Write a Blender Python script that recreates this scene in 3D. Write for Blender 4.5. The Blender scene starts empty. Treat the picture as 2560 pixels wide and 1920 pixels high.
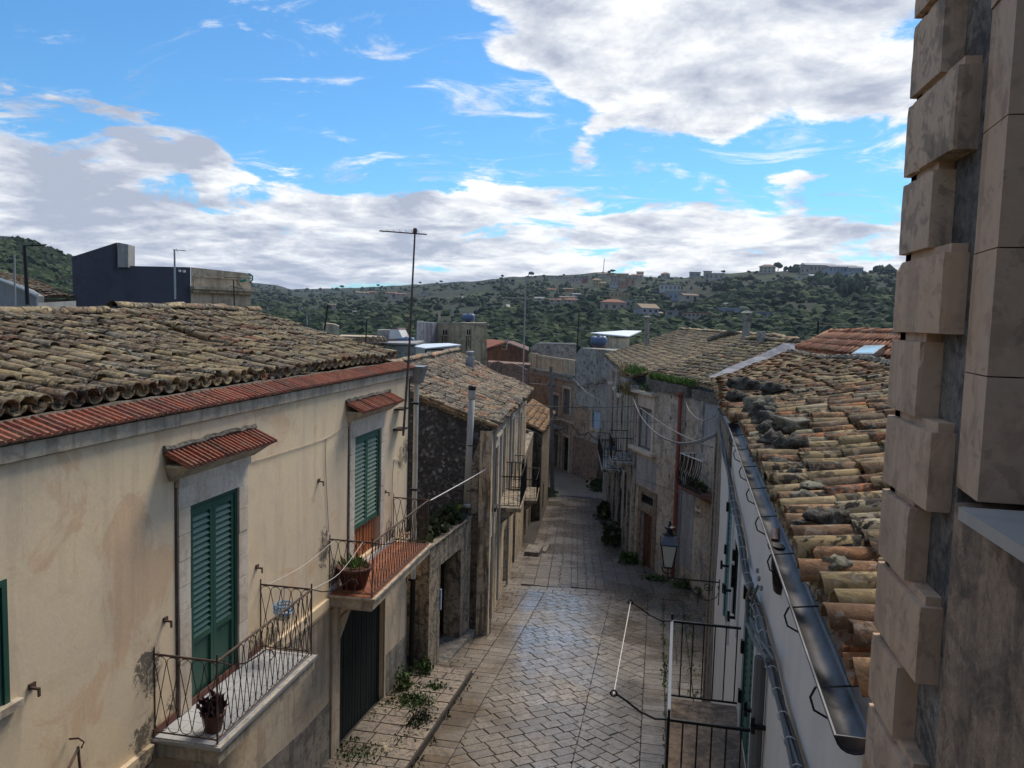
import bpy, bmesh, math, random
import numpy as np
from mathutils import Vector, Matrix, noise
random.seed(7)
SC = bpy.context.scene
COL = SC.collection
PI = math.pi
R = math.radians

# ---------------------------------------------------------------- camera (photo pixels are 2560 x 1920)
FPX = 1950.0
_p = math.atan(165 / FPX); _r = 0.027; _y = R(-10.7)
def _rz(x, y, z): return Vector((x * math.cos(_y) + y * math.sin(_y), -x * math.sin(_y) + y * math.cos(_y), z))
CF = _rz(0, math.cos(_p), -math.sin(_p)); _R0 = _rz(1, 0, 0); _U0 = _rz(0, math.sin(_p), math.cos(_p))
CR = _R0 * math.cos(_r) + _U0 * math.sin(_r); CU = _U0 * math.cos(_r) - _R0 * math.sin(_r)
cam_d = bpy.data.cameras.new('camera'); cam = bpy.data.objects.new('camera', cam_d); COL.objects.link(cam)
cam_d.sensor_width = 36; cam_d.lens = FPX / 2560 * 36; cam_d.clip_start = 0.05; cam_d.clip_end = 20000
m = Matrix.Identity(4)
for i in range(3): m[i][0] = CR[i]; m[i][1] = CU[i]; m[i][2] = -CF[i]
cam.matrix_world = m
SC.camera = cam
def ray(u, v): return CF + CR * ((u - 1280) / FPX) - CU * ((v - 960) / FPX)
def at(u, v, Y):
    d = ray(u, v); return d * (Y / d.y)
def atX(u, v, X):
    d = ray(u, v); return d * (X / d.x)

# ---------------------------------------------------------------- world: sky with clouds
W = bpy.data.worlds.new('World'); SC.world = W; W.use_nodes = True
class NT:
    """small node helper"""
    def __init__(s, tree): s.t = tree; s.t.nodes.clear()
    def n(s, typ, **k):
        o = s.t.nodes.new(typ)
        for a, b in k.items(): setattr(o, a, b)
        return o
    def l(s, a, b): s.t.links.new(a, b)
    def _set(s, sock, v):
        if isinstance(v, bpy.types.NodeSocket): s.l(v, sock)
        elif v is not None:
            try: sock.default_value = v
            except Exception: sock.default_value = (*v, 1) if len(v) == 3 else v
    def math(s, op, a, b=None, c=None, clamp=False):
        o = s.n('ShaderNodeMath', operation=op, use_clamp=clamp)
        s._set(o.inputs[0], a)
        if b is not None: s._set(o.inputs[1], b)
        if c is not None: s._set(o.inputs[2], c)
        return o.outputs[0]
    def vmath(s, op, a, b=None):
        o = s.n('ShaderNodeVectorMath', operation=op)
        s._set(o.inputs[0], a)
        if b is not None: s._set(o.inputs[1], b)
        return o
    def noise(s, vec, scale, detail=5, rough=0.55, dist=0.0):
        o = s.n('ShaderNodeTexNoise'); s._set(o.inputs['Vector'], vec)
        o.inputs['Scale'].default_value = scale; o.inputs['Detail'].default_value = detail
        o.inputs['Roughness'].default_value = rough; o.inputs['Distortion'].default_value = dist
        return o.outputs[0]
    def mapr(s, x, a, b, c=0.0, d=1.0, smooth=True):
        o = s.n('ShaderNodeMapRange')
        if smooth: o.interpolation_type = 'SMOOTHSTEP'
        s._set(o.inputs[0], x)
        for i, q in enumerate((a, b, c, d)): o.inputs[i + 1].default_value = q
        return o.outputs[0]
    def mix(s, f, a, b, mode='MIX'):
        o = s.n('ShaderNodeMix', data_type='RGBA', blend_type=mode)
        s._set(o.inputs[0], f); s._set(o.inputs[6], a); s._set(o.inputs[7], b)
        return o.outputs[2]
    def ramp(s, x, stops, interp='LINEAR'):
        o = s.n('ShaderNodeValToRGB'); s._set(o.inputs[0], x)
        cr = o.color_ramp; cr.interpolation = interp
        while len(cr.elements) < len(stops): cr.elements.new(0.5)
        for e, (p, c) in zip(cr.elements, stops): e.position = p; e.color = (*c, 1)
        return o.outputs[0]
    def scale(s, vec, sc):
        o = s.n('ShaderNodeMapping'); s.l(vec, o.inputs[0]); o.inputs['Scale'].default_value = sc
        return o.outputs[0]

SUN_EL, SUN_AZ = R(52), R(22)      # azimuth measured from +Y towards +X
w = NT(W.node_tree)
sky = w.n('ShaderNodeTexSky', sky_type='NISHITA'); sky.sun_disc = False
sky.sun_elevation = SUN_EL; sky.sun_rotation = SUN_AZ; sky.air_density = 1.0; sky.dust_density = 0.4; sky.ozone_density = 1.6
tc = w.n('ShaderNodeTexCoord').outputs['Generated']
sep = w.n('ShaderNodeSeparateXYZ'); w.l(tc, sep.inputs[0])
den = w.math('ADD', w.math('MAXIMUM', sep.outputs[2], 0.0), 0.17)
comb = w.n('ShaderNodeCombineXYZ')
w.l(w.math('DIVIDE', sep.outputs[0], den), comb.inputs[0]); w.l(w.math('DIVIDE', sep.outputs[1], den), comb.inputs[1])
pl = comb.outputs[0]
n1 = w.math('ADD', w.math('MULTIPLY', w.noise(pl, 2.0, 14, 0.62, 0.5), 1.7), -0.35)
cov = n1
def blob(u, v, rad, wt):
    global cov
    d = ray(u, v).normalized()
    dot = w.vmath('DOT_PRODUCT', tc, tuple(d)).outputs['Value']
    k = w.mapr(dot, math.cos(rad), math.cos(rad * .25), 0.0, wt * .82)
    cov = w.math('ADD', cov, k)
for b in [(1750, 40, .27, .24), (2050, 200, .22, .26), (1500, 130, .16, .10), (1150, 0, .13, .16), (1330, 60, .10, .1), (1700, 230, .15, .14),
          (60, 400, .20, .26), (330, 460, .16, .22), (600, 560, .16, .20), (850, 520, .12, .16), (1080, 560, .16, .18),
          (1150, 250, .13, -.34), (1290, 320, .09, -.30), (1050, 120, .09, -.2), (1480, 400, .09, -.30), (1650, 408, .08, -.26), (1820, 412, .08, -.30), (2000, 412, .09, -.32), (2180, 420, .08, -.26), (1380, 250, .06, -.2), (1900, 560, .17, .2), (1500, 590, .2, .2), (2200, 500, .15, .15), (1120, 395, .07, .10), (560, 390, .06, .10),
          (450, 110, .26, -.26), (880, 220, .20, -.24), (100, 60, .2, -.08), (1000, 330, .12, -.12), (1750, 415, .09, -.22), (1600, 420, .08, -.14), (1920, 420, .09, -.2), (2100, 430, .08, -.16), (1300, 340, .08, -.14), (860, 420, .06, -.08)]:
    blob(*b)
cov = w.math('ADD', cov, w.mapr(sep.outputs[2], 0.17, 0.03, 0.0, 0.16))
mask = w.mapr(cov, 0.50, 0.66)
wisp = w.mapr(w.noise(w.scale(pl, (1.0, 1.7, 1)), 2.6, 14, 0.68, 0.8), 0.52, 0.70, 0.0, 0.7)
mask = w.math('MAXIMUM', mask, wisp)
n2 = w.noise(w.vmath('ADD', pl, (3.1, 1.7, 0)).outputs[0], 2.0, 12, 0.62, 0.4)
n3 = w.noise(w.vmath('ADD', pl, (8.1, 5.7, 0)).outputs[0], 5.0, 10, 0.65, 0.3)
shade = w.math('ADD', w.math('ADD', w.math('MULTIPLY', n2, 1.9), w.math('ADD', w.math('MULTIPLY', n3, 1.0), -.70)), w.math('MULTIPLY', w.mapr(cov, .56, .95), .16))
keep = cov; cov = shade
for b in [(40, 380, .15, .20), (330, 400, .13, .20), (560, 520, .12, .12), (960, 480, .10, .16), (1500, 480, .10, .12), (1000, 640, .12, .06), (700, 640, .08, .10), (1900, 90, .14, .10), (2100, 520, .08, .12),
          (1150, 40, .12, -.10), (1500, 60, .14, -.08), (1850, 250, .14, -.14), (640, 450, .07, -.25), (1450, 560, .09, -.16), (1180, 410, .07, -.14), (1850, 480, .09, -.12), (1650, 600, .1, -.08)]: blob(*b)
shade = cov; cov = keep
shade = w.math('ADD', w.math('MULTIPLY', shade, .72), .14)
ccol = w.ramp(shade, [(0.45, (4.55, 4.5, 4.4)), (0.62, (3.9, 3.95, 4.0)), (0.78, (2.75, 2.9, 3.2)), (.96, (1.75, 1.95, 2.4))])
ssky = w.mix(1.0, sky.outputs[0], (.225, .425, .56, 1), 'MULTIPLY')
cm = w.mix(mask, ssky, ccol)
bg = w.n('ShaderNodeBackground'); w.l(cm, bg.inputs[0]); bg.inputs[1].default_value = 0.1
wo = w.n('ShaderNodeOutputWorld'); w.l(bg.outputs[0], wo.inputs[0])
sun_d = bpy.data.lights.new('sun', 'SUN'); sun_d.energy = 1.5; sun_d.angle = R(25); sun_d.color = (1, .90, .76)
sun = bpy.data.objects.new('sun', sun_d); COL.objects.link(sun)
sdir = Vector((math.cos(SUN_EL) * math.sin(SUN_AZ), math.cos(SUN_EL) * math.cos(SUN_AZ), math.sin(SUN_EL)))
sun.rotation_euler = sdir.to_track_quat('Z', 'Y').to_euler(); sun.location = (0, 0, 60)
SC.view_settings.view_transform = 'Standard'; SC.view_settings.look = 'None'
SC.view_settings.gamma = 1; SC.view_settings.exposure = 1.42; SC.view_settings.use_curve_mapping = False
SC.cycles.volume_bounces = 0; SC.cycles.volume_step_rate = 4

# ---------------------------------------------------------------- materials
def new_mat(name):
    mt = bpy.data.materials.new(name); mt.use_nodes = True
    t = NT(mt.node_tree); out = t.n('ShaderNodeOutputMaterial'); b = t.n('ShaderNodeBsdfPrincipled')
    t.l(b.outputs[0], out.inputs[0])
    return mt, t, b
def bump(t, b, h, strength=0.4, dist=0.02):
    o = t.n('ShaderNodeBump'); o.inputs['Strength'].default_value = strength; o.inputs['Distance'].default_value = dist
    t.l(h, o.inputs['Height']); t.l(o.outputs[0], b.inputs['Normal'])
def plaster(name, c1, c2, dark=(.06, .055, .05), mold=.25, streak=.3, sc=1.0, rough=.9, speck=.15, bm=.35, c3=None):
    """weathered render: two tones, vertical run-off streaks, mould patches, fine grain"""
    mt, t, b = new_mat(name)
    pos = t.n('ShaderNodeNewGeometry').outputs['Position']
    col = t.mix(t.mapr(t.noise(pos, .55 * sc, 6, .6, .5), .38, .62), c1, c2)
    if c3: col = t.mix(t.mapr(t.noise(pos, 1.3 * sc, 7, .62, .8), .54, .62), col, c3)
    st = t.mapr(t.noise(t.scale(pos, (2.6 * sc, 2.6 * sc, .25 * sc)), 1.7, 6, .6, .3), .49, .60, 0, streak)
    col = t.mix(st, col, dark)
    mo = t.mapr(t.noise(pos, 2.1 * sc, 8, .66, .8), .50, .61, 0, mold)
    col = t.mix(mo, col, dark)
    if mold > .3: col = t.mix(t.mapr(t.noise(pos, 8 * sc, 5, .62, .5), .51, .60, 0, mold * .8), col, dark)
    elif mold > .1: col = t.mix(t.mapr(t.noise(pos, 7 * sc, 6, .6, .5), .57, .62, 0, mold), col, dark)
    g = t.noise(pos, 22, 6, .7)
    col = t.mix(1.0, col, t.mapr(g, .25, .75, 1 - speck, 1 + speck, False), 'MULTIPLY')
    t.l(col, b.inputs['Base Color']); b.inputs['Roughness'].default_value = rough
    b.inputs['Specular IOR Level'].default_value = .25
    bump(t, b, t.math('ADD', g, t.noise(pos, 5 * sc, 6, .6)), bm, .012)
    return mt
def flat(name, c, rough=.6, metal=0.0, var=.15, sc=8, c2=None, amt=.5, bm=0.0, spec=.5):
    mt, t, b = new_mat(name)
    pos = t.n('ShaderNodeNewGeometry').outputs['Position']
    n = t.noise(pos, sc, 6, .65)
    col = t.mix(1.0, c, t.mapr(n, .25, .75, 1 - var, 1 + var, False), 'MULTIPLY')
    if c2: col = t.mix(t.mapr(t.noise(pos, sc * .6, 8, .7, .5), .5, .62, 0, amt), col, c2)
    t.l(col, b.inputs['Base Color']); b.inputs['Roughness'].default_value = rough; b.inputs['Metallic'].default_value = metal
    b.inputs['Specular IOR Level'].default_value = spec
    if bm: bump(t, b, t.noise(pos, sc * 3, 6, .7), bm, .01)
    return mt
def tile_mat(name, stops, lichen=.55, pale=.3, sc=1.0):
    """old clay tiles: each tile its own tone, black and pale lichen over all"""
    mt, t, b = new_mat(name)
    geo = t.n('ShaderNodeNewGeometry'); pos = geo.outputs['Position']
    rnd = t.math('FRACT', t.math('ADD', t.n('ShaderNodeObjectInfo').outputs['Random'], geo.outputs['Random Per Island']))
    col = t.ramp(rnd, stops, 'CONSTANT')
    col = t.mix(t.mapr(t.noise(pos, 3 * sc, 5, .6), .4, .65, 0, .35), col, (.20, .16, .105))
    loc = t.vmath('ADD', pos, (0, 0, 0)).outputs[0]
    li = t.mapr(t.noise(loc, 10 * sc, 5, .62, 1.0), .46, .53, 0, 1)
    patch = t.mapr(t.noise(pos, 1.1 * sc, 5, .65), .34, .58, .35, 1)
    rv = t.mapr(t.math('FRACT', t.math('MULTIPLY', rnd, 7.31)), 0, 1, .45, 1.2, False)
    f = t.math('MULTIPLY', t.math('MULTIPLY', t.math('MULTIPLY', li, patch), rv), lichen, None, True)
    col = t.mix(f, col, (.040, .033, .026))
    pl_ = t.mapr(t.noise(pos, 15 * sc, 4, .6, .5), .56, .62, 0, pale)
    col = t.mix(pl_, col, (.42, .40, .34))
    t.l(col, b.inputs['Base Color']); b.inputs['Roughness'].default_value = .92; b.inputs['Specular IOR Level'].default_value = .2
    bump(t, b, t.noise(pos, 30 * sc, 6, .75), .6, .02)
    return mt
OCH = [(0, (.31, .23, .12)), (.16, (.22, .155, .09)), (.30, (.27, .21, .125)), (.46, (.16, .115, .075)), (.58, (.34, .265, .15)), (.70, (.19, .12, .075)), (.78, (.19, .165, .12)), (.90, (.26, .11, .06)), (.93, (.36, .28, .16))]
GRY = [(0, (.20, .16, .11)), (.2, (.15, .115, .085)), (.35, (.25, .18, .115)), (.5, (.12, .10, .08)), (.62, (.27, .16, .09)), (.72, (.16, .14, .115)), (.86, (.30, .22, .14)), (.94, (.26, .11, .06))]
ORG = [(0, (.36, .20, .10)), (.2, (.30, .17, .09)), (.4, (.42, .25, .13)), (.6, (.24, .15, .09)), (.8, (.38, .27, .15))]
NEW = [(0, (.47, .20, .11)), (.3, (.52, .25, .145)), (.6, (.42, .18, .10)), (.85, (.55, .29, .17))]
M = {}
M['tile_a'] = tile_mat('lichened_ochre_clay', OCH, 1.05, .45)
M['tile_b'] = tile_mat('grey_brown_clay', [(p, tuple(x * 1.25 for x in c)) for p, c in GRY], .9, .5, .8)
M['tile_c'] = tile_mat('ochre_clay', [(p, tuple(x * 1.25 for x in c)) for p, c in OCH], .75, .25, .8)
M['tile_d'] = tile_mat('ochre_and_orange_clay', [(0, (.36, .26, .125)), (.14, (.30, .15, .07)), (.28, (.42, .30, .15)), (.40, (.21, .12, .065)), (.52, (.36, .21, .105)), (.62, (.38, .15, .06)), (.68, (.22, .14, .08)), (.82, (.33, .235, .12)), (.93, (.40, .33, .2))], .95, .3, .8)
M['tile_e'] = tile_mat('orange_clay', ORG, .5, .2)
M['slatgrey'] = flat('bleached_grey_slats', (.30, .28, .25), .8, 0, .3, 9)
M['railsteel'] = flat('dull_grey_rail', (.15, .165, .19), .55, .3, .15, 5)
M['tile_new'] = tile_mat('new_orange_clay', NEW, .12, .08)
M['red_tile'] = tile_mat('red_coping_clay', [(0, (.27, .075, .045)), (.25, (.32, .10, .058)), (.5, (.21, .065, .045)), (.7, (.29, .085, .05)), (.9, (.24, .09, .06))], .5, .18, 1.6)
def stains(mt, spots, c=(.055, .05, .042)):
    t = NT.__new__(NT); t.t = mt.node_tree; b = [n for n in mt.node_tree.nodes if n.type == 'BSDF_PRINCIPLED'][0]; col = b.inputs['Base Color'].links[0].from_socket
    pos = t.n('ShaderNodeNewGeometry').outputs['Position']; nz = t.mapr(t.noise(pos, 9, 10, .78, .6), .46, .56); tot = None
    for (x, y, z, r_) in spots:
        d = t.vmath('DISTANCE', t.scale(pos, (1, 1, .7)), (x, y, z * .7)).outputs['Value']; k = t.mapr(d, r_, r_ * .25)
        tot = k if tot is None else t.math('MAXIMUM', tot, k)
    f = t.math('MULTIPLY', t.mapr(t.math('ADD', tot, t.math('MULTIPLY', nz, .5)), .75, 1.25), .85)
    t.l(t.mix(f, col, c), b.inputs['Base Color'])
M['cream'] = plaster('cream_render', (.73, .57, .37), (.69, .545, .38), (.20, .16, .12), .08, .12, .9, c3=(.66, .46, .29), speck=.06, bm=.15)
M['cream_low'] = plaster('pale_lower_render', (.48, .385, .275), (.42, .36, .28), (.13, .10, .08), .22, .35, 1.1, speck=.08, bm=.2)
stains(M['cream'], [(-5.4, 7.42, -4.0, .38), (-5.4, 7.35, -4.85, .45), (-5.4, 7.95, -4.75, .4), (-5.4, 12.0, -3.95, .42), (-5.4, 12.4, -4.5, .4), (-5.4, 16.2, -2.95, .35), (-5.4, 15.9, -3.1, .3), (-5.4, 10.2, -4.95, .5), (-5.4, 15.2, -4.6, .4), (-5.4, 9.7, -4.8, .4)])
M['cornice'] = plaster('grey_cornice_render', (.52, .43, .32), (.40, .35, .27), (.17, .14, .11), .35, .45, 1.6, speck=.1)
M['whitestone'] = plaster('pale_limestone', (.64, .56, .46), (.54, .45, .35), (.24, .19, .13), .25, .2, 1.4, speck=.08)
M['dado'] = plaster('grey_dado_render', (.20, .18, .16), (.26, .23, .19), (.06, .055, .05), .5, .5, 1.5)
M['green'] = flat('green_paint', (.016, .070, .048), .5, var=.12, sc=4)
M['green2'] = flat('faded_green_paint', (.035, .105, .075), .5, var=.2, sc=4)
M['slat2'] = flat('sun_bleached_green_slats', (.12, .175, .115), .6, var=.25, sc=5)
M['blackgreen'] = flat('near_black_green_wood', (.008, .014, .013), .75, var=.4, sc=10, bm=.3, spec=.15)
M['orangewood'] = flat('varnished_orange_wood', (.34, .12, .045), .5, var=.3, sc=9)
M['brownwood'] = flat('old_brown_wood', (.06, .034, .024), .7, var=.35, sc=9, bm=.3)
M['redbrown'] = flat('red_brown_door_paint', (.09, .032, .022), .65, var=.35, sc=7, bm=.3)
M['rust'] = flat('rusty_painted_iron', (.085, .05, .035), .75, .2, .4, 14, (.16, .13, .10), .5)
M['iron'] = flat('black_iron', (.014, .013, .013), .5, .5, .3, 12)
M['steel'] = flat('zinc_steel', (.30, .32, .35), .42, .75, .15, 5, (.10, .09, .08), .4)
M['darkzinc'] = flat('wet_dark_zinc', (.085, .085, .09), .5, .4, .35, 3, (.05, .042, .035), .85, .3)
M['alu'] = flat('brushed_aluminium_edge', (.46, .50, .56), .35, .8, .1, 6)
M['marble'] = flat('grey_marble', (.40, .36, .31), .6, 0, .08, 4, (.26, .25, .24), .4)
M['tilewhite'] = flat('white_floor_tile', (.40, .40, .40), .35, 0, .08, 6)
M['tilerust'] = flat('terracotta_floor_tile', (.27, .085, .032), .6, 0, .3, 7, (.13, .045, .025), .8)
M['terracotta'] = flat('dark_terracotta', (.11, .04, .028), .8, 0, .3, 12)
M['pipewhite'] = flat('cream_plastic_pipe', (.52, .50, .44), .45, 0, .08, 3, (.30, .19, .09), .45)
M['pipegrey'] = flat('grey_cement_pipe', (.28, .28, .265), .7, 0, .12, 3)
M['pipered'] = flat('oxide_red_pipe', (.23, .06, .042), .5, 0, .15, 4)
M['cable'] = flat('grey_cable', (.13, .13, .125), .7)
M['cable_and_gap_black'] = flat('black_cable_and_gap_shade', (.03, .03, .03), .5)
M['rope'] = flat('white_cord', (.55, .54, .5), .8)
M['basalt'] = None
M['stone_b'] = plaster('peeling_ochre_facade', (.56, .43, .27), (.48, .405, .31), (.08, .064, .05), .5, .85, 1.2, c3=(.52, .36, .20), speck=.15)
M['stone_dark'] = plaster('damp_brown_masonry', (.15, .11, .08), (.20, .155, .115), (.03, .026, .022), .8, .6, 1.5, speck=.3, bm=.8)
M['stone_low'] = plaster('mouldy_pitted_limestone', (.38, .305, .215), (.29, .24, .18), (.055, .048, .042), .75, .6, 1.6, speck=.25, bm=.7)
M['stone_c'] = plaster('grey_peeling_plaster', (.52, .46, .375), (.42, .345, .26), (.12, .10, .08), .5, .22, .9, c3=(.36, .35, .34), speck=.14)
M['stone_c_grey'] = plaster('blue_grey_plaster', (.34, .345, .345), (.28, .285, .285), (.12, .12, .12), .3, .4, .9, speck=.08)
M['stone_r'] = plaster('streaked_row_plaster', (.36, .315, .265), (.46, .42, .355), (.05, .048, .045), .6, .9, 1.3, speck=.2)
M['stone_g'] = plaster('ochre_pink_old_plaster', (.42, .275, .17), (.36, .29, .22), (.07, .058, .046), .65, .25, 1.0, c3=(.30, .17, .13), speck=.2, bm=.6)
M['stone_g2'] = plaster('grey_mottled_cement', (.40, .385, .34), (.28, .27, .24), (.085, .08, .07), .75, .2, 1.3, speck=.25, bm=.5)
M['stone_rubble'] = plaster('reddish_rubble_masonry', (.30, .18, .13), (.22, .145, .11), (.045, .035, .03), .8, .3, 2.2, speck=.3, bm=1.0)
M['white_d'] = plaster('white_render', (.68, .625, .55), (.64, .59, .52), (.34, .33, .33), .06, .10, .8, speck=.03, bm=.06)
M['corner_d'] = plaster('pitted_corner_limestone', (.30, .245, .18), (.24, .195, .145), (.09, .075, .06), .7, .5, 2.2, speck=.3, bm=1.0)
M['quoin'] = plaster('rosy_sandstone', (.56, .375, .245), (.52, .375, .265), (.17, .12, .085), .30, .25, 1.6, speck=.08, bm=.2)
M['quoin_old'] = plaster('weathered_grey_sandstone', (.55, .39, .265), (.50, .37, .265), (.10, .08, .065), .5, .4, 1.8, speck=.12, bm=.3)
M['roughgrey'] = plaster('rough_grey_cement_wall', (.27, .235, .20), (.15, .135, .12), (.05, .046, .043), .7, .2, 2, speck=.45, bm=1.3)
M['roughtan'] = plaster('stained_tan_render', (.33, .23, .155), (.26, .185, .13), (.09, .07, .055), .6, .4, 1.3, speck=.35, bm=1.0)
M['yellowconc'] = plaster('yellowed_block_wall', (.52, .41, .26), (.44, .35, .22), (.12, .09, .055), .4, .5, .35, speck=.15)
M['greyconc'] = plaster('grey_concrete', (.27, .275, .30), (.22, .225, .25), (.09, .09, .10), .4, .6, .35)
M['brickfar'] = plaster('worn_red_brick', (.22, .11, .085), (.17, .10, .08), (.06, .045, .04), .5, .4, .4, speck=.2)
M['darkblue'] = plaster('slate_blue_paint', (.058, .062, .078), (.064, .068, .088), (.03, .033, .045), .3, .2, .3, speck=.04, bm=.05)
M['beige'] = plaster('beige_parapet_stone', (.54, .44, .31), (.47, .38, .27), (.18, .14, .10), .35, .5, .6)
M['lightgrey'] = plaster('light_grey_cement', (.32, .31, .295), (.27, .265, .255), (.17, .17, .17), .3, .4, .5)
M['whitesheet'] = flat('white_corrugated_sheet', (.62, .68, .72), .45, 0, .06, 2)
M['tankblue'] = flat('blue_plastic', (.075, .115, .20), .45, 0, .1, 2)
M['glassdark'] = flat('dark_glass', (.02, .024, .028), .12, 0, .2, 3)
M['milky'] = flat('milky_lantern_glass', (.42, .42, .38), .3, 0, .08, 4)
M['void'] = flat('dark_interior', (.018, .015, .013), .9, 0, .3, 3)
M['skylight'] = flat('pale_skylight_glass', (.38, .50, .50), .15, 0, .05, 2)
M['rock'] = plaster('black_lichen_rock', (.060, .056, .048), (.11, .105, .085), (.018, .017, .015), .8, .1, 7, speck=.4, bm=1.2)
M['rockpale'] = plaster('grey_green_lichen_rock', (.22, .205, .15), (.15, .14, .105), (.05, .048, .038), .6, .1, 6, speck=.35, bm=1.0)
M['mortar'] = plaster('lichened_mortar', (.20, .18, .145), (.13, .115, .095), (.04, .036, .03), .8, .2, 4, speck=.35, bm=.9)
M['blue_shutter'] = flat('pale_blue_paint', (.30, .40, .52), .6, 0, .15, 5)
M['teal'] = flat('faded_teal_shutter', (.06, .15, .15), .6, 0, .2, 6)
M['greywood'] = flat('grey_weathered_wood', (.13, .125, .12), .8, 0, .4, 12, (.05, .05, .05), .6, .4)
M['white'] = flat('white_paint', (.60, .60, .58), .5, 0, .08, 6)
def basalt():
    mt, t, b = new_mat('black_volcanic_pebbledash')
    pos = t.n('ShaderNodeNewGeometry').outputs['Position']
    vo = t.n('ShaderNodeTexVoronoi'); t.l(pos, vo.inputs['Vector']); vo.inputs['Scale'].default_value = 13
    cell = vo.outputs['Color']; sp = t.n('ShaderNodeSeparateColor'); t.l(cell, sp.inputs[0])
    col = t.ramp(sp.outputs[0], [(0, (.022, .022, .024)), (.6, (.045, .045, .048)), (.86, (.085, .085, .09)), (.96, (.20, .20, .205))])
    col = t.mix(t.mapr(t.noise(pos, 1.2, 5, .6), .4, .7, 0, .6), col, (.02, .02, .021))
    t.l(col, b.inputs['Base Color']); b.inputs['Roughness'].default_value = .85
    bump(t, b, vo.outputs['Distance'], .9, .03)
    return mt
M['basalt'] = basalt()
def paving(name, c1, c2, c3, rough):
    mt, t, b = new_mat(name)
    geo = t.n('ShaderNodeNewGeometry'); pos = geo.outputs['Position']
    rnd = t.math('FRACT', t.math('ADD', t.n('ShaderNodeObjectInfo').outputs['Random'], geo.outputs['Random Per Island']))
    col = t.ramp(rnd, [(0, c1), (.5, c2), (1, c3)])
    col = t.mix(t.mapr(t.noise(pos, .5, 5, .6), .42, .62, 0, .55), col, (.125, .095, .07))
    pit = t.mapr(t.noise(pos, 11, 5, .62, .6), .49, .555, 0, .72)
    col = t.mix(pit, col, (.045, .035, .027))
    t.l(col, b.inputs['Base Color']); b.inputs['Specular IOR Level'].default_value = .85
    t.l(t.math('ADD', t.mapr(t.noise(pos, .45, 4, .6), .44, .60, rough, rough + .3), t.math('MULTIPLY', pit, .25)), b.inputs['Roughness'])
    wet = t.mapr(t.noise(pos, .32, 4, .55), .40, .56, 1.0, .25)
    if rough < .4:
        t.l(t.math('MULTIPLY', wet, t.mapr(pit, 0, .72, 1, .45)), b.inputs['Coat Weight']); b.inputs['Coat Roughness'].default_value = .17
    bump(t, b, t.noise(pos, 24, 5, .7), .35, .01)
    return mt
M['pave'] = paving('worn_wet_limestone', (.19, .142, .095), (.12, .09, .062), (.225, .178, .13), .17)
M['pave_walk'] = paving('pitted_pavement_stone', (.25, .185, .12), (.19, .14, .095), (.23, .18, .125), .5)
M['joint'] = flat('dark_earth_joint', (.035, .026, .02), .9, 0, .3, 10)
def leafm(name, stops, rough=.7):
    mt, t, b = new_mat(name)
    geo = t.n('ShaderNodeNewGeometry')
    rnd = t.math('FRACT', t.math('ADD', geo.outputs['Random Per Island'], t.n('ShaderNodeObjectInfo').outputs['Random']))
    col = t.ramp(rnd, stops)
    col = t.mix(1.0, col, t.mapr(t.noise(geo.outputs['Position'], 3, 4, .6), .3, .7, .7, 1.25, False), 'MULTIPLY')
    t.l(col, b.inputs['Base Color']); b.inputs['Roughness'].default_value = rough; b.inputs['Specular IOR Level'].default_value = .25
    return mt
M['leaf'] = leafm('weed_leaves', [(0, (.035, .07, .018)), (.5, (.06, .11, .025)), (1, (.10, .13, .04))])
M['leafbright'] = leafm('fresh_grass', [(0, (.06, .13, .02)), (1, (.13, .20, .04))])
M['leafdry'] = leafm('dry_grass', [(0, (.22, .17, .09)), (1, (.34, .27, .15))])
M['leafdark'] = leafm('dark_ivy', [(0, (.02, .035, .014)), (.6, (.035, .055, .018)), (.9, (.05, .045, .02)), (1, (.16, .20, .03))])
M['leafpurple'] = leafm('purple_leaves', [(0, (.03, .010, .018)), (1, (.06, .02, .03))])
def hilltree():
    mt, t, b = new_mat('hillside_foliage')
    geo = t.n('ShaderNodeNewGeometry'); pos = geo.outputs['Position']
    col = t.ramp(geo.outputs['Random Per Island'], [(0, (.010, .020, .010)), (.4, (.020, .036, .015)), (.7, (.036, .055, .024)), (.92, (.055, .075, .034)), (1, (.08, .09, .04))])
    col = t.mix(1.0, col, t.mapr(t.noise(pos, .35, 6, .7), .3, .7, .5, 1.5, False), 'MULTIPLY')
    t.l(col, b.inputs['Base Color']); b.inputs['Roughness'].default_value = .9; b.inputs['Specular IOR Level'].default_value = .1
    return mt
M['hilltree'] = hilltree()
def hillground():
    mt, t, b = new_mat('terraced_hillside')
    geo = t.n('ShaderNodeNewGeometry'); pos = geo.outputs['Position']
    col = t.mix(t.mapr(t.noise(pos, .006, 6, .6), .4, .6), (.018, .027, .013), (.032, .034, .020))
    col = t.mix(t.mapr(t.noise(pos, .012, 4, .6, .6), .56, .62, 0, .8), col, (.04, .075, .02))
    sp = t.n('ShaderNodeSeparateXYZ'); t.l(pos, sp.inputs[0])
    band = t.math('FRACT', t.math('ADD', t.math('MULTIPLY', sp.outputs[2], .22), t.math('MULTIPLY', t.noise(pos, .01, 4, .6), 2.5)))
    col = t.mix(t.mapr(band, .84, .95, 0, .55), col, (.085, .08, .06))
    col = t.mix(t.mapr(t.noise(pos, .09, 8, .75, .5), .56, .66, 0, .7), col, (.035, .055, .024))
    col = t.mix(t.mapr(t.noise(pos, .11, 7, .78, .8), .60, .68, 0, .7), col, (.17, .16, .135))
    t.l(col, b.inputs['Base Color']); b.inputs['Roughness'].default_value = .95; b.inputs['Specular IOR Level'].default_value = .1
    return mt
M['hill'] = hillground()

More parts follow.
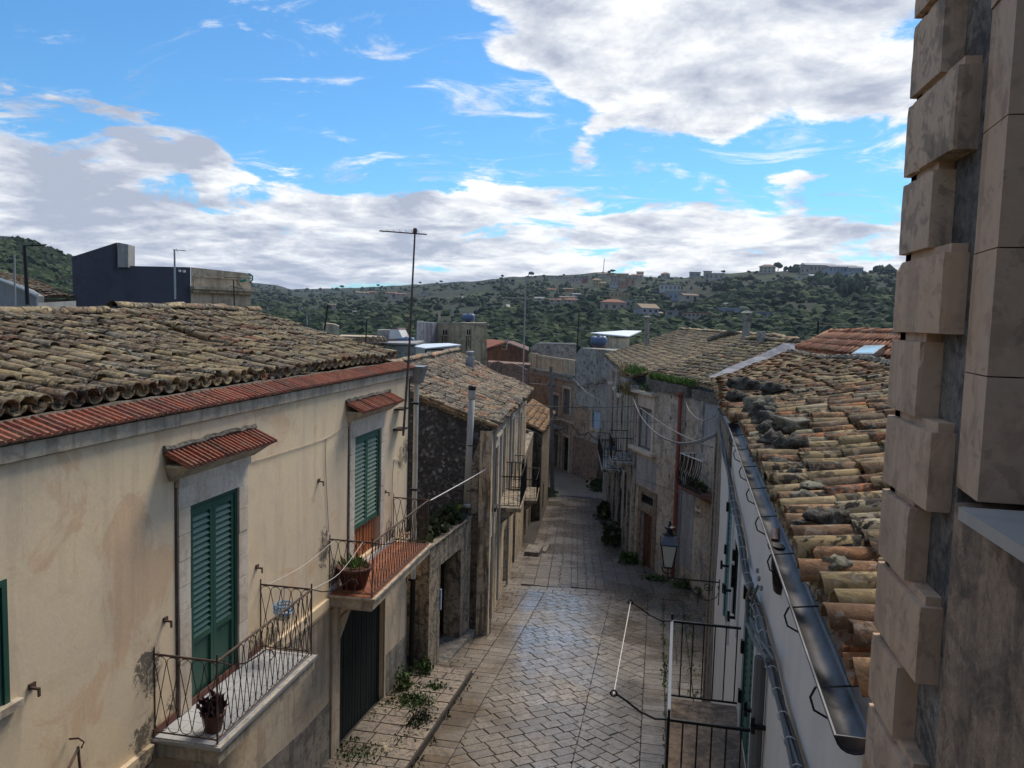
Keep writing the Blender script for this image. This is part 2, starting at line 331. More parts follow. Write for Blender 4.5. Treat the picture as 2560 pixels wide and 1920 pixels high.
# ---------------------------------------------------------------- mesh helpers
class Fr:
    """a facade's frame: a along the wall, d outwards, z up"""
    def __init__(s, x, y, dx, dy, side=1):
        L = math.hypot(dx, dy); s.o = Vector((x, y, 0)); s.t = Vector((dx / L, dy / L, 0)); s.n = Vector((dy / L, -dx / L, 0)) * side
    def p(s, a, d, z): return s.o + s.t * a + s.n * d + Vector((0, 0, z))
    def px(s, u, v, d=0.0):
        r_ = ray(u, v); k = (s.o + s.n * d).dot(s.n) / r_.dot(s.n); q = r_ * k
        return (q - s.o).dot(s.t), q.z
class MB:
    def __init__(s): s.v = []; s.f = []
    def add(s, vs, fs):
        k = len(s.v); s.v += [Vector(q) for q in vs]; s.f += [tuple(i + k for i in f) for f in fs]; return s
    def hexa(s, p): return s.add(p, [(0, 3, 2, 1), (4, 5, 6, 7), (0, 1, 5, 4), (1, 2, 6, 5), (2, 3, 7, 6), (3, 0, 4, 7)])
    def box(s, x0, x1, y0, y1, z0, z1):
        return s.hexa([(x0, y0, z0), (x1, y0, z0), (x1, y1, z0), (x0, y1, z0), (x0, y0, z1), (x1, y0, z1), (x1, y1, z1), (x0, y1, z1)])
    def fb(s, fr, a0, a1, d0, d1, z0, z1):
        return s.hexa([fr.p(a0, d0, z0), fr.p(a1, d0, z0), fr.p(a1, d1, z0), fr.p(a0, d1, z0), fr.p(a0, d0, z1), fr.p(a1, d0, z1), fr.p(a1, d1, z1), fr.p(a0, d1, z1)])
    def prism(s, poly, vec):
        n = len(poly); vec = Vector(vec); a = [Vector(q) for q in poly]; b = [q + vec for q in a]
        fs = [tuple(range(n))[::-1], tuple(range(n, 2 * n))] + [(i, (i + 1) % n, n + (i + 1) % n, n + i) for i in range(n)]
        return s.add(a + b, fs)
    def tube(s, pts, r, n=5, closed=False):
        pts = [Vector(q) for q in pts]; N = len(pts); vs = []
        for i, q in enumerate(pts):
            a = pts[i - 1] if (i > 0 or closed) else q
            b = pts[(i + 1) % N] if (i < N - 1 or closed) else q
            d = (b - a); d = d.normalized() if d.length > 1e-9 else Vector((0, 0, 1))
            up = Vector((0, 0, 1)) if abs(d.z) < .9 else Vector((1, 0, 0))
            e1 = d.cross(up).normalized(); e2 = d.cross(e1)
            rr = r[i] if isinstance(r, (list, tuple)) else r
            for j in range(n):
                t_ = 2 * PI * j / n; vs.append(q + e1 * math.cos(t_) * rr + e2 * math.sin(t_) * rr)
        fs = []
        for i in range(N if closed else N - 1):
            for j in range(n):
                A = i * n + j; B = i * n + (j + 1) % n; C_ = ((i + 1) % N) * n + (j + 1) % n; D = ((i + 1) % N) * n + j
                fs.append((A, B, C_, D))
        if not closed: fs += [tuple(range(n))[::-1], tuple(range((N - 1) * n, N * n))]
        return s.add(vs, fs)
    def lathe(s, c, prof, n=12, mat=None):
        c = Vector(c); vs = []; fs = []
        for (r_, z) in prof:
            for j in range(n):
                t_ = 2 * PI * j / n; q = Vector((r_ * math.cos(t_), r_ * math.sin(t_), z))
                if mat: q = mat @ q
                vs.append(c + q)
        for i in range(len(prof) - 1):
            for j in range(n): fs.append((i * n + j, i * n + (j + 1) % n, (i + 1) * n + (j + 1) % n, (i + 1) * n + j))
        fs += [tuple(range(n))[::-1], tuple(range((len(prof) - 1) * n, len(prof) * n))]
        return s.add(vs, fs)
    def mesh(s, name, mat, off, smooth=False):
        me = bpy.data.meshes.new(name); me.from_pydata([tuple(q - off) for q in s.v], [], s.f)
        me.materials.append(mat)
        if smooth: me.polygons.foreach_set('use_smooth', [True] * len(me.polygons))
        return me
    def build(s, name, mat, parent=None, smooth=False, label=None, cat=None, group=None, kind=None, base=None):
        mat = M[mat] if isinstance(mat, str) else mat
        if parent is not None: off = wloc(parent); loc = Vector((0, 0, 0))
        else:
            if base is None:
                xs = [q.x for q in s.v]; ys = [q.y for q in s.v]; base = Vector(((min(xs) + max(xs)) / 2, (min(ys) + max(ys)) / 2, min(q.z for q in s.v)))
            off = Vector(base); loc = off
        o = bpy.data.objects.new(name, s.mesh(name, mat, off, smooth)); COL.objects.link(o)
        o.location = loc
        if parent is not None: o.parent = parent
        tag(o, label, cat, group, kind)
        return o
def wloc(o):
    l = Vector(o.location)
    while o.parent: o = o.parent; l += Vector(o.location)
    return l
def tag(o, label=None, cat=None, group=None, kind=None):
    if label: o['label'] = label
    if cat: o['category'] = cat
    if group: o['group'] = group
    if kind: o['kind'] = kind
def thing(name, label, cat, loc, group=None):
    o = bpy.data.objects.new(name, None); COL.objects.link(o); o.location = loc; o.empty_display_size = .3
    tag(o, label, cat, group); return o
def inst(name, me, mtx, parent=None):
    o = bpy.data.objects.new(name, me); COL.objects.link(o)
    if parent is not None:
        o.parent = parent; mtx = Matrix.Translation(-wloc(parent)) @ mtx
    o.matrix_basis = mtx; return o
def wall(mb, fr, a0, a1, z0, z1, ops=(), rev=.18, depth=3.0):
    """wall with real openings: cells round the openings, a body behind"""
    A = sorted({a0, a1, *[o[0] for o in ops], *[o[1] for o in ops]}); Z = sorted({z0, z1, *[o[2] for o in ops], *[o[3] for o in ops]})
    for i in range(len(A) - 1):
        for j in range(len(Z) - 1):
            ca = (A[i] + A[i + 1]) / 2; cz = (Z[j] + Z[j + 1]) / 2
            if any(o[0] < ca < o[1] and o[2] < cz < o[3] for o in ops): continue
            mb.fb(fr, A[i], A[i + 1], -rev, 0, Z[j], Z[j + 1])
    if depth: mb.fb(fr, a0, a1, -depth, -rev, z0, z1)
    return mb

# ground profile of the street
def gz(y):
    if y < 25.5: return -8.29 - .0865 * (y - 16.65)
    if y < 57: return -9.0555 - .125 * (y - 25.5)
    return -12.993 - .03 * (y - 57)
def ground_px(u, v):
    d = ray(u, v); lo, hi = 1., 300.
    for _ in range(50):
        mm = (lo + hi) / 2; P_ = d * (mm / d.y)
        if P_.z < gz(mm): hi = mm
        else: lo = mm
    return d * (lo / d.y)
# ================================================================ TERRAIN
SKY_PTS = [(-2500, 640, 900), (-900, 560, 800), (-200, 570, 750), (0, 602, 750), (60, 606, 760), (120, 628, 800), (180, 645, 850), (330, 690, 1400), (480, 716, 2600), (560, 712, 3000), (630, 706, 3000), (690, 712, 3000), (720, 722, 2900),
           (800, 721, 2700), (900, 718, 2500), (1000, 712, 2300), (1100, 706, 2100), (1200, 700, 2000), (1260, 692, 1900), (1340, 688, 1800), (1440, 684, 1750), (1510, 678, 1700), (1560, 684, 1700), (1620, 692, 1650),
           (1700, 692, 1550), (1780, 684, 1450), (1860, 678, 1400), (1950, 674, 1350), (2050, 675, 1300), (2150, 678, 1250), (2240, 676, 1250), (2500, 660, 1250), (3400, 640, 1300), (5200, 700, 1500)]
def skyline(az):
    """elevation angle tangent and ridge distance for a world azimuth (radians from +Y to +X)"""
    u = 1280 + FPX * math.tan(max(-1.25, min(1.25, az - _y)))
    for (a, b) in zip(SKY_PTS, SKY_PTS[1:]):
        if a[0] <= u <= b[0]:
            k = (u - a[0]) / (b[0] - a[0]); v = a[1] + k * (b[1] - a[1]); dd = a[2] + k * (b[2] - a[2])
            uu = max(0, min(2560, u)); r_ = ray(uu, v); return r_.z / math.hypot(r_.x, r_.y), dd
    return 0.03, 1500
def terr(az, d):
    te, dr = skyline(az)
    ztop = te * dr
    d0 = 300.0; zb = -19.0
    nz = noise.noise(Vector((d * math.sin(az) / 190, d * math.cos(az) / 190, 0))) * 9 + noise.noise(Vector((d * math.sin(az) / 60, d * math.cos(az) / 60, 3))) * 3.2
    if d <= d0:
        k = max(0, min(1, (d - 90) / (d0 - 90)))
        return -17.5 + (zb + 17.5) * k + nz * .15 * k
    if d <= dr:
        k = (d - d0) / (dr - d0)
        return zb + (ztop - zb) * (k ** 1.12) + nz * min(1, k * 3) * min(1, (1 - k) * 5) * (0.8 if dr > 2000 else 1)
    return ztop - (d - dr) * 0.06
def build_terrain():
    azs = []
    a = -PI
    while a < PI - 1e-6:
        azs.append(a); a += R(.3) if -R(50) < a < R(32) else R(4)
    ds = [0.5] + [90 * (1.045 ** i) for i in range(0, 98)]
    vs = []; fs = []
    for d in ds:
        for a in azs: vs.append((d * math.sin(a), d * math.cos(a), max(-80, terr(a, d)) if d > 1 else -17.5))
    n = len(azs)
    for i in range(len(ds) - 1):
        for j in range(n): fs.append((i * n + j, i * n + (j + 1) % n, (i + 1) * n + (j + 1) % n, (i + 1) * n + j))
    me = bpy.data.meshes.new('hillside'); me.from_pydata(vs, [], fs); me.materials.append(M['hill'])
    me.polygons.foreach_set('use_smooth', [True] * len(me.polygons))
    o = bpy.data.objects.new('hillside', me); COL.objects.link(o); tag(o, 'terraced green hillside rising beyond the town to the skyline', kind='structure')
    m2 = MB(); m2.add([(-19000, -19000, -82), (19000, -19000, -82), (19000, 19000, -82), (-19000, 19000, -82)], [(0, 1, 2, 3)])
    o = m2.build('ground', 'hill', label='far green plain beyond the hills', kind='structure', base=(0, 0, -82))
build_terrain()
def hill_pt(u, v):
    """where the ray through a photo pixel meets the hillside"""
    d = ray(u, v); az = math.atan2(d.x, d.y); h = math.hypot(d.x, d.y); s_ = d.z / h
    dd = 260.
    while dd < 4000:
        if dd * s_ <= terr(az, dd): break
        dd *= 1.006
    return Vector((dd * math.sin(az), dd * math.cos(az), terr(az, dd))), dd

# ico sphere templates
def ico(sub, seed=0, amp=.25, sq=1.0):
    bm_ = bmesh.new(); bmesh.ops.create_icosphere(bm_, subdivisions=sub, radius=1)
    rs = random.Random(seed); off = Vector((rs.random() * 20, rs.random() * 20, rs.random() * 20))
    vs = []
    for q in bm_.verts:
        k = 1 + amp * 1.6 * noise.noise(q.co * 1.6 + off) + amp * .8 * noise.noise(q.co * 4 + off); k += amp * .35 * noise.noise(q.co * 11 + off) * (sub > 2); c = q.co * k; vs.append((c.x, c.y, c.z * sq))
    fs = [tuple(x.index for x in f.verts) for f in bm_.faces]; bm_.free()
    return np.array(vs), fs
ICO2 = [ico(2, i, .35, .9) for i in range(8)]
ICO1 = [ico(1, i, .4, .9) for i in range(8)]
def bulk(items, name, mat, **kw):
    """items: (template, position, (sx,sy,sz), rot) joined into one mesh"""
    VS = []; FS = []; k = 0
    for (vs, fs), pos, sc, rt in items:
        c, s_ = math.cos(rt), math.sin(rt); q = vs * np.array(sc)
        x = q[:, 0] * c - q[:, 1] * s_ + pos[0]; y = q[:, 0] * s_ + q[:, 1] * c + pos[1]; z = q[:, 2] + pos[2]
        VS.append(np.stack([x, y, z], 1)); FS += [tuple(i + k for i in f) for f in fs]; k += len(vs)
    V_ = np.concatenate(VS)
    me = bpy.data.meshes.new(name); me.from_pydata(V_.tolist(), [], FS); me.materials.append(M[mat] if isinstance(mat, str) else mat)
    o = bpy.data.objects.new(name, me); COL.objects.link(o); tag(o, kw.get('label'), kw.get('cat'), kw.get('group'), kw.get('kind')); return o
def trees():
    it = []; rs = random.Random(11)
    def put(u, v, size, sq=1.0, big=False):
        P_, d = hill_pt(u, v)
        s_ = size * rs.choice((.5, .7, .85, 1, 1.2, 1.6))
        n_ = 3 if big else 1
        for q in range(n_):
            ox, oy = rs.uniform(-.7, .7) * s_ * (q > 0), rs.uniform(-.7, .7) * s_ * (q > 0)
            it.append(((rs.choice(ICO2) if d < 700 else rs.choice(ICO1)), (P_.x + ox, P_.y + oy, P_.z + s_ * .45 * sq), (s_, s_ * rs.uniform(.8, 1.2), s_ * .8 * sq), rs.uniform(0, 6)))
    clear = [(1700, 790, 70, 14), (1490, 790, 60, 12), (1620, 800, 30, 8), (1960, 690, 160, 9), (2080, 715, 110, 10), (1990, 760, 100, 20), (1120, 790, 70, 26), (1080, 740, 120, 10), (2180, 730, 70, 20), (1270, 825, 60, 18), (1750, 735, 60, 10)]
    clear += CLEAR
    n_ = 0
    while n_ < 13000:
        u = rs.uniform(-60, 2330) if rs.random() > .12 else rs.uniform(-60, 190); v0 = skyv(u)
        v = v0 + 3 + (rs.random() ** 0.8) * (880 - v0)
        if u < 200: v = v0 + 4 + rs.random() * 130
        dens = noise.noise(Vector((u / 85, v / 22, 1.3))) + .55 * noise.noise(Vector((u / 30, v / 9, 7)))
        if dens < -.3 + rs.uniform(-.35, .2): continue
        if any(((u - c[0]) / c[2]) ** 2 + ((v - c[1]) / c[3]) ** 2 < 1 for c in clear) and rs.random() < .85: continue
        P_, d = hill_pt(u, v)
        put(u, v, (3.0 if d > 900 else 2.6 + 1.2 * rs.random()) * (1.7 if d > 2200 else 1)); n_ += 1
    # dark pine belts on the right
    for (u0, v0, u1, v1, n_, s_, sq) in [(1790, 722, 2080, 745, 110, 4.2, 1.3), (2020, 708, 2180, 716, 60, 4.5, 1.5), (1850, 742, 2010, 748, 50, 4.5, 1.3), (2090, 738, 2140, 748, 16, 3.2, 2.6), (2140, 742, 2235, 752, 26, 3.2, 2.6), (2190, 676, 2235, 684, 30, 5, 1.2), (1950, 672, 2010, 682, 26, 4.5, 1.3), (1900, 735, 1960, 725, 40, 4, 1.4)]:
        for i in range(n_):
            k = rs.random(); put(u0 + (u1 - u0) * k, v0 + (v1 - v0) * k + rs.uniform(-3, 3), s_ * rs.uniform(.7, 1), sq)
    for i in range(70): put(rs.uniform(1480, 1560), rs.uniform(790, 850), 3.4)
    for i in range(160): put(rs.uniform(1200, 1480), rs.uniform(800, 868), 3.2, 1, True)
    for i in range(120): put(rs.uniform(1550, 1900), rs.uniform(805, 830), 3.2, 1, True)
    bulk(it, 'hillside_trees', 'hilltree', label='dense olive and carob trees covering the hillside', kind='stuff')
CLEAR = []
def skyv(u):
    for (a, b) in zip(SKY_PTS, SKY_PTS[1:]):
        if a[0] <= u <= b[0]: return a[1] + (u - a[0]) / (b[0] - a[0]) * (b[1] - a[1])
    return 700
for (u, s_, what) in [(1100 / 1, 0, 0)]: pass
for i, (u, s_, lab) in enumerate([(855, 7, 'umbrella pine on the distant left skyline'), (945, 6, 'small umbrella pine beside the tall aerial mast on the skyline'), (1051, 5, 'round tree on the skyline above the left terraces'), (1103, 5, 'round tree alone on the skyline left of the masts'),
                                  (1256, 5, 'dark round tree on the skyline behind the thin aerial'), (1328, 8, 'tall conical tree on the skyline at the second mast'), (1532, 5, 'single bush tree on the hilltop right of the radio mast'), (1945, 9, 'large dark round tree on the skyline left of the grey sheds'),
                                  (1808, 4, 'small tree standing alone on the bare crest'), (1990, 7, 'dark tree on the crest beside the pale hall')]):
    P_, d = hill_pt(u, skyv(u) + 2.0)
    t_ = thing('hill_tree', lab, 'tree', P_, 'trees on the skyline')
    mb = MB(); mb.tube([P_ - Vector((0, 0, 1)), P_ + Vector((0, 0, s_ * .8))], [s_ * .09, s_ * .05], 6); mb.build('trunk', 'brownwood', t_)
    it = [(random.choice(ICO2), (P_.x + random.uniform(-.4, .4) * s_, P_.y, P_.z + s_ * random.uniform(.75, 1.1)), (s_ * .65, s_ * .6, s_ * .42), i) for q in range(4)]
    o = bulk([(a, (b[0] - P_.x, b[1] - P_.y, b[2] - P_.z), c, r_) for a, b, c, r_ in it], 'crown', 'hilltree'); o.parent = t_

# ================================================================ PAVING
def clip(poly, zone):
    """Sutherland-Hodgman, zone convex counter-clockwise, 2-D"""
    out = poly
    for i in range(len(zone)):
        a = zone[i]; b = zone[(i + 1) % len(zone)]; inp = out; out = []
        if not inp: return []
        side = lambda q: (b[0] - a[0]) * (q[1] - a[1]) - (b[1] - a[1]) * (q[0] - a[0])
        for j in range(len(inp)):
            p, q = inp[j], inp[(j + 1) % len(inp)]; sp, sq = side(p), side(q)
            if sp >= 0: out.append(p)
            if (sp >= 0) != (sq >= 0):
                k = sp / (sp - sq); out.append((p[0] + (q[0] - p[0]) * k, p[1] + (q[1] - p[1]) * k))
    return out
def area(p): return abs(sum(p[i][0] * p[(i + 1) % len(p)][1] - p[(i + 1) % len(p)][0] * p[i][1] for i in range(len(p)))) / 2
def stone_geo(poly, hf, gap=.011, lift=0.0):
    cx = sum(q[0] for q in poly) / len(poly); cy = sum(q[1] for q in poly) / len(poly)
    def inset(g):
        o = []
        for q in poly:
            dx, dy = q[0] - cx, q[1] - cy; L = math.hypot(dx, dy) or 1; k = max(.3, 1 - g * 1.3 / L); o.append((cx + dx * k, cy + dy * k))
        return o
    h = lift + random.uniform(-.004, .005); tx, ty = random.uniform(-.008, .008), random.uniform(-.008, .008)
    z = lambda q, e: hf(q[0], q[1]) + h + e + (q[0] - cx) * tx + (q[1] - cy) * ty
    p1 = inset(gap); p2 = inset(gap + .006)
    n = len(poly)
    vs = [(q[0], q[1], z(q, -.045)) for q in p1] + [(q[0], q[1], z(q, .009)) for q in p1] + [(q[0], q[1], z(q, .014)) for q in p2]
    fs = [tuple(range(2 * n, 3 * n))]
    for i in range(n):
        j = (i + 1) % n; fs += [(i, j, n + j, n + i), (n + i, n + j, 2 * n + j, 2 * n + i)]
    return vs, fs, (cx, cy)
def lay(stones, parent, name, mat, hf, nmax, gap=.011, lift=0.0):
    g = []
    for p in stones:
        if len(p) < 3 or area(p) < .004: continue
        vs, fs, c = stone_geo(p, hf, gap, lift); g.append((Vector((c[0], c[1], hf(*c))).length, vs, fs))
    g.sort(key=lambda t_: t_[0])
    vis = []; rest = []
    for t_ in g:
        q = sum((Vector(v_) for v_ in t_[1]), Vector()) / len(t_[1]); w_ = q.dot(CF); uu = 1280 + FPX * q.dot(CR) / w_; vv = 960 - FPX * q.dot(CU) / w_
        (vis if (w_ > 0 and -20 < uu < 2580 and vv < 1950 and len(vis) < nmax) else rest).append(t_)
    for _, vs, fs in vis: MB().add(vs, fs).build(name, mat, parent)
    if rest:
        mb = MB()
        for _, vs, fs in rest: mb.add(vs, fs)
        mb.build(name + 's', mat, parent, kind='stuff')
street = bpy.data.objects.new('street', None)
def street_base():
    mb = MB(); ys = [6] + [6 + i * 1.5 for i in range(1, 14)] + [25.5 + i * 2.25 for i in range(15)] + [60, 66, 72, 80, 95]
    L = lambda y: -5.6 if y < 17 else (-5.7 - (y - 20) * .1 if y > 20 else -7)
    Rr = lambda y: 1.6 if y < 17 else 3.4 - max(0, y - 22) * .1
    for a, b in zip(ys, ys[1:]):
        la, lb, ra, rb = (-10, -10, 4.5, 4.5) if a < 56 else (-14, -16, 3, 3)
        mb.add([(la, a, gz(a) - .02), (ra, a, gz(a) - .02), (rb, b, gz(b) - .02), (lb, b, gz(b) - .02)], [(0, 1, 2, 3)])
    o = mb.build('street', 'joint', label='narrow stone-paved street running downhill between the old houses', kind='structure', base=(0, 17, gz(17)))
    return o
street = street_base()
HF = lambda x, y: gz(y)
def paving_near():
    S = []
    # chevron field in two halves, apex away from the camera
    xm = -1.25
    for sgn, zone in ((1, [(-3.42, 7), (xm, 7), (xm, 25.12), (-3.42, 24.82)]), (-1, [(xm, 7), (-.06, 7), (-.06, 25.29), (xm, 25.12)])):
        w_, l_ = .265, .42; c45 = math.cos(R(40)); s45 = math.sin(R(40))
        e1 = (c45, s45 * sgn); e2 = (-s45 * sgn, c45)
        for i in range(-90, 120):
            off = (i % 2) * .5 * l_ + random.uniform(-.06, .06)
            a = -30
            while a < 40:
                ll = l_ * random.uniform(.8, 1.25); b = a + ll
                cxm = (a + b) / 2 * e1[0] + i * w_ * e2[0]; cym = (a + b) / 2 * e1[1] + i * w_ * e2[1]
                if abs(cxm) < 5 and -8 < cym < 12:
                    p = []
                    for (s_, t_) in ((a, i * w_), (b, i * w_), (b, (i + 1) * w_), (a, (i + 1) * w_)):
                        p.append((xm + (s_ + off) * e1[0] + t_ * e2[0], 16 + (s_ + off) * e1[1] + t_ * e2[1]))
                    q = clip(p, zone)
                    if q: S.append(q)
                a = b
    def strip(x0, x1, y0, y1, n0, n1, ly):
        y = y0
        while y < y1:
            h = ly * random.uniform(.75, 1.3); n = random.randint(n0, n1)
            for k in range(n):
                a = x0 + (x1 - x0) * k / n; b = x0 + (x1 - x0) * (k + 1) / n
                S.append([(a, y), (b, y), (b, min(y + h, y1)), (a, min(y + h, y1))])
            y += h
    strip(-3.98, -3.42, 7, 24.78, 1, 1, .30)
    strip(-.06, .42, 7, 25.3, 1, 1, .34)
    strip(.42, 1.05, 9, 25.3, 1, 2, .34)
    # cross band at the threshold
    for r_ in range(2):
        x = -4.0
        while x < 1.6:
            w_ = random.uniform(.35, .6); y0 = 24.75 + r_ * .4 + (x + 4) * .14; S.append([(x, y0), (x + w_, y0 + w_ * .14), (x + w_, y0 + .38 + w_ * .14), (x, y0 + .38)]); x += w_
    return S
def paving_far():
    S = []
    import itertools
    h = R(4.78 - 10.7); dx, dy = math.tan(h), 1
    X0 = lambda y: (y - 25.6) * dx
    bands = [(-4.35, -3.9, .42, 1), (-3.9, -3.42, .40, 1), (-3.42, -2.62, .24, 2), (-2.62, -2.40, .55, 1), (-2.40, -1.45, .24, 3), (-1.45, -.95, .34, 1), (-.95, -.45, .40, 1), (-.45, .2, .3, 2)]
    for (a, b, ly, n) in bands:
        y = 25.7 + (.25 if a > -2.7 else 0)
        while y < 55.6:
            hh = ly * random.uniform(.75, 1.3)
            offs = random.uniform(-.12, .12)
            xs = [a] + [a + (b - a) * (k / n) + offs / n for k in range(1, n)] + [b]
            for k in range(n):
                S.append([(xs[k] + X0(y), y), (xs[k + 1] + X0(y), y), (xs[k + 1] + X0(y + hh), y + hh), (xs[k] + X0(y + hh), y + hh)])
            y += hh
    return S
def paving_sides():
    S = []
    def field(x0f, x1f, y0, y1, ly, lx):
        y = y0
        while y < y1:
            h = ly * random.uniform(.7, 1.35); x = x0f(y)
            while x < x1f(y):
                w_ = lx * random.uniform(.6, 1.4); S.append([(x, y), (min(x + w_, x1f(y)), y + random.uniform(-.02, .02)), (min(x + w_, x1f(y)), y + h), (x, y + h)]); x += w_
            y += h
    field(lambda y: -5.4, lambda y: -3.98, 17.2, 25.0, .30, .46)
    field(lambda y: -5.0 - (y - 25) * .1, lambda y: -4.35 - (y - 25.6) * .1037, 25.2, 34, .36, .5)
    field(lambda y: 1.05, lambda y: 2.2, 17, 26, .34, .5)
    field(lambda y: .2 - (y - 25.6) * .1037, lambda y: max(.3, 1.9 - (y - 25.6) * .36), 25.7, 31.5, .32, .45)
    return S
S1 = paving_near()
lay(S1, street, 'paving_stone', 'pave', HF, 285, .009)
mbx = paving_far() + paving_sides()
g_ = MB()
for p in mbx:
    if area(p) > .004:
        vs, fs, c = stone_geo(p, HF, .010); g_.add(vs, fs)
g_.build('small_paving_stones', 'pave', street, kind='stuff')
# smooth far stretch, drain slot
mb = MB(); a = ground_px(1400, 1240); b = ground_px(1487, 1243)
mb.add([(q[0], q[1], gz(q[1]) + .012) for q in [(-14, 55.9), (1.5, 55.9), (1.5, 90), (-16, 90)]], [(0, 1, 2, 3)]); mb.build('far_pavement', 'pave_walk', street)
mb = MB(); mb.box(a.x, b.x, a.y - .12, a.y + .12, gz(a.y) - .02, gz(a.y) + .03); mb.build('drain_slot', 'void', street)
# raised pavement on the left, in front of the cream house
walk = MB()
hw = lambda x, y: gz(y) + .16
walk.hexa([(-5.5, 6, gz(6) - .5), (-3.99, 6, gz(6) - .5), (-3.99, 17.1, gz(17.1) - .5), (-5.5, 17.1, gz(17.1) - .5), (-5.5, 6, gz(6) + .12), (-3.99, 6, gz(6) + .12), (-3.99, 17.1, gz(17.1) + .12), (-5.5, 17.1, gz(17.1) + .12)])
walk = walk.build('pavement', 'joint', label='raised overgrown stone pavement along the cream house', kind='structure')
S = []
y = 9.0
while y < 17.0:
    h = .36 * random.uniform(.75, 1.3); x = -5.42
    while x < -4.0:
        w_ = random.uniform(.32, .6); x1 = min(x + w_, -4.0)
        if x1 > -4.2: x1 = -4.0
        S.append([(x, y), (x1, y), (x1, y + h), (x, y + h)]); x = x1
    y += h
lay(S, walk, 'kerb_stone', 'pave_walk', hw, 120, .014, -.02)

# ================================================================ TILE ROOFS
def tile_mesh(name, mat, r0, r1, L, bend=0.0, brk=0.0, thick=.013, inner=True):
    """half-round clay tile, wide end downhill (+y), local origin at its upper end"""
    vs = []; N = 5
    rows = [(0, r0), (L, r1)]
    for (y, r_) in rows:
        for k in range(N + 1):
            t_ = PI * k / N; yy = y
            if y > 0: yy += brk * math.sin(k * 2.3)
            vs.append((r_ * math.cos(t_), yy, r_ * .82 * math.sin(t_) + bend * (y > 0)))
    for (y, r_) in rows:
        for k in range(N + 1):
            t_ = PI * k / N; yy = y + (brk * math.sin(k * 2.3) if y > 0 else 0)
            vs.append(((r_ - thick) * math.cos(t_), yy, (r_ - thick) * .82 * math.sin(t_) + bend * (y > 0) - .001))
    n = N + 1; fs = []
    for k in range(N):
        fs.append((k, k + 1, n + k + 1, n + k)); fs.append((2 * n + k, 3 * n + k, 3 * n + k + 1, 2 * n + k + 1)); fs.append((n + k, n + k + 1, 3 * n + k + 1, 3 * n + k))
    fs.append((0, n, 3 * n, 2 * n)); fs.append((N, 2 * n + N, 3 * n + N, n + N))
    me = bpy.data.meshes.new(name); me.from_pydata(vs, [], fs); me.materials.append(M[mat])
    me.polygons.foreach_set('use_smooth', [i < 3 * N and i % 3 != 2 for i in range(len(fs))])
    return me, np.array(vs), fs
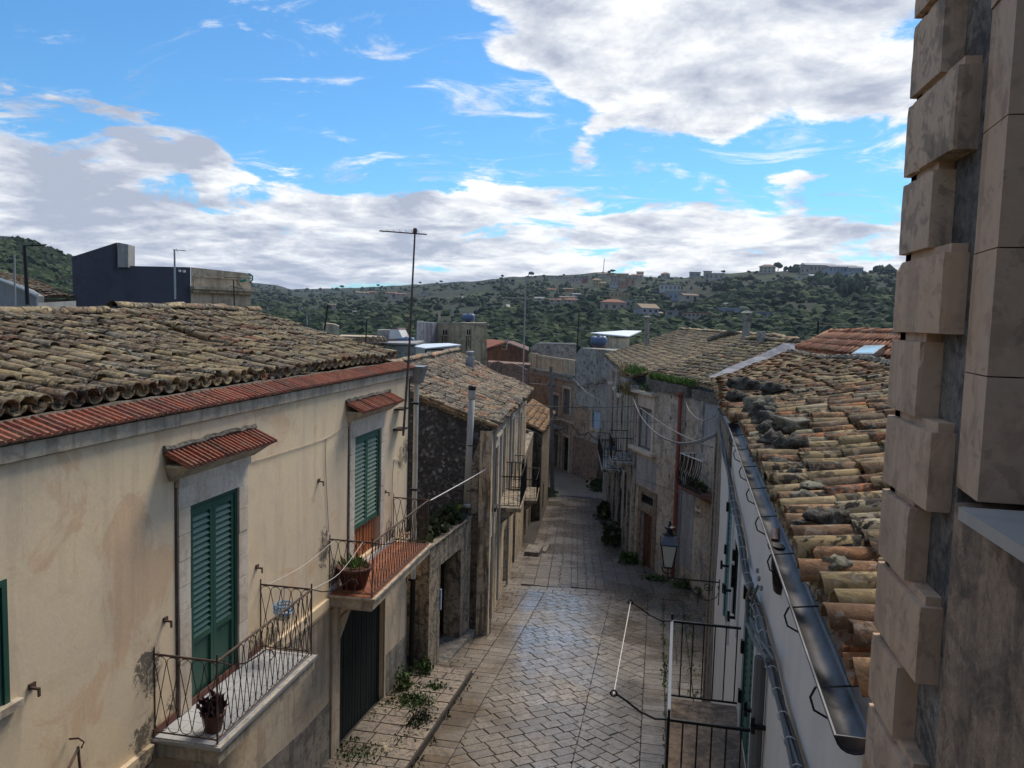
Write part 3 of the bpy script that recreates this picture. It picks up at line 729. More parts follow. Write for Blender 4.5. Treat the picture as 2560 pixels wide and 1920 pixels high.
def roof(parent, E0, E1, R0, R1, pitch, ex, mat, nparts=300, jit=1.0, sag=.04, rad=.52, seed=1, skip=None, pans=True, deck='joint'):
    rs = random.Random(seed)
    E0, E1, R0, R1 = map(Vector, (E0, E1, R0, R1))
    nc = max(2, int((E1 - E0).length / pitch)); nr = max(2, int(((R0 - E0).length + (R1 - E1).length) / 2 / ex))
    def S_(u, v):
        a = E0.lerp(E1, u); b = R0.lerp(R1, u); p = a.lerp(b, v)
        p.z += sag * (noise.noise(Vector((u * 6 + seed, v * 3, 0))) - .4 * math.sin(PI * v)); return p
    L = ex * 1.28; r1 = pitch * rad * .86; r0 = r1 * .80
    var = [tile_mesh('roof_tile', mat, r0 * k, r1 * k, L * q, 0, br) for k, q, br in ((1, 1, 0), (1.06, .97, .006), (.95, 1.02, -.008), (1.0, .9, .02))]
    covers = []; pn = []
    for i in range(nc):
        cj = rs.uniform(-.01, .01) * jit
        for j in range(nr + 1):
            if skip and skip((i + .5) / nc, j / nr): continue
            u = (i + .5) / nc; v = max(0, (j + .95) / nr) if j < nr else 1.0
            p = S_(u, min(v, 1.0)); q = S_(min(1, u + .5 / nc), min(v, 1)); dn = (S_(u, max(0, v - 1 / nr)) - S_(u, v)) if v > 0 else (E0 - R0)
            dn.normalize(); xa = (E1 - E0).normalized(); nz = xa.cross(dn)
            if nz.z < 0: nz = -nz
            xa = dn.cross(nz).normalized()
            mtx = Matrix(((xa.x, dn.x, nz.x), (xa.y, dn.y, nz.y), (xa.z, dn.z, nz.z))).to_4x4()
            rot = Matrix.Rotation(rs.gauss(0, .035) * jit, 4, 'Z') @ Matrix.Rotation(.045 + rs.gauss(0, .015) * jit, 4, 'X') @ Matrix.Rotation(rs.gauss(0, .06) * jit, 4, 'Y')
            pos = p + xa * (cj + rs.gauss(0, .007) * jit) + dn * rs.gauss(0, .022) * jit + nz * (pitch * .16 + rs.gauss(0, .005) * jit)
            covers.append((p.length, Matrix.Translation(pos) @ mtx @ rot, rs.randrange(4) if rs.random() < .6 else 0))
            if pans:
                pp = p + xa * pitch * .5 + nz * (pitch * .17)
                pn.append(Matrix.Translation(pp) @ mtx @ Matrix.Rotation(PI, 4, 'Y') @ Matrix.Rotation(-.03, 4, 'X'))
    covers.sort(key=lambda t_: t_[0])
    mb_v = []; mb_f = []; k = 0
    def addm(mtx, vs, fs):
        nonlocal k
        A = np.array(mtx.to_3x3()); T = np.array(mtx.translation); mb_v.append(vs @ A.T + T); mb_f.extend([tuple(i + k for i in f) for f in fs]); k += len(vs)
    for n_, (_, mtx, vi) in enumerate(covers):
        if n_ < nparts: inst('roof_tile', var[vi][0], mtx, parent)
        else: addm(mtx, var[vi][1], var[vi][2])
    for mtx in pn: addm(mtx, var[0][1], var[0][2])
    if mb_v:
        V_ = np.concatenate(mb_v) - np.array(wloc(parent))
        me = bpy.data.meshes.new('roof_tiles'); me.from_pydata(V_.tolist(), [], mb_f); me.materials.append(M[mat]); nf_ = len(var[0][2]); me.polygons.foreach_set('use_smooth', [(i % nf_) < 15 and (i % nf_) % 3 != 2 for i in range(len(mb_f))])
        o = bpy.data.objects.new('roof_tiles', me); COL.objects.link(o); o.parent = parent; tag(o, kind='stuff')
    mb = MB(); dz = Vector((0, 0, -.10)); G = 6; vs = [S_(i / G, j / G) + Vector((0, 0, -.03)) for i in range(G + 1) for j in range(G + 1)]
    fs = [(i * (G + 1) + j, (i + 1) * (G + 1) + j, (i + 1) * (G + 1) + j + 1, i * (G + 1) + j + 1) for i in range(G) for j in range(G)]
    mb.add(vs, fs); mb.build('roof_deck', deck, parent)
    return S_
def lumpy(parent, path, r_, mat='mortar', seed=1, name='ridge_mortar'):
    rs = random.Random(seed); path = [Vector(q) for q in path]; P_ = []; rr = []
    for a, b in zip(path, path[1:]):
        n = max(2, int((b - a).length / .13))
        for i in range(n): P_.append(a.lerp(b, i / n) + Vector((rs.uniform(-.03, .03), rs.uniform(-.03, .03), rs.uniform(-.03, .01)))); rr.append(r_ * rs.uniform(.55, 1.1))
    mb = MB(); mb.tube(P_, rr, 6); return mb.build(name, mat, parent)
def ridge(parent, P0, P1, mat='tile_a', r_=.12, L=.42, seed=3, mort='mortar'):
    rs = random.Random(seed); P0 = Vector(P0); P1 = Vector(P1); d = (P1 - P0); n = max(1, int(d.length / L)); dn = d.normalized(); xa = dn.cross(Vector((0, 0, 1))).normalized(); nz = xa.cross(dn)
    if nz.z < 0: nz = -nz; xa = -xa
    me, vs, fs = tile_mesh('ridge_tile', mat, r_ * .9, r_, d.length / n * 1.15)
    mt = Matrix(((xa.x, dn.x, nz.x), (xa.y, dn.y, nz.y), (xa.z, dn.z, nz.z))).to_4x4()
    for i in range(n):
        inst('ridge_tile', me, Matrix.Translation(P0 + d * (i / n) + nz * rs.uniform(.01, .04)) @ mt @ Matrix.Rotation(rs.gauss(0, .04), 4, 'Z') @ Matrix.Rotation(rs.gauss(0, .03), 4, 'X'), parent)
    lumpy(parent, [P0 + Vector((0, 0, -.05)), P1 + Vector((0, 0, -.05))], r_, mort, seed)
def rock(name, pos, sc, mat, label, seed, group=None):
    vs, fs = ico(3, seed, .40, 1); rs = random.Random(seed); a = rs.uniform(0, 6)
    q = vs * np.array(sc); c, s_ = math.cos(a), math.sin(a)
    v2 = np.stack([q[:, 0] * c - q[:, 1] * s_, q[:, 0] * s_ + q[:, 1] * c, q[:, 2]], 1)
    me = bpy.data.meshes.new(name); me.from_pydata(v2.tolist(), [], fs); me.materials.append(M[mat]); me.polygons.foreach_set('use_smooth', [True] * len(fs))
    o = bpy.data.objects.new(name, me); COL.objects.link(o); o.location = pos; tag(o, label, 'stone', group); return o
def clump(mb, c, rad, n, size, up=.5, thin=.3, rs=random):
    """n leaf-sized faces spread through a volume"""
    for i in range(n):
        p = Vector((max(-.95, min(.95, rs.gauss(0, .4))), max(-.95, min(.95, rs.gauss(0, .4))), min(1, abs(rs.gauss(0, .45))))); p = Vector((p.x * rad[0], p.y * rad[1], p.z * rad[2])) + Vector(c)
        d = Vector((rs.uniform(-1, 1), rs.uniform(-1, 1), rs.uniform(-.2, 1) + up)).normalized(); s_ = size * rs.uniform(.6, 1.4)
        w_ = d.cross(Vector((rs.uniform(-1, 1), rs.uniform(-1, 1), rs.uniform(-1, 1)))).normalized() * s_ * thin
        mb.add([p - w_ * .3, p + d * s_ * .5 - w_, p + d * s_, p + d * s_ * .5 + w_], [(0, 1, 2, 3)])
def plant(name, c, rad, n, size, mat, label, cat='plant', group=None, thin=.3, up=.5, seed=0, stuff=False):
    mb = MB(); clump(mb, c, rad, n, size, up, thin, random.Random(seed)); return mb.build(name, mat, label=label, cat=None if stuff else cat, group=group, base=c, kind='stuff' if stuff else None)
# ================================================================ FACADE PIECES
def shutter(parent, fr, a0, a1, z0, z1, d, mat, smat, panel=0.0, nsl=22, leaves=2, slats=True, name='shutter'):
    fw = .055; mb = MB()
    mb.fb(fr, a0, a0 + fw, d - .05, d + .035, z0, z1); mb.fb(fr, a1 - fw, a1, d - .05, d + .035, z0, z1); mb.fb(fr, a0 + fw, a1 - fw, d - .05, d + .035, z1 - fw, z1)
    A0, A1 = a0 + fw + .004, a1 - fw - .004; lw = (A1 - A0) / leaves; st = .06
    for k in range(leaves):
        x0 = A0 + k * lw + .003; x1 = A0 + (k + 1) * lw - .003
        mb.fb(fr, x0, x0 + st, d - .03, d + .02, z0 + .01, z1 - fw - .01); mb.fb(fr, x1 - st, x1, d - .03, d + .02, z0 + .01, z1 - fw - .01)
        mb.fb(fr, x0 + st, x1 - st, d - .03, d + .02, z1 - fw - .1, z1 - fw - .01)
        if panel > 0:
            mb.fb(fr, x0 + st, x1 - st, d - .025, d - .005, z0 + .01, z0 + panel); mb.fb(fr, x0 + st, x1 - st, d - .03, d + .02, z0 + panel - .07, z0 + panel)
        else: mb.fb(fr, x0 + st, x1 - st, d - .03, d + .02, z0 + .01, z0 + .1)
    sh = mb.build(name, mat, parent)
    mb = MB(); mb.fb(fr, A0, A1, d - .075, d - .055, z0, z1 - fw); mb.build('backing', 'void', sh)
    zb = z0 + max(panel, .1); zt = z1 - fw - .1
    n = nsl
    if slats:
        sp = (zt - zb) / n; w_ = lw - 2 * st - .006
        sm = MB(); hh = sp * .46; sm.hexa([(0, .018, -hh - .004), (w_, .018, -hh - .004), (w_, .024, -hh + .003), (0, .024, -hh + .003), (0, -.026, hh - .004), (w_, -.026, hh - .004), (w_, -.020, hh + .004), (0, -.020, hh + .004)])
        me = sm.mesh('slat', M[smat], Vector((0, 0, 0)))
        R3 = Matrix(((fr.t.x, fr.n.x, 0), (fr.t.y, fr.n.y, 0), (0, 0, 1))).to_4x4()
        for k in range(leaves):
            x0 = A0 + k * lw + st + .003
            for i in range(n):
                inst('slat', me, Matrix.Translation(fr.p(x0, d - .004, zb + (i + .5) * sp)) @ R3, sh)
    return sh
def loopcurve(fr0, c_a, z0, z1, hw_, pt):
    """figure-of-eight baluster; pt(a, z) -> world"""
    zm = (z0 + z1) / 2; P_ = []
    top = z1 - .015; bot = z0 + .015; rr = hw_
    seq = [(0, zm)]
    seq += [(rr * .55, zm + (top - zm) * .45), (rr * .96, top - rr * 1.1)]
    for k in range(1, 6): t_ = PI * k / 6; seq.append((rr * math.cos(t_), top - rr + rr * math.sin(t_)))
    seq += [(-rr * .96, top - rr * 1.1), (-rr * .55, zm + (top - zm) * .45), (0, zm), (rr * .55, zm - (zm - bot) * .45), (rr * .96, bot + rr * 1.1)]
    for k in range(1, 6): t_ = PI * k / 6; seq.append((rr * math.cos(t_), bot + rr - rr * math.sin(t_)))
    seq += [(-rr * .96, bot + rr * 1.1), (-rr * .55, zm - (zm - bot) * .45)]
    return [pt(c_a + a, z) for a, z in seq]
def loop_railing(parent, corners, z0, z1, pitch, mat='rust'):
    """corners: list of world xy points; looped iron railing"""
    mb = MB()
    for (a, b) in zip(corners, corners[1:]):
        a = Vector((*a, 0)); b = Vector((*b, 0)); mb.tube([a + Vector((0, 0, z1)), b + Vector((0, 0, z1))], .013, 6); mb.tube([a + Vector((0, 0, z0)), b + Vector((0, 0, z0))], .010, 5)
    for c in corners: mb.tube([Vector((*c, z0 - .06)), Vector((*c, z1 + .08))], .011, 6)
    rl = mb.build('railing', mat, parent)
    for (a, b) in zip(corners, corners[1:]):
        a = Vector((*a, 0)); b = Vector((*b, 0)); L = (b - a).length; n = max(1, round(L / pitch)); e = (b - a) / L
        for i in range(n):
            c = (i + .5) * L / n
            pt = lambda s_, z: a + e * s_ + Vector((0, 0, z)) + e.cross(Vector((0, 0, 1))) * random.uniform(-.003, .003)
            q = MB(); q.tube(loopcurve(None, c, z0, z1, L / n / 2 * .98, pt), .0058, 4, True)
            if random.random() < .3: q.lathe(a + e * c + Vector((0, 0, (z0 + z1) / 2 - .012)), [(.004, 0), (.014, .012), (.004, .024)], 6)
            q.build('baluster', mat, rl)
    return rl
def catch(parent, fr, a, z, mat='rust'):
    mb = MB(); mb.fb(fr, a - .012, a + .012, 0, .10, z, z + .02); mb.fb(fr, a - .012, a + .012, .085, .10, z - .06, z); mb.fb(fr, a - .02, a + .05, .0, .02, z - .005, z + .05); mb.build('shutter_catch', mat, parent)

# ================================================================ HOUSE A : cream house on the left
HA = thing('cream_house', 'cream rendered house on the left with red tile coping, green louvres and looped balconies', 'house', (-8, 9.5, -8))
fa = Fr(-5.4, 0, 0, 1)
opsA = [(3.9, 5.57, -3.42, -2.33), (8.18, 9.27, -4.78, -2.31), (13.24, 14.6, -4.62, -2.23), (12.6, 14.95, -9, -5.38)]
mb = wall(MB(), fa, 1.5, 16.45, -9.5, -1.18, opsA, .16, 0); mb.fb(fa, 1.5, 16.45, -5.5, -.16, -9.5, -1.3); mb.build('wall', 'cream', HA)
mb = MB(); mb.fb(fa, 1.5, 16.5, -.02, .065, -1.325, -1.185); mb.fb(fa, 1.5, 16.48, -.02, .03, -1.345, -1.325); mb.build('cornice', 'cornice', HA)
# lower wall tone: a thin second coat below the string course
mb = MB(); mb.fb(fa, 1.5, 12.24, 0, .012, -9.4, -5.06); mb.fb(fa, 15.0, 16.44, 0, .012, -9.4, -5.06); mb.build('lower_render', 'cream_low', HA)
mb = MB()
mb.prism([fa.p(*q) for q in [(9.6, .013, -9.3), (12.24, .013, -9.3), (12.24, .013, -6.72), (11.4, .013, -6.72), (9.6, .013, -6.5)]], fa.n * .012)
mb.build('dado', 'dado', HA); mb = MB(); p1 = fa.px(966.5, 1632); p2 = fa.px(1011, 1589)
mb.prism([fa.p(*q) for q in [(15.06, .013, -9.3), (16.43, .013, -9.3), (16.43, .013, p2[1]), (15.06, .013, p1[1])]], fa.n * .012); mb.build('dado', 'dado', HA)
for (a0, a1) in ((1.5, 7.44), (9.98, 12.1), (15.6, 16.45)):
    mb = MB(); mb.fb(fa, a0, a1, 0, .06, -4.99, -4.83); mb.fb(fa, a0, a1, 0, .035, -5.06, -4.99); mb.build('string_course', 'cream', HA)
# red coping tiles
def coping(parent, fr, a0, a1, d0, z0, d1, z1, w_, name, ribs=2, th=.022, mat="red_tile", jit=.006):
    n = max(1, round((a1 - a0) / w_)); w_ = (a1 - a0) / n
    prof = [(0, 0)]
    for k in range(ribs):
        b = k / ribs; u = 1 / ribs; prof += [(b + .10 * u, .0), (b + .28 * u, th), (b + .62 * u, th), (b + .80 * u, 0)]
    prof.append((1, 0))
    ax = Vector((0, d1 - d0, z1 - z0)); nrm = Vector((0, -(z1 - z0), (d1 - d0))).normalized()
    vs = []
    for e, q in ((0, 0), (1, 1)):
        for (x, h) in prof: vs.append(Vector((x * w_ * .985, ax.y * e, ax.z * e)) + nrm * h)
    for e in (0, 1):
        for (x, h) in prof: vs.append(Vector((x * w_ * .985, ax.y * e, ax.z * e)) + nrm * (h * .3 - .02))
    N = len(prof); fs = []
    for i in range(N - 1): fs += [(i, i + 1, N + i + 1, N + i), (2 * N + i, 3 * N + i, 3 * N + i + 1, 2 * N + i + 1), (N + i, N + i + 1, 3 * N + i + 1, 3 * N + i), (i, 2 * N + i, 2 * N + i + 1, i + 1)]
    fs += [(0, N, 3 * N, 2 * N), (N - 1, 3 * N - 1, 4 * N - 1, 2 * N - 1)]
    me = bpy.data.meshes.new(name); me.from_pydata([tuple(q) for q in vs], [], fs); me.materials.append(M[mat])
    R3 = Matrix(((fr.t.x, fr.n.x, 0), (fr.t.y, fr.n.y, 0), (0, 0, 1))).to_4x4()
    for i in range(n):
        inst(name, me, Matrix.Translation(fr.p(a0 + i * w_, d0 + random.uniform(-jit, jit) * 2, z0 + random.uniform(-jit, jit))) @ R3 @ Matrix.Rotation(random.gauss(0, .008), 4, 'Y'), parent)
coping(HA, fa, 1.6, 16.5, -.20, -1.03, .14, -1.135, .205, 'coping_tile')
mb = MB(); mb.tube([fa.p(1.6 + i * .3, -.235, -1.045 + random.uniform(-.012, .012)) for i in range(50)], .045, 6); mb.fb(fa, 1.6, 16.4, -.5, -.22, -1.3, -1.06); mb.build('mortar_ledge', 'mortar', HA)
SA = roof(HA, (-5.76, 1.8, -.97), (-5.76, 11.7, -.93), (-9.05, 1.8, -.24), (-9.05, 11.7, -.20), .245, .335, 'tile_a', 215, 1.2, .06, seed=5)
roof(HA, (-5.76, 11.75, -.93), (-5.72, 16.25, -.90), (-9.2, 11.9, -.10), (-8.95, 16.25, -.10), .245, .335, 'tile_a', 85, 1.2, .06, seed=6)
ridge(HA, (-9.1, 2, -.17), (-9.1, 11.9, -.13), 'tile_a', .13, .42, 5)
ridge(HA, (-9.25, 11.9, -.02), (-9.0, 16.3, -.02), 'tile_a', .13, .42, 6)
# back slopes (turned away from the street) and gable
mb = MB(); mb.prism([(-5.5, 16.28, -9), (-12.4, 16.28, -9), (-12.4, 16.28, -1.2), (-9.0, 16.28, -.2), (-5.76, 16.28, -1.02)], (0, .15, 0)); mb.build('gable_wall', 'stone_dark', HA)
mb = MB(); mb.add([(-9.1, 1.8, -.25), (-9.1, 16.3, -.15), (-12.6, 16.3, -1.2), (-12.6, 1.8, -1.2)], [(0, 1, 2, 3)]); mb.build('rear_roof', 'tile_a', HA)
# door/window surrounds with blocks, frieze, tiled canopy
def surround(parent, fr, a0, a1, z0, z1, side=.22, head=.26, mat='whitestone', d=.035):
    mb = MB(); 
    mb.fb(fr, a0 - side, a1 + side, 0, d, z1, z1 + head)
    mb.fb(fr, a0 - side - .03, a1 + side + .03, 0, d + .03, z1 + head + .012, z1 + head + .25)
    hd = mb.build('door_surround', mat, parent)
    n = 8; h = (z1 - z0) / n
    for s_ in (0, 1):
        for i in range(n):
            x0, x1 = (a0 - side, a0) if s_ == 0 else (a1, a1 + side)
            b = MB(); b.fb(fr, x0, x1, 0, d + random.uniform(-.004, .004), z0 + i * h + .004, z0 + (i + 1) * h - .004); b.build('jamb_stone', mat, hd)
    return hd
def canopy(parent, fr, a0, a1, zt, d1=.34, drop=.15):
    mb = MB(); z = zt - drop - .03
    mb.hexa([fr.p(a0 + .10, 0, z - .16), fr.p(a1 - .10, 0, z - .16), fr.p(a1 - .10, .06, z - .16), fr.p(a0 + .10, .06, z - .16), fr.p(a0 + .04, 0, z), fr.p(a1 - .04, 0, z), fr.p(a1 - .04, d1 - .05, z), fr.p(a0 + .04, d1 - .05, z)])
    mb.fb(fr, a0 + .03, a1 - .03, 0, d1 - .04, z, z + .035)
    c = mb.build('canopy', 'cornice', parent)
    coping(c, fr, a0, a1, .0, zt, d1, zt - drop, .19, 'canopy_tile', 2, .03)
    b = MB(); b.tube([fr.p(a0 + (a1 - a0) * i / 16, .012, zt + .02 + random.uniform(0, .03)) for i in range(17)], .04, 5); b.build('canopy_mortar', 'mortar', c)
mb = MB(); mb.fb(fa, 7.925, 7.955, 0, .012, -4.7, -1.98); mb.build('rust_strip', 'rust', HA); mb = MB(); mb.fb(fa, 12.985, 13.01, 0, .012, -4.7, -2.0); mb.build('rust_strip', 'rust', HA)
surround(HA, fa, 8.18, 9.27, -4.78, -2.31)
canopy(HA, fa, 7.72, 9.72, -1.60)
surround(HA, fa, 13.24, 14.6, -4.62, -2.23)
canopy(HA, fa, 12.85, 15.1, -1.58)
shutter(HA, fa, 8.18, 9.27, -4.76, -2.31, -.03, 'green', 'green', .78, 20)
sh2 = shutter(HA, fa, 13.24, 14.6, -4.0, -2.23, -.03, 'green2', 'slat2', 0, 19)
shutter(HA, fa, 3.9, 5.57, -3.42, -2.33, -.02, 'green', 'green', 0, 10, 2)
mb = MB(); mb.fb(fa, 3.8, 5.66, 0, .07, -3.49, -3.42); mb.build('window_sill', 'cornice', HA)
mb = MB()
for k in range(2):
    x0 = 13.3 + k * .62
    mb.fb(fa, x0, x0 + .6, -.12, -.08, -4.62, -3.98)
    for j in range(4): mb.fb(fa, x0 + .04 + j * .14, x0 + .14 + j * .14, -.08, -.065, -4.6, -4.02)
mb.build('door', 'orangewood', HA)
for (u, v) in ((75, 1722), (410, 1554), (640, 1421), (795, 1205), (962, 1232)): catch(HA, fa, *fa.px(u, v))
# ground-floor double door, stone frame with slanted head
gd = MB(); gd.fb(fa, 12.6, 13.75, -.13, -.09, -9, -5.38); gd.fb(fa, 13.78, 14.95, -.13, -.09, -9, -5.38); gd = gd.build('garage_door', 'blackgreen', HA)
for k in range(16):
    b = MB(); x0 = 12.62 + k * .145; b.fb(fa, x0, x0 + .128, -.09, -.078 + random.uniform(-.003, .003), -8.6, -5.4); b.build('plank', 'blackgreen', gd)
mb = MB(); mb.fb(fa, 12.25, 12.6, 0, .05, -9.3, -5.08); mb.fb(fa, 14.95, 15.04, 0, .03, -9.3, -5.08)
mb.prism([fa.p(12.6, -.05, -5.36), fa.p(12.6, -.05, -5.75), fa.p(13.1, -.05, -5.36)], fa.n * .10); mb.build('door_frame', 'cream_low', HA)
# balconies
def balcony_a(y0, y1, floor_mat, tn, sk):
    mb = MB(); mb.fb(fa, y0, y1, 0, .80, -5.0, -4.83); mb.fb(fa, y0 + .03, y1 - .03, 0, .76, -5.04, -5.0); mb.fb(fa, y0 - .02, y1 + .02, 0, .83, -4.83, -4.80)
    bl = mb.build('balcony', 'cornice', HA)
    mb = MB(); mb.fb(fa, y0 - .03, y1 + .03, .83, .842, -4.835, -4.795); mb.fb(fa, y0 - .032, y0 - .02, 0, .83, -4.835, -4.795); mb.build('edge_trim', 'alu' if tn else 'cornice', bl)
    nx = 4; ny = int((y1 - y0) / .2); sx = .78 / nx; sy = (y1 - y0) / ny
    for i in range(ny):
        for j in range(nx):
            b = MB(); b.fb(fa, y0 + i * sy + .003, y0 + (i + 1) * sy - .003, .01 + j * sx + .003, .01 + (j + 1) * sx - .003, -4.80, -4.79 + random.uniform(0, .001)); b.build('floor_tile', floor_mat, bl)
    mb = MB(); mb.fb(fa, y0, y1, .0, .015, -4.79, -4.70); mb.build('skirting', sk, bl)
    X = -5.4
    loop_railing(HA, [(X, y0 + .03), (X + .77, y0 + .03), (X + .77, y1 - .03), (X, y1 - .03)], -4.74, -3.84, .142)
    return bl
balcony_a(7.5, 9.92, 'tilewhite', True, 'terracotta')
balcony_a(12.2, 15.5, 'tilerust', False, 'white')
# curved clothes-line arms on the railings
for (y_, hook) in ((7.53, 1), (9.89, 1), (12.23, 1), (15.47, 1)):
    mb = MB(); z = -3.84; x = -4.63
    pts = [(x, y_, z), (x + .16, y_, z - .02), (x + .34, y_, z + .02), (x + .50, y_, z + .13), (x + .58, y_, z + .20), (x + .65, y_, z + .20), (x + .68, y_, z + .14), (x + .64, y_, z + .09)]
    mb.tube(pts, .008, 5); mb.build('clothes_line_arm', 'rust', HA)
mb = MB(); p = fa.px(165, 1862); q = [(0.0, 0.02), (.12, .06), (.22, .05), (.26, -.02), (.2, -.08), (-.1, -.22), (-.3, -.34)]
mb.tube([fa.p(p[0] + .02, .02 + abs(s_), p[1] + t_) for s_, t_ in ((0, .05), (.1, .07), (.16, .04), (.13, -.02))], .01, 5); mb.tube([fa.p(p[0] - .0, .13, p[1] - .02), fa.p(p[0] - .55, .30, p[1] - .22)], .014, 5); mb.tube([fa.p(p[0], .13, p[1]), fa.p(p[0] + .02, .15, p[1] - .5)], .014, 5)
mb.build('line_bracket', 'rust', HA)
# pipes at the far corner
mb = MB(); mb.tube([(-5.30, 16.60, -1.5), (-5.30, 16.60, -5.98)], .055, 10); mb.build('downpipe', 'pipewhite', HA)
mb = MB(); mb.tube([(-5.30, 16.58, -5.98), (-5.30, 16.56, -8.3)], .062, 10)
for z in (-1.95, -3.9, -5.98): mb.fb(fa, 16.52, 16.68, 0, .165, z - .02, z + .02)
mb.build('lower_downpipe', 'iron', HA)
mb = MB(); mb.hexa([(-5.42, 16.5, -1.5), (-5.2, 16.5, -1.5), (-5.2, 16.74, -1.5), (-5.42, 16.74, -1.5), (-5.5, 16.42, -1.12), (-5.1, 16.42, -1.12), (-5.1, 16.84, -1.12), (-5.5, 16.84, -1.12)]); mb.build('rainwater_hopper', 'steel', HA)
mb = MB(); mb.tube([fa.p(16.38, .012, -1.4), fa.p(16.38, .012, -6.0)], .02, 5); mb.build('gap_shadow_strip', 'cable_and_gap_black', HA)  # black strip modelled in place of the gap shadow beside the downpipe
# cables on the facade
def wire(name, pts, r_, mat, label, cat='cable', group=None, parent=None, n=14, sag=0.0):
    P_ = [Vector(q) for q in pts]
    if len(P_) == 2: P_ = [P_[0].lerp(P_[1], i / n) - Vector((0, 0, sag * 4 * (i / n) * (1 - i / n))) for i in range(n + 1)]
    else:
        o = []
        for i in range(len(P_) - 1):
            p0 = P_[max(0, i - 1)]; p1 = P_[i]; p2 = P_[i + 1]; p3 = P_[min(len(P_) - 1, i + 2)]
            for k in range(6):
                t_ = k / 6; o.append(.5 * ((2 * p1) + (-p0 + p2) * t_ + (2 * p0 - 5 * p1 + 4 * p2 - p3) * t_ * t_ + (-p0 + 3 * p1 - 3 * p2 + p3) * t_ ** 3))
        P_ = o + [P_[-1]]
    mb = MB(); mb.tube(P_, r_, 5); return mb.build(name, mat, parent, label=label, cat=cat, group=group)
def fpx(fr, u, v, d): a, z = fr.px(u, v, d); return fr.p(a, d, z)
wire('wall_cable', [fpx(fa, u, v, .015) for u, v in [(612, 1160), (700, 1133), (815, 1096), (868, 1065), (955, 1037)]], .006, 'cornice', None, None, parent=HA)
wire('wall_cable', [fpx(fa, u, v, .015) for u, v in [(815, 1096), (814, 1160), (818, 1250), (822, 1330)]], .005, 'cable', None, None, parent=HA)
wire('wall_cable', [fpx(fa, u, v, .02) for u, v in [(985, 1148), (990, 1147), (998, 1152), (1010, 1166)]], .008, 'pipewhite', None, None, parent=HA)
wire('wall_cable', [fpx(fa, u, v, .02) for u, v in [(985, 1150), (981, 1200), (979, 1300), (975, 1360)]], .006, 'cable', None, None, parent=HA)
# things around the cream house
ms = thing('aerial_mast', 'tall rusty television aerial mast bracketed to the corner of the cream house', 'aerial', (-5.22, 15.7, -2.5))
mb = MB(); mb.tube([(-5.22, 15.5, -2.52), (-5.20, 15.74, -.8), (-5.15, 15.86, 1.78)], [.026, .024, .018], 8); mb.build('pole', 'rust', ms)
mb = MB(); mb.fb(fa, 15.4, 15.8, 0, .2, -1.98, -1.95); mb.fb(fa, 15.35, 15.75, 0, .2, -2.4, -2.37); mb.build('bracket', 'iron', ms)
mb = MB(); mb.tube([(-4.92, 15.95, 1.70), (-5.86, 15.65, 1.735)], .014, 5)
for k in range(7): x = -5.05 - k * .13; mb.tube([(x + .07, 15.75 - .26, 1.74), (x - .07, 15.75 + .26, 1.74)], .005, 4)
mb.lathe((-5.15, 15.86, 1.70), [(.03, 0), (.045, .03), (.045, .1), (.03, .12)], 8); mb.build('aerial', 'rust', ms)
wire('washing_line', [(-5.3, 9.89, -3.84), (-5.28, 11.0, -3.90), (-5.3, 12.23, -3.84)], .004, 'rope', 'thin washing line strung between the two looped balconies', 'washing line')
wire('washing_line', [(-4.63, 9.89, -3.84), (-4.7, 11.0, -3.98), (-4.8, 12.23, -3.84)], .004, 'rope', 'outer slack washing line between the outer corners of the two balconies', 'washing line')
def pot(name, c, r0, r1, h, mat, label, cat='plant pot'):
    t_ = thing(name, label, cat, c); mb = MB(); mb.lathe(c, [(r0, 0), (r1, h * .85), (r1 * 1.08, h * .85), (r1 * 1.08, h), (r1 * .92, h), (r1 * .88, h * .8)], 16); mb.build('pot', mat, t_, True); return t_
t_ = pot('flower_pot', Vector((-4.83, 7.78, -4.79)), .085, .12, .22, 'terracotta', 'terracotta pot with a spiky purple plant in the corner of the white-tiled balcony')
mb = MB(); clump(mb, (-4.83, 7.78, -4.6), (.14, .14, .16), 190, .12, .6, .22, random.Random(4)); mb.build('leaves', 'leafpurple', t_)
t_ = thing('planter', 'large dark terracotta planter with green succulents on the terracotta balcony', 'plant pot', (-5.12, 12.65, -4.79))
mb = MB(); mb.lathe((-5.12, 12.65, -4.79), [(.20, 0), (.29, .32), (.31, .32), (.31, .38), (.28, .38), (.26, .3)], 18); mb.build('pot', 'terracotta', t_, True)
mb = MB(); clump(mb, (-5.12, 12.65, -4.45), (.22, .22, .12), 150, .13, .8, .16, random.Random(5)); mb.build('leaves', 'leafbright', t_)
t_ = thing('peg_basket', 'blue and white plastic peg basket hanging on the far end of the white-tiled balcony', 'basket', (-5.02, 9.82, -4.25))
mb = MB(); mb.lathe((-5.02, 9.82, -4.27), [(.095, 0), (.115, .10)], 14); mb.build('basin', flat('pale_plastic', (.50, .48, .36), .4), t_, True)
mb = MB(); 
for zz in (.10, .15, .20): mb.tube([Vector((-5.02 + .125 * math.cos(k), 9.82 + .125 * math.sin(k), -4.27 + zz)) for k in np.linspace(0, 2 * PI, 17)], .012, 4)
for k in range(14): a_ = 2 * PI * k / 14; mb.tube([(-5.02 + .12 * math.cos(a_), 9.82 + .12 * math.sin(a_), -4.17), (-5.02 + .13 * math.cos(a_), 9.82 + .13 * math.sin(a_), -4.06)], .008, 4)
mb.tube([(-5.02, 9.82, -4.1), (-5.02, 9.86, -3.85)], .005, 4)
mb.build('rim', flat('light_blue_plastic', (.20, .34, .50), .4), t_)
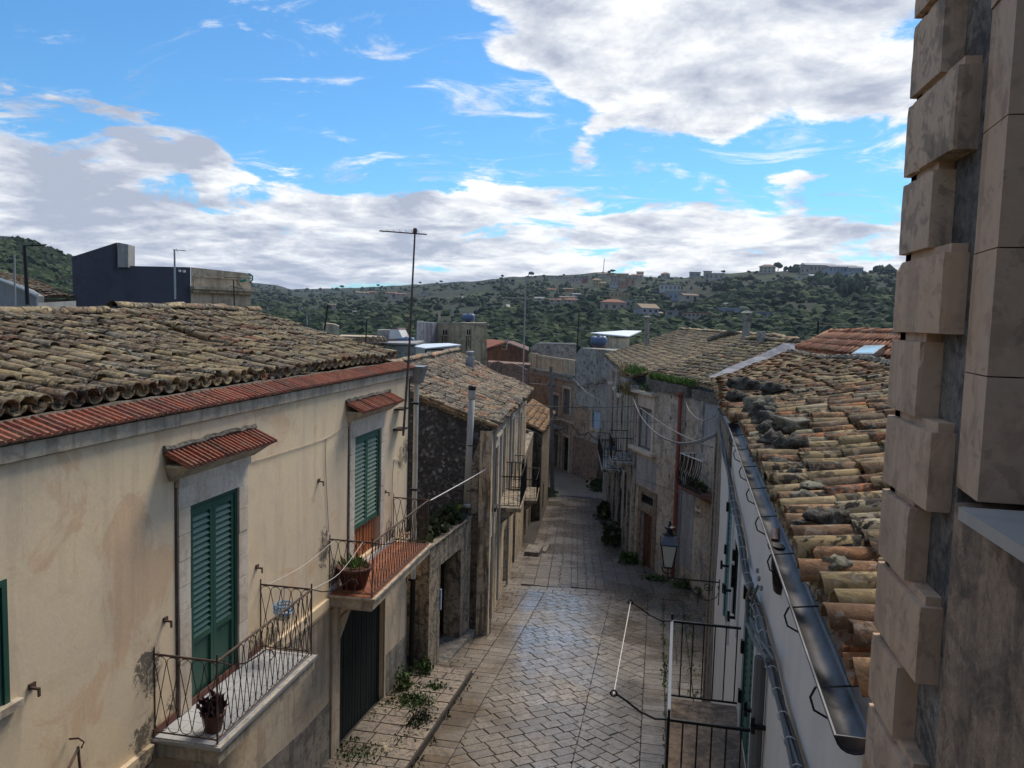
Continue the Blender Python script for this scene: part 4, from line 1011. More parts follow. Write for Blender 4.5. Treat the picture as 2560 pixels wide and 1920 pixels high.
wd = [((-5.15, 15.6, gz(15.6) + .1), (.2, .28, .5), 420, .075, 'leafy weed climbing beside the black downpipe of the cream house'),
      ((-4.75, 14.9, gz(14.9) + .14), (.55, .6, .06), 900, .055, 'low weeds spreading on the raised pavement by the dark door'),
      ((-4.35, 13.9, gz(13.9) + .1), (.3, .9, .06), 1100, .055, 'dark weeds along the edge of the raised kerb'),
      ((-4.4, 12.9, gz(12.9) + .05), (.35, .7, .06), 900, .055, 'weed patch at the bottom of the broken kerb'),
      ((-5.0, 16.6, gz(16.6) + .12), (.25, .35, .35), 240, .09, 'bushy weed at the foot of the pitted limestone pier'),
      ((-4.5, 15.8, gz(15.8) + .14), (.4, .25, .08), 150, .07, 'thin moss tuft in the joints of the pavement beyond the downpipe'),
      ((-4.95, 12.4, gz(12.4) + .12), (.5, .6, .05), 600, .05, 'moss at the sill of the dark double door')]
for i, (c, r_, n_, s_, lb) in enumerate(wd): plant('weed', Vector(c), r_, n_, s_, 'leaf' if i not in (2,) else 'leafdark', lb, 'weed', seed=i, stuff=i in (1, 2, 3, 5, 6))
for i, (x, y, s_) in enumerate([(-4.25, 13.55, .16), (-4.55, 12.8, .14), (-4.1, 14.35, .11), (-4.7, 13.0, .08)]):
    rock('loose_stone', Vector((x, y, gz(y) + .12)), (s_, s_ * .8, s_ * .5), 'stone_low', ['large loose pale stone on the overgrown kerb', 'pale broken stone near the bottom of the kerb weeds', 'loose stone at the outer edge of the raised kerb', 'small stone chip among the kerb weeds'][i], 40 + i)

# ================================================================ LOW TERRACE BUILDING between A and B
HL = thing('low_terrace_building', 'low mouldy stone outbuilding with overgrown flat top and dark doorway beside the cream house', 'outbuilding', (-5.5, 18.4, -8.4))
fl = Fr(-5.02, 16.95, .26, 3.15)
opl = [(.72, 2.22, -9.3, -5.95)]
mb = wall(MB(), fl, 0, 3.0, -9.5, -5.45, opl, .45, 0); mb.fb(fl, 0, 3.0, -2.6, -2.2, -9.5, -5.5); mb.fb(fl, 0, .06, -2.6, -.45, -9.5, -5.5); mb.fb(fl, 2.94, 3.0, -2.6, -.45, -9.5, -5.5); mb.fb(fl, 0, 3.0, -2.6, -.45, -5.6, -5.46); mb.build('wall', 'stone_low', HL)
mb = MB(); mb.tube([fl.p(-.6 + i * .3, .02, -5.30 + random.uniform(-.01, .01)) for i in range(13)], .03, 5); mb.fb(fl, -.6, 3.0, -.14, .0, -5.45, -5.3); mb.build('parapet', 'stone_low', HL)
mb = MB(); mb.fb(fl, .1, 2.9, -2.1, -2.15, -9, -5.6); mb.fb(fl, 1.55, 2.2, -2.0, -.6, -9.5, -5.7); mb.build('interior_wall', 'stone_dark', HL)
mb = MB(); mb.fb(fl, .1, 2.9, -2.5, .2, -9.4, gz(18.4) + .08); mb.build('threshold', 'dado', HL)
mb = MB(); mb.fb(fl, .70, .76, -.1, .03, -7.05, -6.55); mb.build('street_number_plate', 'blue_shutter', HL)
for i, (c, r_, n_, s_, m_, lb) in enumerate([((-5.5, 18.2, -5.42), (.6, 1.0, .3), 700, .14, 'leafdark', 'dark creeping ivy sprawled over the flat top of the low outbuilding'),
        ((-5.15, 19.3, -5.35), (.3, .5, .4), 520, .14, 'leafdark', 'ivy hanging at the foot of the grey flue pipe'), ((-5.0, 19.6, -5.5), (.22, .22, .12), 90, .13, 'leafbright', 'bright green leaves spilling over the outbuilding parapet'),
        ((-5.35, 17.3, -5.42), (.3, .4, .1), 120, .12, 'leaf', 'small green leaves beside the end of the terracotta balcony')]):
    plant('ivy', Vector(c), r_, n_, s_, m_, lb, 'ivy', thin=.5, seed=20 + i)
t_ = thing('flue_pipe', 'tall pale grey flue pipe with a black cowl against the volcanic wall', 'chimney', (-5.05, 19.75, -5))
b0 = at(1166, 1263, 19.7); t0 = at(1180, 985, 19.7); t1 = at(1182, 975, 19.7)
mb = MB(); mb.tube([b0, t0], .085, 14); mb.lathe(b0 - Vector((0, 0, .05)), [(.115, 0), (.115, .09), (.085, .1)], 14); mb.build('pipe', 'pipegrey', t_, True)
mb = MB(); mb.lathe(t0 - Vector((0, 0, .12)), [(.09, -.03), (.105, 0), (.105, .1), (.09, .2), (.09, .28)], 12); mb.build('collar', 'pipegrey', t_, True)
mb = MB(); mb.lathe(t0 + Vector((0, 0, .1)), [(.095, 0), (.1, .02), (.1, .11), (.06, .13)], 12)
for z in (-1.35, -2.55): mb.tube([(t0.x + .1 * math.cos(k), t0.y + .1 * math.sin(k), t0.z + z) for k in np.linspace(0, 2 * PI, 13)], .014, 4)
mb.build('cowl', 'iron', t_)

# ================================================================ HOUSE B : volcanic gable, ochre facade
HB = thing('ochre_house', 'old ochre house in the left row with black volcanic side wall and sagging roof', 'house', (-6.5, 26, -9))
fb_ = Fr(-4.36, 20.13, -.098 * 10, 10)     # a runs away from camera, n to the street
LB = 13.6
opb = []
def bo(u0, u1, v0, v1):
    a0 = fb_.px(u0, v1)[0]; a1 = fb_.px(u1, v1)[0]; z1 = fb_.px((u0 + u1) / 2, v0)[1]; return a0, a1, z1
opb = [(.95, 1.75, -5.55, -3.65), (3.2, 4.1, -7.9, -5.75), (3.0, 3.9, -5.55, -3.4), (6.2, 7.1, -5.6, -3.5), (.75, 1.55, -9.6, -6.15), (4.6, 5.9, -10.5, -7.0), (8.2, 9.3, -10.8, -7.4), (9.6, 10.5, -5.9, -3.7)]
mb = wall(MB(), fb_, 0, LB, -11, -3.08, [opb[0], opb[2], opb[3], opb[7], opb[4], opb[5], opb[6]], .22, 0); mb.fb(fb_, 1.0, LB, -6, -.22, -11, -3.2); mb.build('wall', 'stone_b', HB)
mb = MB(); mb.prism([(-4.33, 20.08, -10), (-4.33, 20.08, -2.95), (-4.9, 20.08, -2.72), (-6.4, 20.08, -2.2), (-7.9, 20.08, -1.65), (-9.5, 20.08, -2.1), (-9.5, 20.08, -10)], (0, .3, 0)); mb.build('side_wall', 'basalt', HB)
mb = MB(); p = [at(1178, 1125, 20.05), at(1213, 1085, 20.05)]
mb.prism([(-4.34, 20.055, -9.6), (-4.34, 20.055, -3.1), (-4.62, 20.055, -3.2), (-4.85, 20.055, -3.9), (-4.9, 20.055, -5.6), (-5.0, 20.055, -9.6)], (0, .025, 0)); mb.build('bare_masonry', 'stone_low', HB)
mb = MB(); mb.prism([(-4.6, 20.03, -8.8), (-4.62, 20.03, -5.2), (-4.9, 20.03, -5.35), (-4.92, 20.03, -8.8)], (0, .022, 0)); mb.build('brown_plaster_patch', 'stone_dark', HB)
mb = MB(); mb.fb(fb_, -.12, .28, -.25, .06, -10, -3.0); mb.build('corner_pilaster', 'stone_b', HB)
mb = MB(); mb.fb(fb_, .28, LB, -.02, .14, -3.14, -3.0); mb.fb(fb_, .28, LB, -.02, .07, -3.28, -3.14); mb.build('cornice', 'stone_low', HB)
for o in (opb[0], opb[2], opb[3], opb[7]):
    mb = MB(); mb.fb(fb_, o[0] - .16, o[0], 0, .06, o[2], o[3] + .3); mb.fb(fb_, o[1], o[1] + .16, 0, .06, o[2], o[3] + .3); mb.fb(fb_, o[0], o[1], 0, .055, o[3], o[3] + .3); mb.fb(fb_, o[0] - .25, o[1] + .25, 0, .14, o[3] + .3, o[3] + .4)
    s_ = mb.build('door_surround', 'whitestone', HB); mb = MB(); mb.fb(fb_, o[0], o[1], -.2, -.14, o[2], o[3]); mb.build('door', 'brownwood', s_)
for o in opb[4:7]: mb = MB(); mb.fb(fb_, o[0], o[1], -.2, -.12, o[2], o[3]); mb.build('door', 'greywood' if o[0] > 4 else 'blackgreen', HB)
def bar_balcony(parent, fr, a0, a1, dep, z, h=.95, mat='stone_low', rm='iron', pitch=.14, th=.12, corbels=True):
    mb = MB(); mb.fb(fr, a0, a1, 0, dep, z - th, z)
    if corbels:
        for a in (a0 + .12, a1 - .28): mb.hexa([fr.p(a, 0, z - th - .42), fr.p(a + .16, 0, z - th - .42), fr.p(a + .16, .08, z - th - .42), fr.p(a, .08, z - th - .42), fr.p(a, 0, z - th), fr.p(a + .16, 0, z - th), fr.p(a + .16, dep * .8, z - th), fr.p(a, dep * .8, z - th)])
    b = mb.build('balcony', mat, parent)
    mb = MB(); c = [fr.p(a0 + .03, 0, 0), fr.p(a0 + .03, dep - .03, 0), fr.p(a1 - .03, dep - .03, 0), fr.p(a1 - .03, 0, 0)]
    for p, q in zip(c, c[1:]):
        mb.tube([p + Vector((0, 0, z + h)), q + Vector((0, 0, z + h))], .018, 5); mb.tube([p + Vector((0, 0, z + .07)), q + Vector((0, 0, z + .07))], .012, 4)
    r_ = mb.build('railing', rm, parent)
    bm_ = MB(); bm_.tube([(0, 0, z + .07), (0, 0, z + h)], .009, 4); me = bm_.mesh('baluster', M[rm], Vector((0, 0, 0)))
    for p, q in zip(c, c[1:]):
        L = (q - p).length; n = max(1, round(L / pitch))
        for i in range(n): inst('baluster', me, Matrix.Translation(p.lerp(q, (i + .5) / n)), r_)
bar_balcony(HB, fb_, 2.35, 4.7, .7, -5.66)
bar_balcony(HB, fb_, 6.0, 7.4, .45, -5.9)
mb = MB(); mb.tube([fb_.p(.05, .13, -3.0), fb_.p(.05, .13, -9.0)], .02, 5); mb.tube([fb_.p(.55, .09, -3.2), fb_.p(.55, .09, -8.4)], .018, 5); mb.tube([fb_.p(2.1, .09, -3.2), fb_.p(2.1, .09, -8.4)], .035, 6); mb.tube([fb_.p(5.2, .09, -3.2), fb_.p(5.2, .09, -9)], .04, 6); mb.build('facade_pipe', 'pipegrey', HB)
mb = MB(); mb.fb(fb_, .42, .9, .0, .16, -5.3, -5.2); mb.build('drip_ledge', 'iron', HB)
roof(HB, (-4.2, 19.95, -2.86), (-5.45, 33.2, -3.08), (-7.95, 19.95, -1.62), (-8.4, 31.6, -1.52), .25, .33, 'tile_b', 300, 1.8, .10, seed=8)
ridge(HB, (-7.9, 20.5, -1.5), (-8.3, 31.5, -1.42), 'tile_b', .13, .42, 9, 'mortar')
ridge(HB, (-7.9, 20.0, -1.62), (-4.2, 20.0, -2.86), 'tile_c', .085, .36, 19)
mb = MB(); q = at(1176, 892, 29.5); mb.box(q.x - .14, q.x + .14, q.y - .14, q.y + .14, q.z - .8, q.z); mb.lathe(q, [(.1, 0), (.1, .1), (.16, .12), (.16, .2), (.08, .22)], 8); mb.build('chimney', 'steel', HB)

# second, lower house of the left row
HB2 = thing('low_orange_roof_house', 'lower house further down the left row with an orange-brown tile roof and grey stone gable', 'house', (-7.2, 44, -12))
E0 = at(1357, 1081, 42.0); E1 = at(1381, 1031, 54); f2 = Fr(E0.x - .15, E0.y, E1.x - E0.x, E1.y - E0.y)
L2 = math.hypot(E1.x - E0.x, E1.y - E0.y)
op2 = [(1.0, 2.1, -13.5, -10.0), (5, 6, -13.5, -10.2), (1.3, 2.2, -8.6, -7.0)]
mb = wall(MB(), f2, 0, L2, -15, E0.z - .12, op2, .25, 0); mb.fb(f2, 0, L2, -6, -.25, -15, E0.z - .2); mb.build('wall', 'stone_low', HB2)
for o in op2: mb = MB(); mb.fb(f2, o[0], o[1], -.24, -.15, o[2], o[3]); mb.build('door', 'blackgreen', HB2)
roof(HB2, E0 + Vector((.1, 0, 0)), E1 + Vector((.1, 0, 0)), at(1290, 1045, 43), at(1330, 1000, 54), .25, .33, 'tile_e', 150, 1.5, .06, seed=12)
mb = MB(); g0 = at(1355, 1085, 42); g1 = at(1300, 1058, 42.6); mb.prism([(g0.x, 41.95, -14), (g0.x, 41.95, g0.z - .05), (g1.x, 41.95, g1.z - .1), (g1.x - 3, 41.95, g1.z + .5), (g1.x - 3, 41.95, -14)], (0, .3, 0)); mb.build('gable_wall', 'stone_dark', HB2)
HB3 = thing('streaked_linking_house', 'narrow streaked house front between the ochre house and the low orange-roofed one', 'house', (-6.3, 38, -12))
f3 = Fr(fb_.p(LB, -.05, 0).x, fb_.p(LB, -.05, 0).y, -.11, 1)
mb = wall(MB(), f3, 0, 8.4, -14, -6.2, [(2, 3, -13.5, -9.0), (2, 3, -8.2, -6.6), (5.5, 6.5, -13.5, -9.6)], .25, 0); mb.fb(f3, 0, 8.4, -4, -.25, -14, -6.3); mb.build('wall', 'stone_low', HB3)
for o in ((2, 3, -12, -9.0), (2, 3, -8.2, -6.6), (5.5, 6.5, -13, -9.6)): mb = MB(); mb.fb(f3, o[0], o[1], -.22, -.12, o[2], o[3]); mb.build('door', 'brownwood', HB3)
bar_balcony(HB3, f3, .6, 3.4, .6, -8.2, pitch=.2)
mb = MB(); q = ground_px(1322, 1375); mb.box(-5.15, -4.55, 31.0, 32.1, gz(31) - .2, gz(31) + .18); mb.box(-4.9, -4.4, 32.1, 33.3, gz(32) - .3, gz(32) + .05)
mb.build('doorstep', 'dado', HB3)
# ================================================================ HOUSE D : white house, right, under the near tile roof
HD = thing('white_house', 'white rendered house on the right with zinc gutter, under the near ochre tile roof', 'house', (1.5, 9, -8))
fd = Fr(.82, 0, .025, 1, -1)
opd = [(7.35, 8.45, -4.42, -2.62), (10.9, 11.9, -4.4, -2.5), (9.55, 10.25, -3.75, -2.75)]
mb = wall(MB(), fd, 3.35, 15.2, -9.5, -1.74, opd, .14, 0); mb.fb(fd, 3.35, 16.4, -3.4, -.14, -9.5, -1.85); mb.build('wall', 'white_d', HD)
mb = MB(); mb.fb(fd, 15.2, 16.45, -.14, .02, -9.5, -1.72); mb.fb(fd, 16.1, 16.47, .02, .05, -9.5, -1.8); mb.build('corner_stones', 'corner_d', HD)
mb = MB(); mb.prism([fd.p(*q) for q in [(13.6, .0, -9.4), (15.3, .0, -9.4), (15.3, .0, -2.0), (14.7, .0, -2.4), (14.3, 0, -3.6), (14.6, 0, -5)]], fd.n * .012); mb.build('bare_patch', 'corner_d', HD)
mb = MB(); mb.fb(fd, 12.0, 16.3, 0, .05, -2.15, -1.72); mb.build('eave_stone', 'corner_d', HD)
for (o, m_, a_) in ((opd[0], 'green', 0), (opd[1], 'teal', 0), (opd[2], 'blackgreen', 0)):
    mb = MB(); mb.fb(fd, o[0] - .13, o[0], 0, .03, o[2], o[3] + .1); mb.fb(fd, o[1], o[1] + .13, 0, .03, o[2], o[3] + .1); mb.fb(fd, o[0], o[1], 0, .028, o[3], o[3] + .1); mb.build('window_surround', 'white', HD)
    shutter(HD, fd, o[0], o[1], o[2] + .01, o[3], -.02, m_, m_, 0, 20, 2)
    mb = MB()
    for z in (o[2] + .35, (o[2] + o[3]) / 2, o[3] - .3): mb.fb(fd, o[1] - .02, o[1] + .04, .0, .05, z, z + .14)
    mb.build('hinge', 'iron', HD)
for (u, v) in ((1822, 1418), (1832, 1480), (1843, 1548), (1893, 1782), (1914, 1825)):
    a, z = fd.px(u, v); mb = MB(); mb.fb(fd, a - .015, a + .015, 0, .11, z, z + .03); mb.fb(fd, a - .06, a + .03, .09, .12, z - .02, z + .02); mb.fb(fd, a - .012, a + .012, .09, .12, z + .02, z + .09); mb.build('shutter_catch', 'iron', HD)
mb = MB(); mb.tube([fd.p(6.55, .06, -2.75), fd.p(6.55, .06, -9)], .05, 8); mb.fb(fd, 6.48, 6.62, 0, .13, -3.9, -3.86); mb.build('downpipe', 'cable', HD)
# gutter : half-round zinc trough along the eave
def gutter(parent, pts, r_, mat, name='gutter'):
    vs = []; N = 9
    for k_, rr in ((0, r_), (1, r_ - .006)):
        for (p, ax) in pts:
            for j in range(N):
                t_ = PI + PI * j / (N - 1); vs.append(p + ax * (rr * math.cos(t_)) + Vector((0, 0, rr * .85 * math.sin(t_))))
    n = len(pts); fs = []
    for s_ in (0, 1):
        o_ = s_ * n * N
        for i in range(n - 1):
            for j in range(N - 1): fs.append((o_ + i * N + j, o_ + i * N + j + 1, o_ + (i + 1) * N + j + 1, o_ + (i + 1) * N + j))
    for i in range(n - 1):
        for j in (0, N - 1): fs.append((i * N + j, (i + 1) * N + j, n * N + (i + 1) * N + j, n * N + i * N + j))
    mb = MB(); mb.add(vs, fs); return mb.build(name, mat, parent, True)
zg = lambda y: -1.66 + .035 * (y - 4)
pts = [(fd.p(y, .052, zg(y) + random.uniform(-.006, .006)), -fd.n) for y in np.arange(3.28, 11.4, .45)]
g_ = gutter(HD, pts, .074, 'darkzinc')
mb = MB(); 
for y in (3.3, 11.35): mb.prism([fd.p(y, .052 + .075 * math.cos(PI + PI * j / 10), zg(y) + .07 * math.sin(PI + PI * j / 10)) for j in range(11)], (0, .008, 0))
mb.tube([fd.p(y, .127, zg(y) + .004) for y in np.arange(3.28, 11.5, .9)], .008, 6); mb.build('gutter_cap', 'darkzinc', g_)
for y in np.arange(3.7, 11.2, .95):
    mb = MB(); mb.tube([fd.p(y, .14, zg(y)), fd.p(y + .02, -.10, zg(y) + .03)], .005, 4)
    mb.tube([fd.p(y, .14, zg(y) + .0), fd.p(y, .16, zg(y) - .05), fd.p(y, .14, zg(y) - .11), fd.p(y, .06, zg(y) - .15), fd.p(y, .0, zg(y) - .14)], .006, 5); mb.build('gutter_bracket', 'iron', g_)
mb = MB(); q = fd.p(5.95, .03, zg(5.95) - .06)
mb.tube([q + Vector((0, 0, .02)), q - Vector((.0, 0, .14)), q + Vector((.02, .05, -.26)), q + Vector((.04, .12, -.34))], .062, 12); mb.build('gutter_outlet', 'iron', HD)
mb = MB(); mb.tube([q + Vector((-.02, .15, -.02)), q + Vector((.03, .42, .0))], .055, 10); mb.build('gutter_elbow', flat('coppery_pipe', (.16, .09, .07), .3, .6), HD)
zE = lambda y: -1.565 + .035 * (min(y, 11) - 4)
SLD = .215
def zD(x, y): return zE(y) + SLD * (x - .95)
roof(HD, (.985, 3.42, zE(3.4)), (1.18, 11.0, zE(11)), (3.95, 3.42, zE(3.4) + SLD * 3.02), (4.1, 11.0, zE(11) + SLD * 2.97), .25, .34, 'tile_d', 235, 1.6, .05, .54, seed=21)
roof(HD, (1.18, 11.0, zE(11)), (1.45, 19.6, zE(11)), (4.1, 11.0, zE(11) + SLD * 2.97), (3.7, 24.0, zE(11) + .55), .25, .34, 'tile_d', 65, 1.7, .05, .54, seed=22)
mb = MB()
P_ = [Vector((3.95, 3.4, zD(3.95, 3.4) + .05))] + [Vector((4.0 + .1 * math.sin(k), 5 + k * 1.9, zD(4.0, 5 + k * 1.9) + .07)) for k in range(7)] + [at(2100, 893, 17.6), at(2050, 893, 19.5), at(2000, 884, 22), at(1975, 879, 24)]
lumpy(HD, P_, .08, 'mortar', 5)
# stones laid on the roof against the wind
def onD(u, v):
    d = ray(u, v); 
    y0 = 8.
    for _ in range(30):
        k = (zE(y0) - SLD * .95) / (d.z - SLD * d.x); y0 = (d * k).y
    return d * k
RK = [(1930, 985, .17, .13, 0, 'black roof stone furthest up the near tile roof'), (1868, 975, .20, .15, 0, 'black rough stone beside the orange tiles near the upper eave'), (1838, 968, .16, .12, 0, 'black stone nearest the lichened valley'),
      (1842, 1005, .16, .13, 0, 'dark stone below the two upper black roof stones'), (1900, 1030, .22, .15, 1, 'greyish stone on the roof above the long row of black stones'), (1905, 1045, .14, .12, 0, 'top stone of the long row of black roof stones'),
      (1908, 1066, .16, .13, 0, 'second black stone from the top of the long row'), (1922, 1090, .15, .12, 0, 'middle black stone of the long row'), (1922, 1120, .14, .11, 0, 'fourth black stone down the long row'), (1983, 1080, .26, .12, 1, 'large flat grey-green slab among the roof tiles'),
      (1932, 1118, .15, .13, 0, 'lower left black stone of the long row'), (1982, 1132, .20, .15, 0, 'large black pitted stone in the middle of the near roof'), (1950, 1170, .15, .07, 0, 'long thin black stone on the orange tiles'),
      (1984, 1206, .10, .12, 0, 'square black stone standing on pale tiles'), (2030, 1228, .16, .06, 1, 'thin grey stone just right of the square black stone'), (2010, 1262, .15, .09, 1, 'pale grey-green stone below the square black stone'),
      (2060, 1318, .21, .14, 0, 'broad stone with a light top beside the pilaster'), (2098, 1330, .13, .15, 0, 'blackest block leaning by the pilaster'), (2090, 1445, .20, .14, 1, 'big cracked grey stone above the last tiles'), (2138, 1545, .13, .13, 0, 'dark stone wedged on the lower tiles against the pilaster'), (2000, 1330, .12, .07, 0, 'small dark stone near the gutter elbow')]
for i, (u, v, sx, sz, pale, lb) in enumerate(RK):
    p = onD(u, v + 6); k = max(.6, min(1.25, p.length / 9.0)); rock('roof_stone', p + Vector((0, 0, .05 + sz * k * .4)), (sx * .78 * k, sx * .78 * k, sz * .72 * k), 'rockpale' if pale else 'rock', lb, 60 + i, 'stones laid on the near roof')
plant('weed', onD(2075, 1412), (.14, .14, .05), 60, .05, 'leaf', 'tiny green tuft growing between the lower roof tiles', 'weed', seed=33)
# cable bundle along the white wall
cb = thing('cable_bundle', 'thick bundle of grey cables tied along the top of the white house wall', 'cables', tuple(fd.p(8, .06, -2.5)))
zc = lambda y: -2.50 + .02 * math.sin(y * 2.2) + (.10 * max(0, y - 8) if y > 8 else 0)
for k in range(5):
    off = (.05 + .022 * (k % 3), .022 * (k // 2) - .02)
    mb = MB(); mb.tube([fd.p(y, off[0] + .01 * math.sin(y * 3 + k), zc(y) + off[1] + .012 * math.sin(y * 2.1 + k * 1.7)) for y in np.arange(3.3, 15.6, .25)], (.022, .014, .012, .016, .010)[k], 6); mb.build('cable', 'cable' if k != 3 else 'cable_and_gap_black', cb)
mb = MB()
for y in np.arange(3.5, 11, .32):
    mb.tube([fd.p(y + .004 * math.cos(t_), .068 + .034 * math.cos(t_), zc(y) + .0 + .036 * math.sin(t_)) for t_ in np.linspace(0, 2 * PI, 11)], .004, 4); mb.tube([fd.p(y, .10, zc(y)), fd.p(y + .02, .12, zc(y) + .02)], .004, 4)
mb.build('cable_ties', 'rope', cb, kind='stuff')
for (pp, r_) in (([(1895, 1465), (1880, 1500), (1878, 1545), (1893, 1590), (1915, 1620), (1935, 1650)], .012), ([(1880, 1460), (1868, 1500), (1868, 1560), (1890, 1610), (1920, 1650)], .02)):
    mb = MB(); mb.tube([fpx(fd, u, v, .10) for u, v in pp], r_, 6); mb.build('cable_loop', 'cable', cb)
mb = MB()
for (u, v, r_) in ((1893, 1432, .012), (1897, 1452, .012), (1903, 1476, .012)): mb.lathe(fpx(fd, u, v, .08), [(r_, 0), (r_ * 1.3, .02), (r_, .04)], 10)
mb.build('insulator', 'steel', cb)
# balcony with straight bars
ZB = -4.46
mb = MB(); mb.fb(fd, 5.9, 9.15, 0, .80, ZB - .14, ZB); bD = mb.build('balcony', 'roughtan', HD)
mb = MB(); mb.fb(fd, 6.0, 9.1, .78, .81, ZB + .98, ZB + .995); bar = MB(); bar.fb(fd, 6.75, 9.08, .765, .795, ZB + .96, ZB + .985); bar.build('flat_top_rail', 'railsteel', HD)
mb = MB()
for y in (6.75, 9.08):
    mb.fb(fd, y - .012, y + .012, .0, .78, ZB + .955, ZB + .98); mb.fb(fd, y - .008, y + .008, 0, .78, ZB + .06, ZB + .08); mb.tube([fd.p(y, .78, ZB), fd.p(y, .78, ZB + 1.06)], .014, 6)
mb.fb(fd, 6.75, 9.08, .77, .79, ZB + .06, ZB + .08)
rD = mb.build('railing', 'iron', HD)
for (p, q, n) in ((fd.p(9.08, .78, 0), fd.p(9.08, 0, 0), 6), (fd.p(6.75, .78, 0), fd.p(6.75, 0, 0), 6), (fd.p(6.75, .78, 0), fd.p(9.08, .78, 0), 18)):
    for i in range(1, n + 1):
        c = p.lerp(q, i / (n + .3)); b = MB(); b.tube([c + Vector((0, 0, ZB + .07)), c + Vector((0, 0, ZB + .96))], .008, 5); b.build('baluster', 'iron', rD)
arms = []
for y in (9.08, 6.75):
    mb = MB(); b = fd.p(y, .78, ZB + .97); pts = [b, b + Vector((-.12, .0, -.01)), b + Vector((-.26, .01, .04)), b + Vector((-.38, .015, .12)), b + Vector((-.47, .02, .17))]; mb.tube(pts, .010, 6)
    mb.tube([pts[-1] + Vector((.028 * math.cos(t_) - .02, 0, .028 * math.sin(t_))) for t_ in np.linspace(0, 2 * PI, 10)], .009, 4); arms.append(pts[-1] + Vector((-.02, 0, -.01))); mb.build('clothes_line_arm', 'iron', HD)
wire('washing_line', [arms[0], arms[1] + Vector((0, 0, 0))], .005, 'rope', 'white cord stretched between the two curved arms of the black bar balcony', 'washing line')
# street lantern on a scroll bracket
LP = at(1800, 1436, 13.3)
def lantern(name, base_c, s_, wallp, label, mt='iron', red=True):
    """lantern standing on a bracket arm that comes out of the wall"""
    t_ = thing(name, label, 'street lamp', base_c); c = Vector(base_c)
    mb = MB(); mb.lathe(c + Vector((0, 0, .08)) * s_, [(.12 * s_ * 1.0, 0), (.225 * s_, .47 * s_)], 4, Matrix.Rotation(PI / 4, 3, 'Z')); mb.build('glass', 'milky', t_)
    mb = MB()
    for k in range(4):
        a_ = PI / 4 + k * PI / 2 + PI / 4 - PI / 4; d = Vector((math.cos(a_), math.sin(a_), 0)); mb.tube([c + d * .125 * s_ + Vector((0, 0, .07 * s_)), c + d * .232 * s_ + Vector((0, 0, .56 * s_))], .014 * s_, 4)
        mb.tube([c + d * .20 * s_ + Vector((0, 0, .56 * s_)), c + d * .262 * s_ + Vector((0, 0, .56 * s_)), c + d * .262 * s_ + Vector((0, 0, .66 * s_))], .010 * s_, 4)
    mb.lathe(c + Vector((0, 0, .05 * s_)), [(.13 * s_, 0), (.135 * s_, .03 * s_)], 4, Matrix.Rotation(PI / 4, 3, 'Z')); mb.build('frame', mt, t_)
    mb = MB(); mb.lathe(c + Vector((0, 0, .55 * s_)), [(.25 * s_, 0), (.26 * s_, .03 * s_), (.15 * s_, .21 * s_), (.13 * s_, .22 * s_)], 4, Matrix.Rotation(PI / 4, 3, 'Z')); mb.build('roof', flat('slate_blue_enamel', (.06, .075, .11), .2), t_)
    mb = MB(); mb.lathe(c + Vector((0, 0, .76 * s_)), [(.14 * s_, 0), (.13 * s_, .03 * s_), (.07 * s_, .07 * s_), (.065 * s_, .12 * s_), (.11 * s_, .14 * s_), (.11 * s_, .17 * s_), (.05 * s_, .2 * s_), (.025 * s_, .24 * s_), (.035 * s_, .27 * s_), (.01 * s_, .30 * s_)], 12); mb.build('finial', mt, t_)
    w_ = Vector(wallp); e = (w_ - c); e.z = 0; L = e.length; e.normalize(); U = Vector((0, 0, 1)); b0 = c - U * .18 * s_
    mb = MB(); mb.tube([b0, b0 + e * L], .016 * s_, 5); mb.tube([b0 - U * .08, c + U * .03], .014 * s_, 5)
    for a_ in (1, -1): mb.tube([c + U * .06 * s_ + e * .13 * a_ * s_, c + e * .11 * a_ * s_ - U * .03 * s_, c + e * .05 * a_ * s_ - U * .08 * s_, c - U * .09 * s_], .012 * s_, 4)
    def spiral(cc, r0, t0, t1, n=18): return [cc + e * (r0 * (1 - .75 * i / n) * math.cos(t0 + (t1 - t0) * i / n)) + U * (r0 * (1 - .75 * i / n) * math.sin(t0 + (t1 - t0) * i / n)) for i in range(n + 1)]
    sc_ = [b0 + e * .12 * L - U * .02]
    mb.tube(spiral(b0 + e * (.20 * L) - U * .11 * s_, .10 * s_, PI * .55, PI * 3.6), .010 * s_, 4)
    mb.tube([b0 + e * .27 * L - U * .03, b0 + e * .45 * L - U * .19 * s_, b0 + e * .62 * L - U * .36 * s_, b0 + e * .80 * L - U * .43 * s_, b0 + e * .95 * L - U * .34 * s_, b0 + e * 1.0 * L - U * .20 * s_, b0 + e * .97 * L - U * .08 * s_], .011 * s_, 4)
    mb.tube(spiral(b0 + e * .78 * L - U * .12 * s_, .10 * s_, 0.2, -PI * 3.0), .010 * s_, 4); mb.tube([b0 + e * L + U * .05, b0 + e * L - U * .5 * s_], .012 * s_, 4)
    mb.build('bracket', mt, t_)
lantern('street_lantern', at(1670, 1424, 13.3), .80, LP, 'black four-sided lantern with milky glass on a scroll bracket before the red pipe')
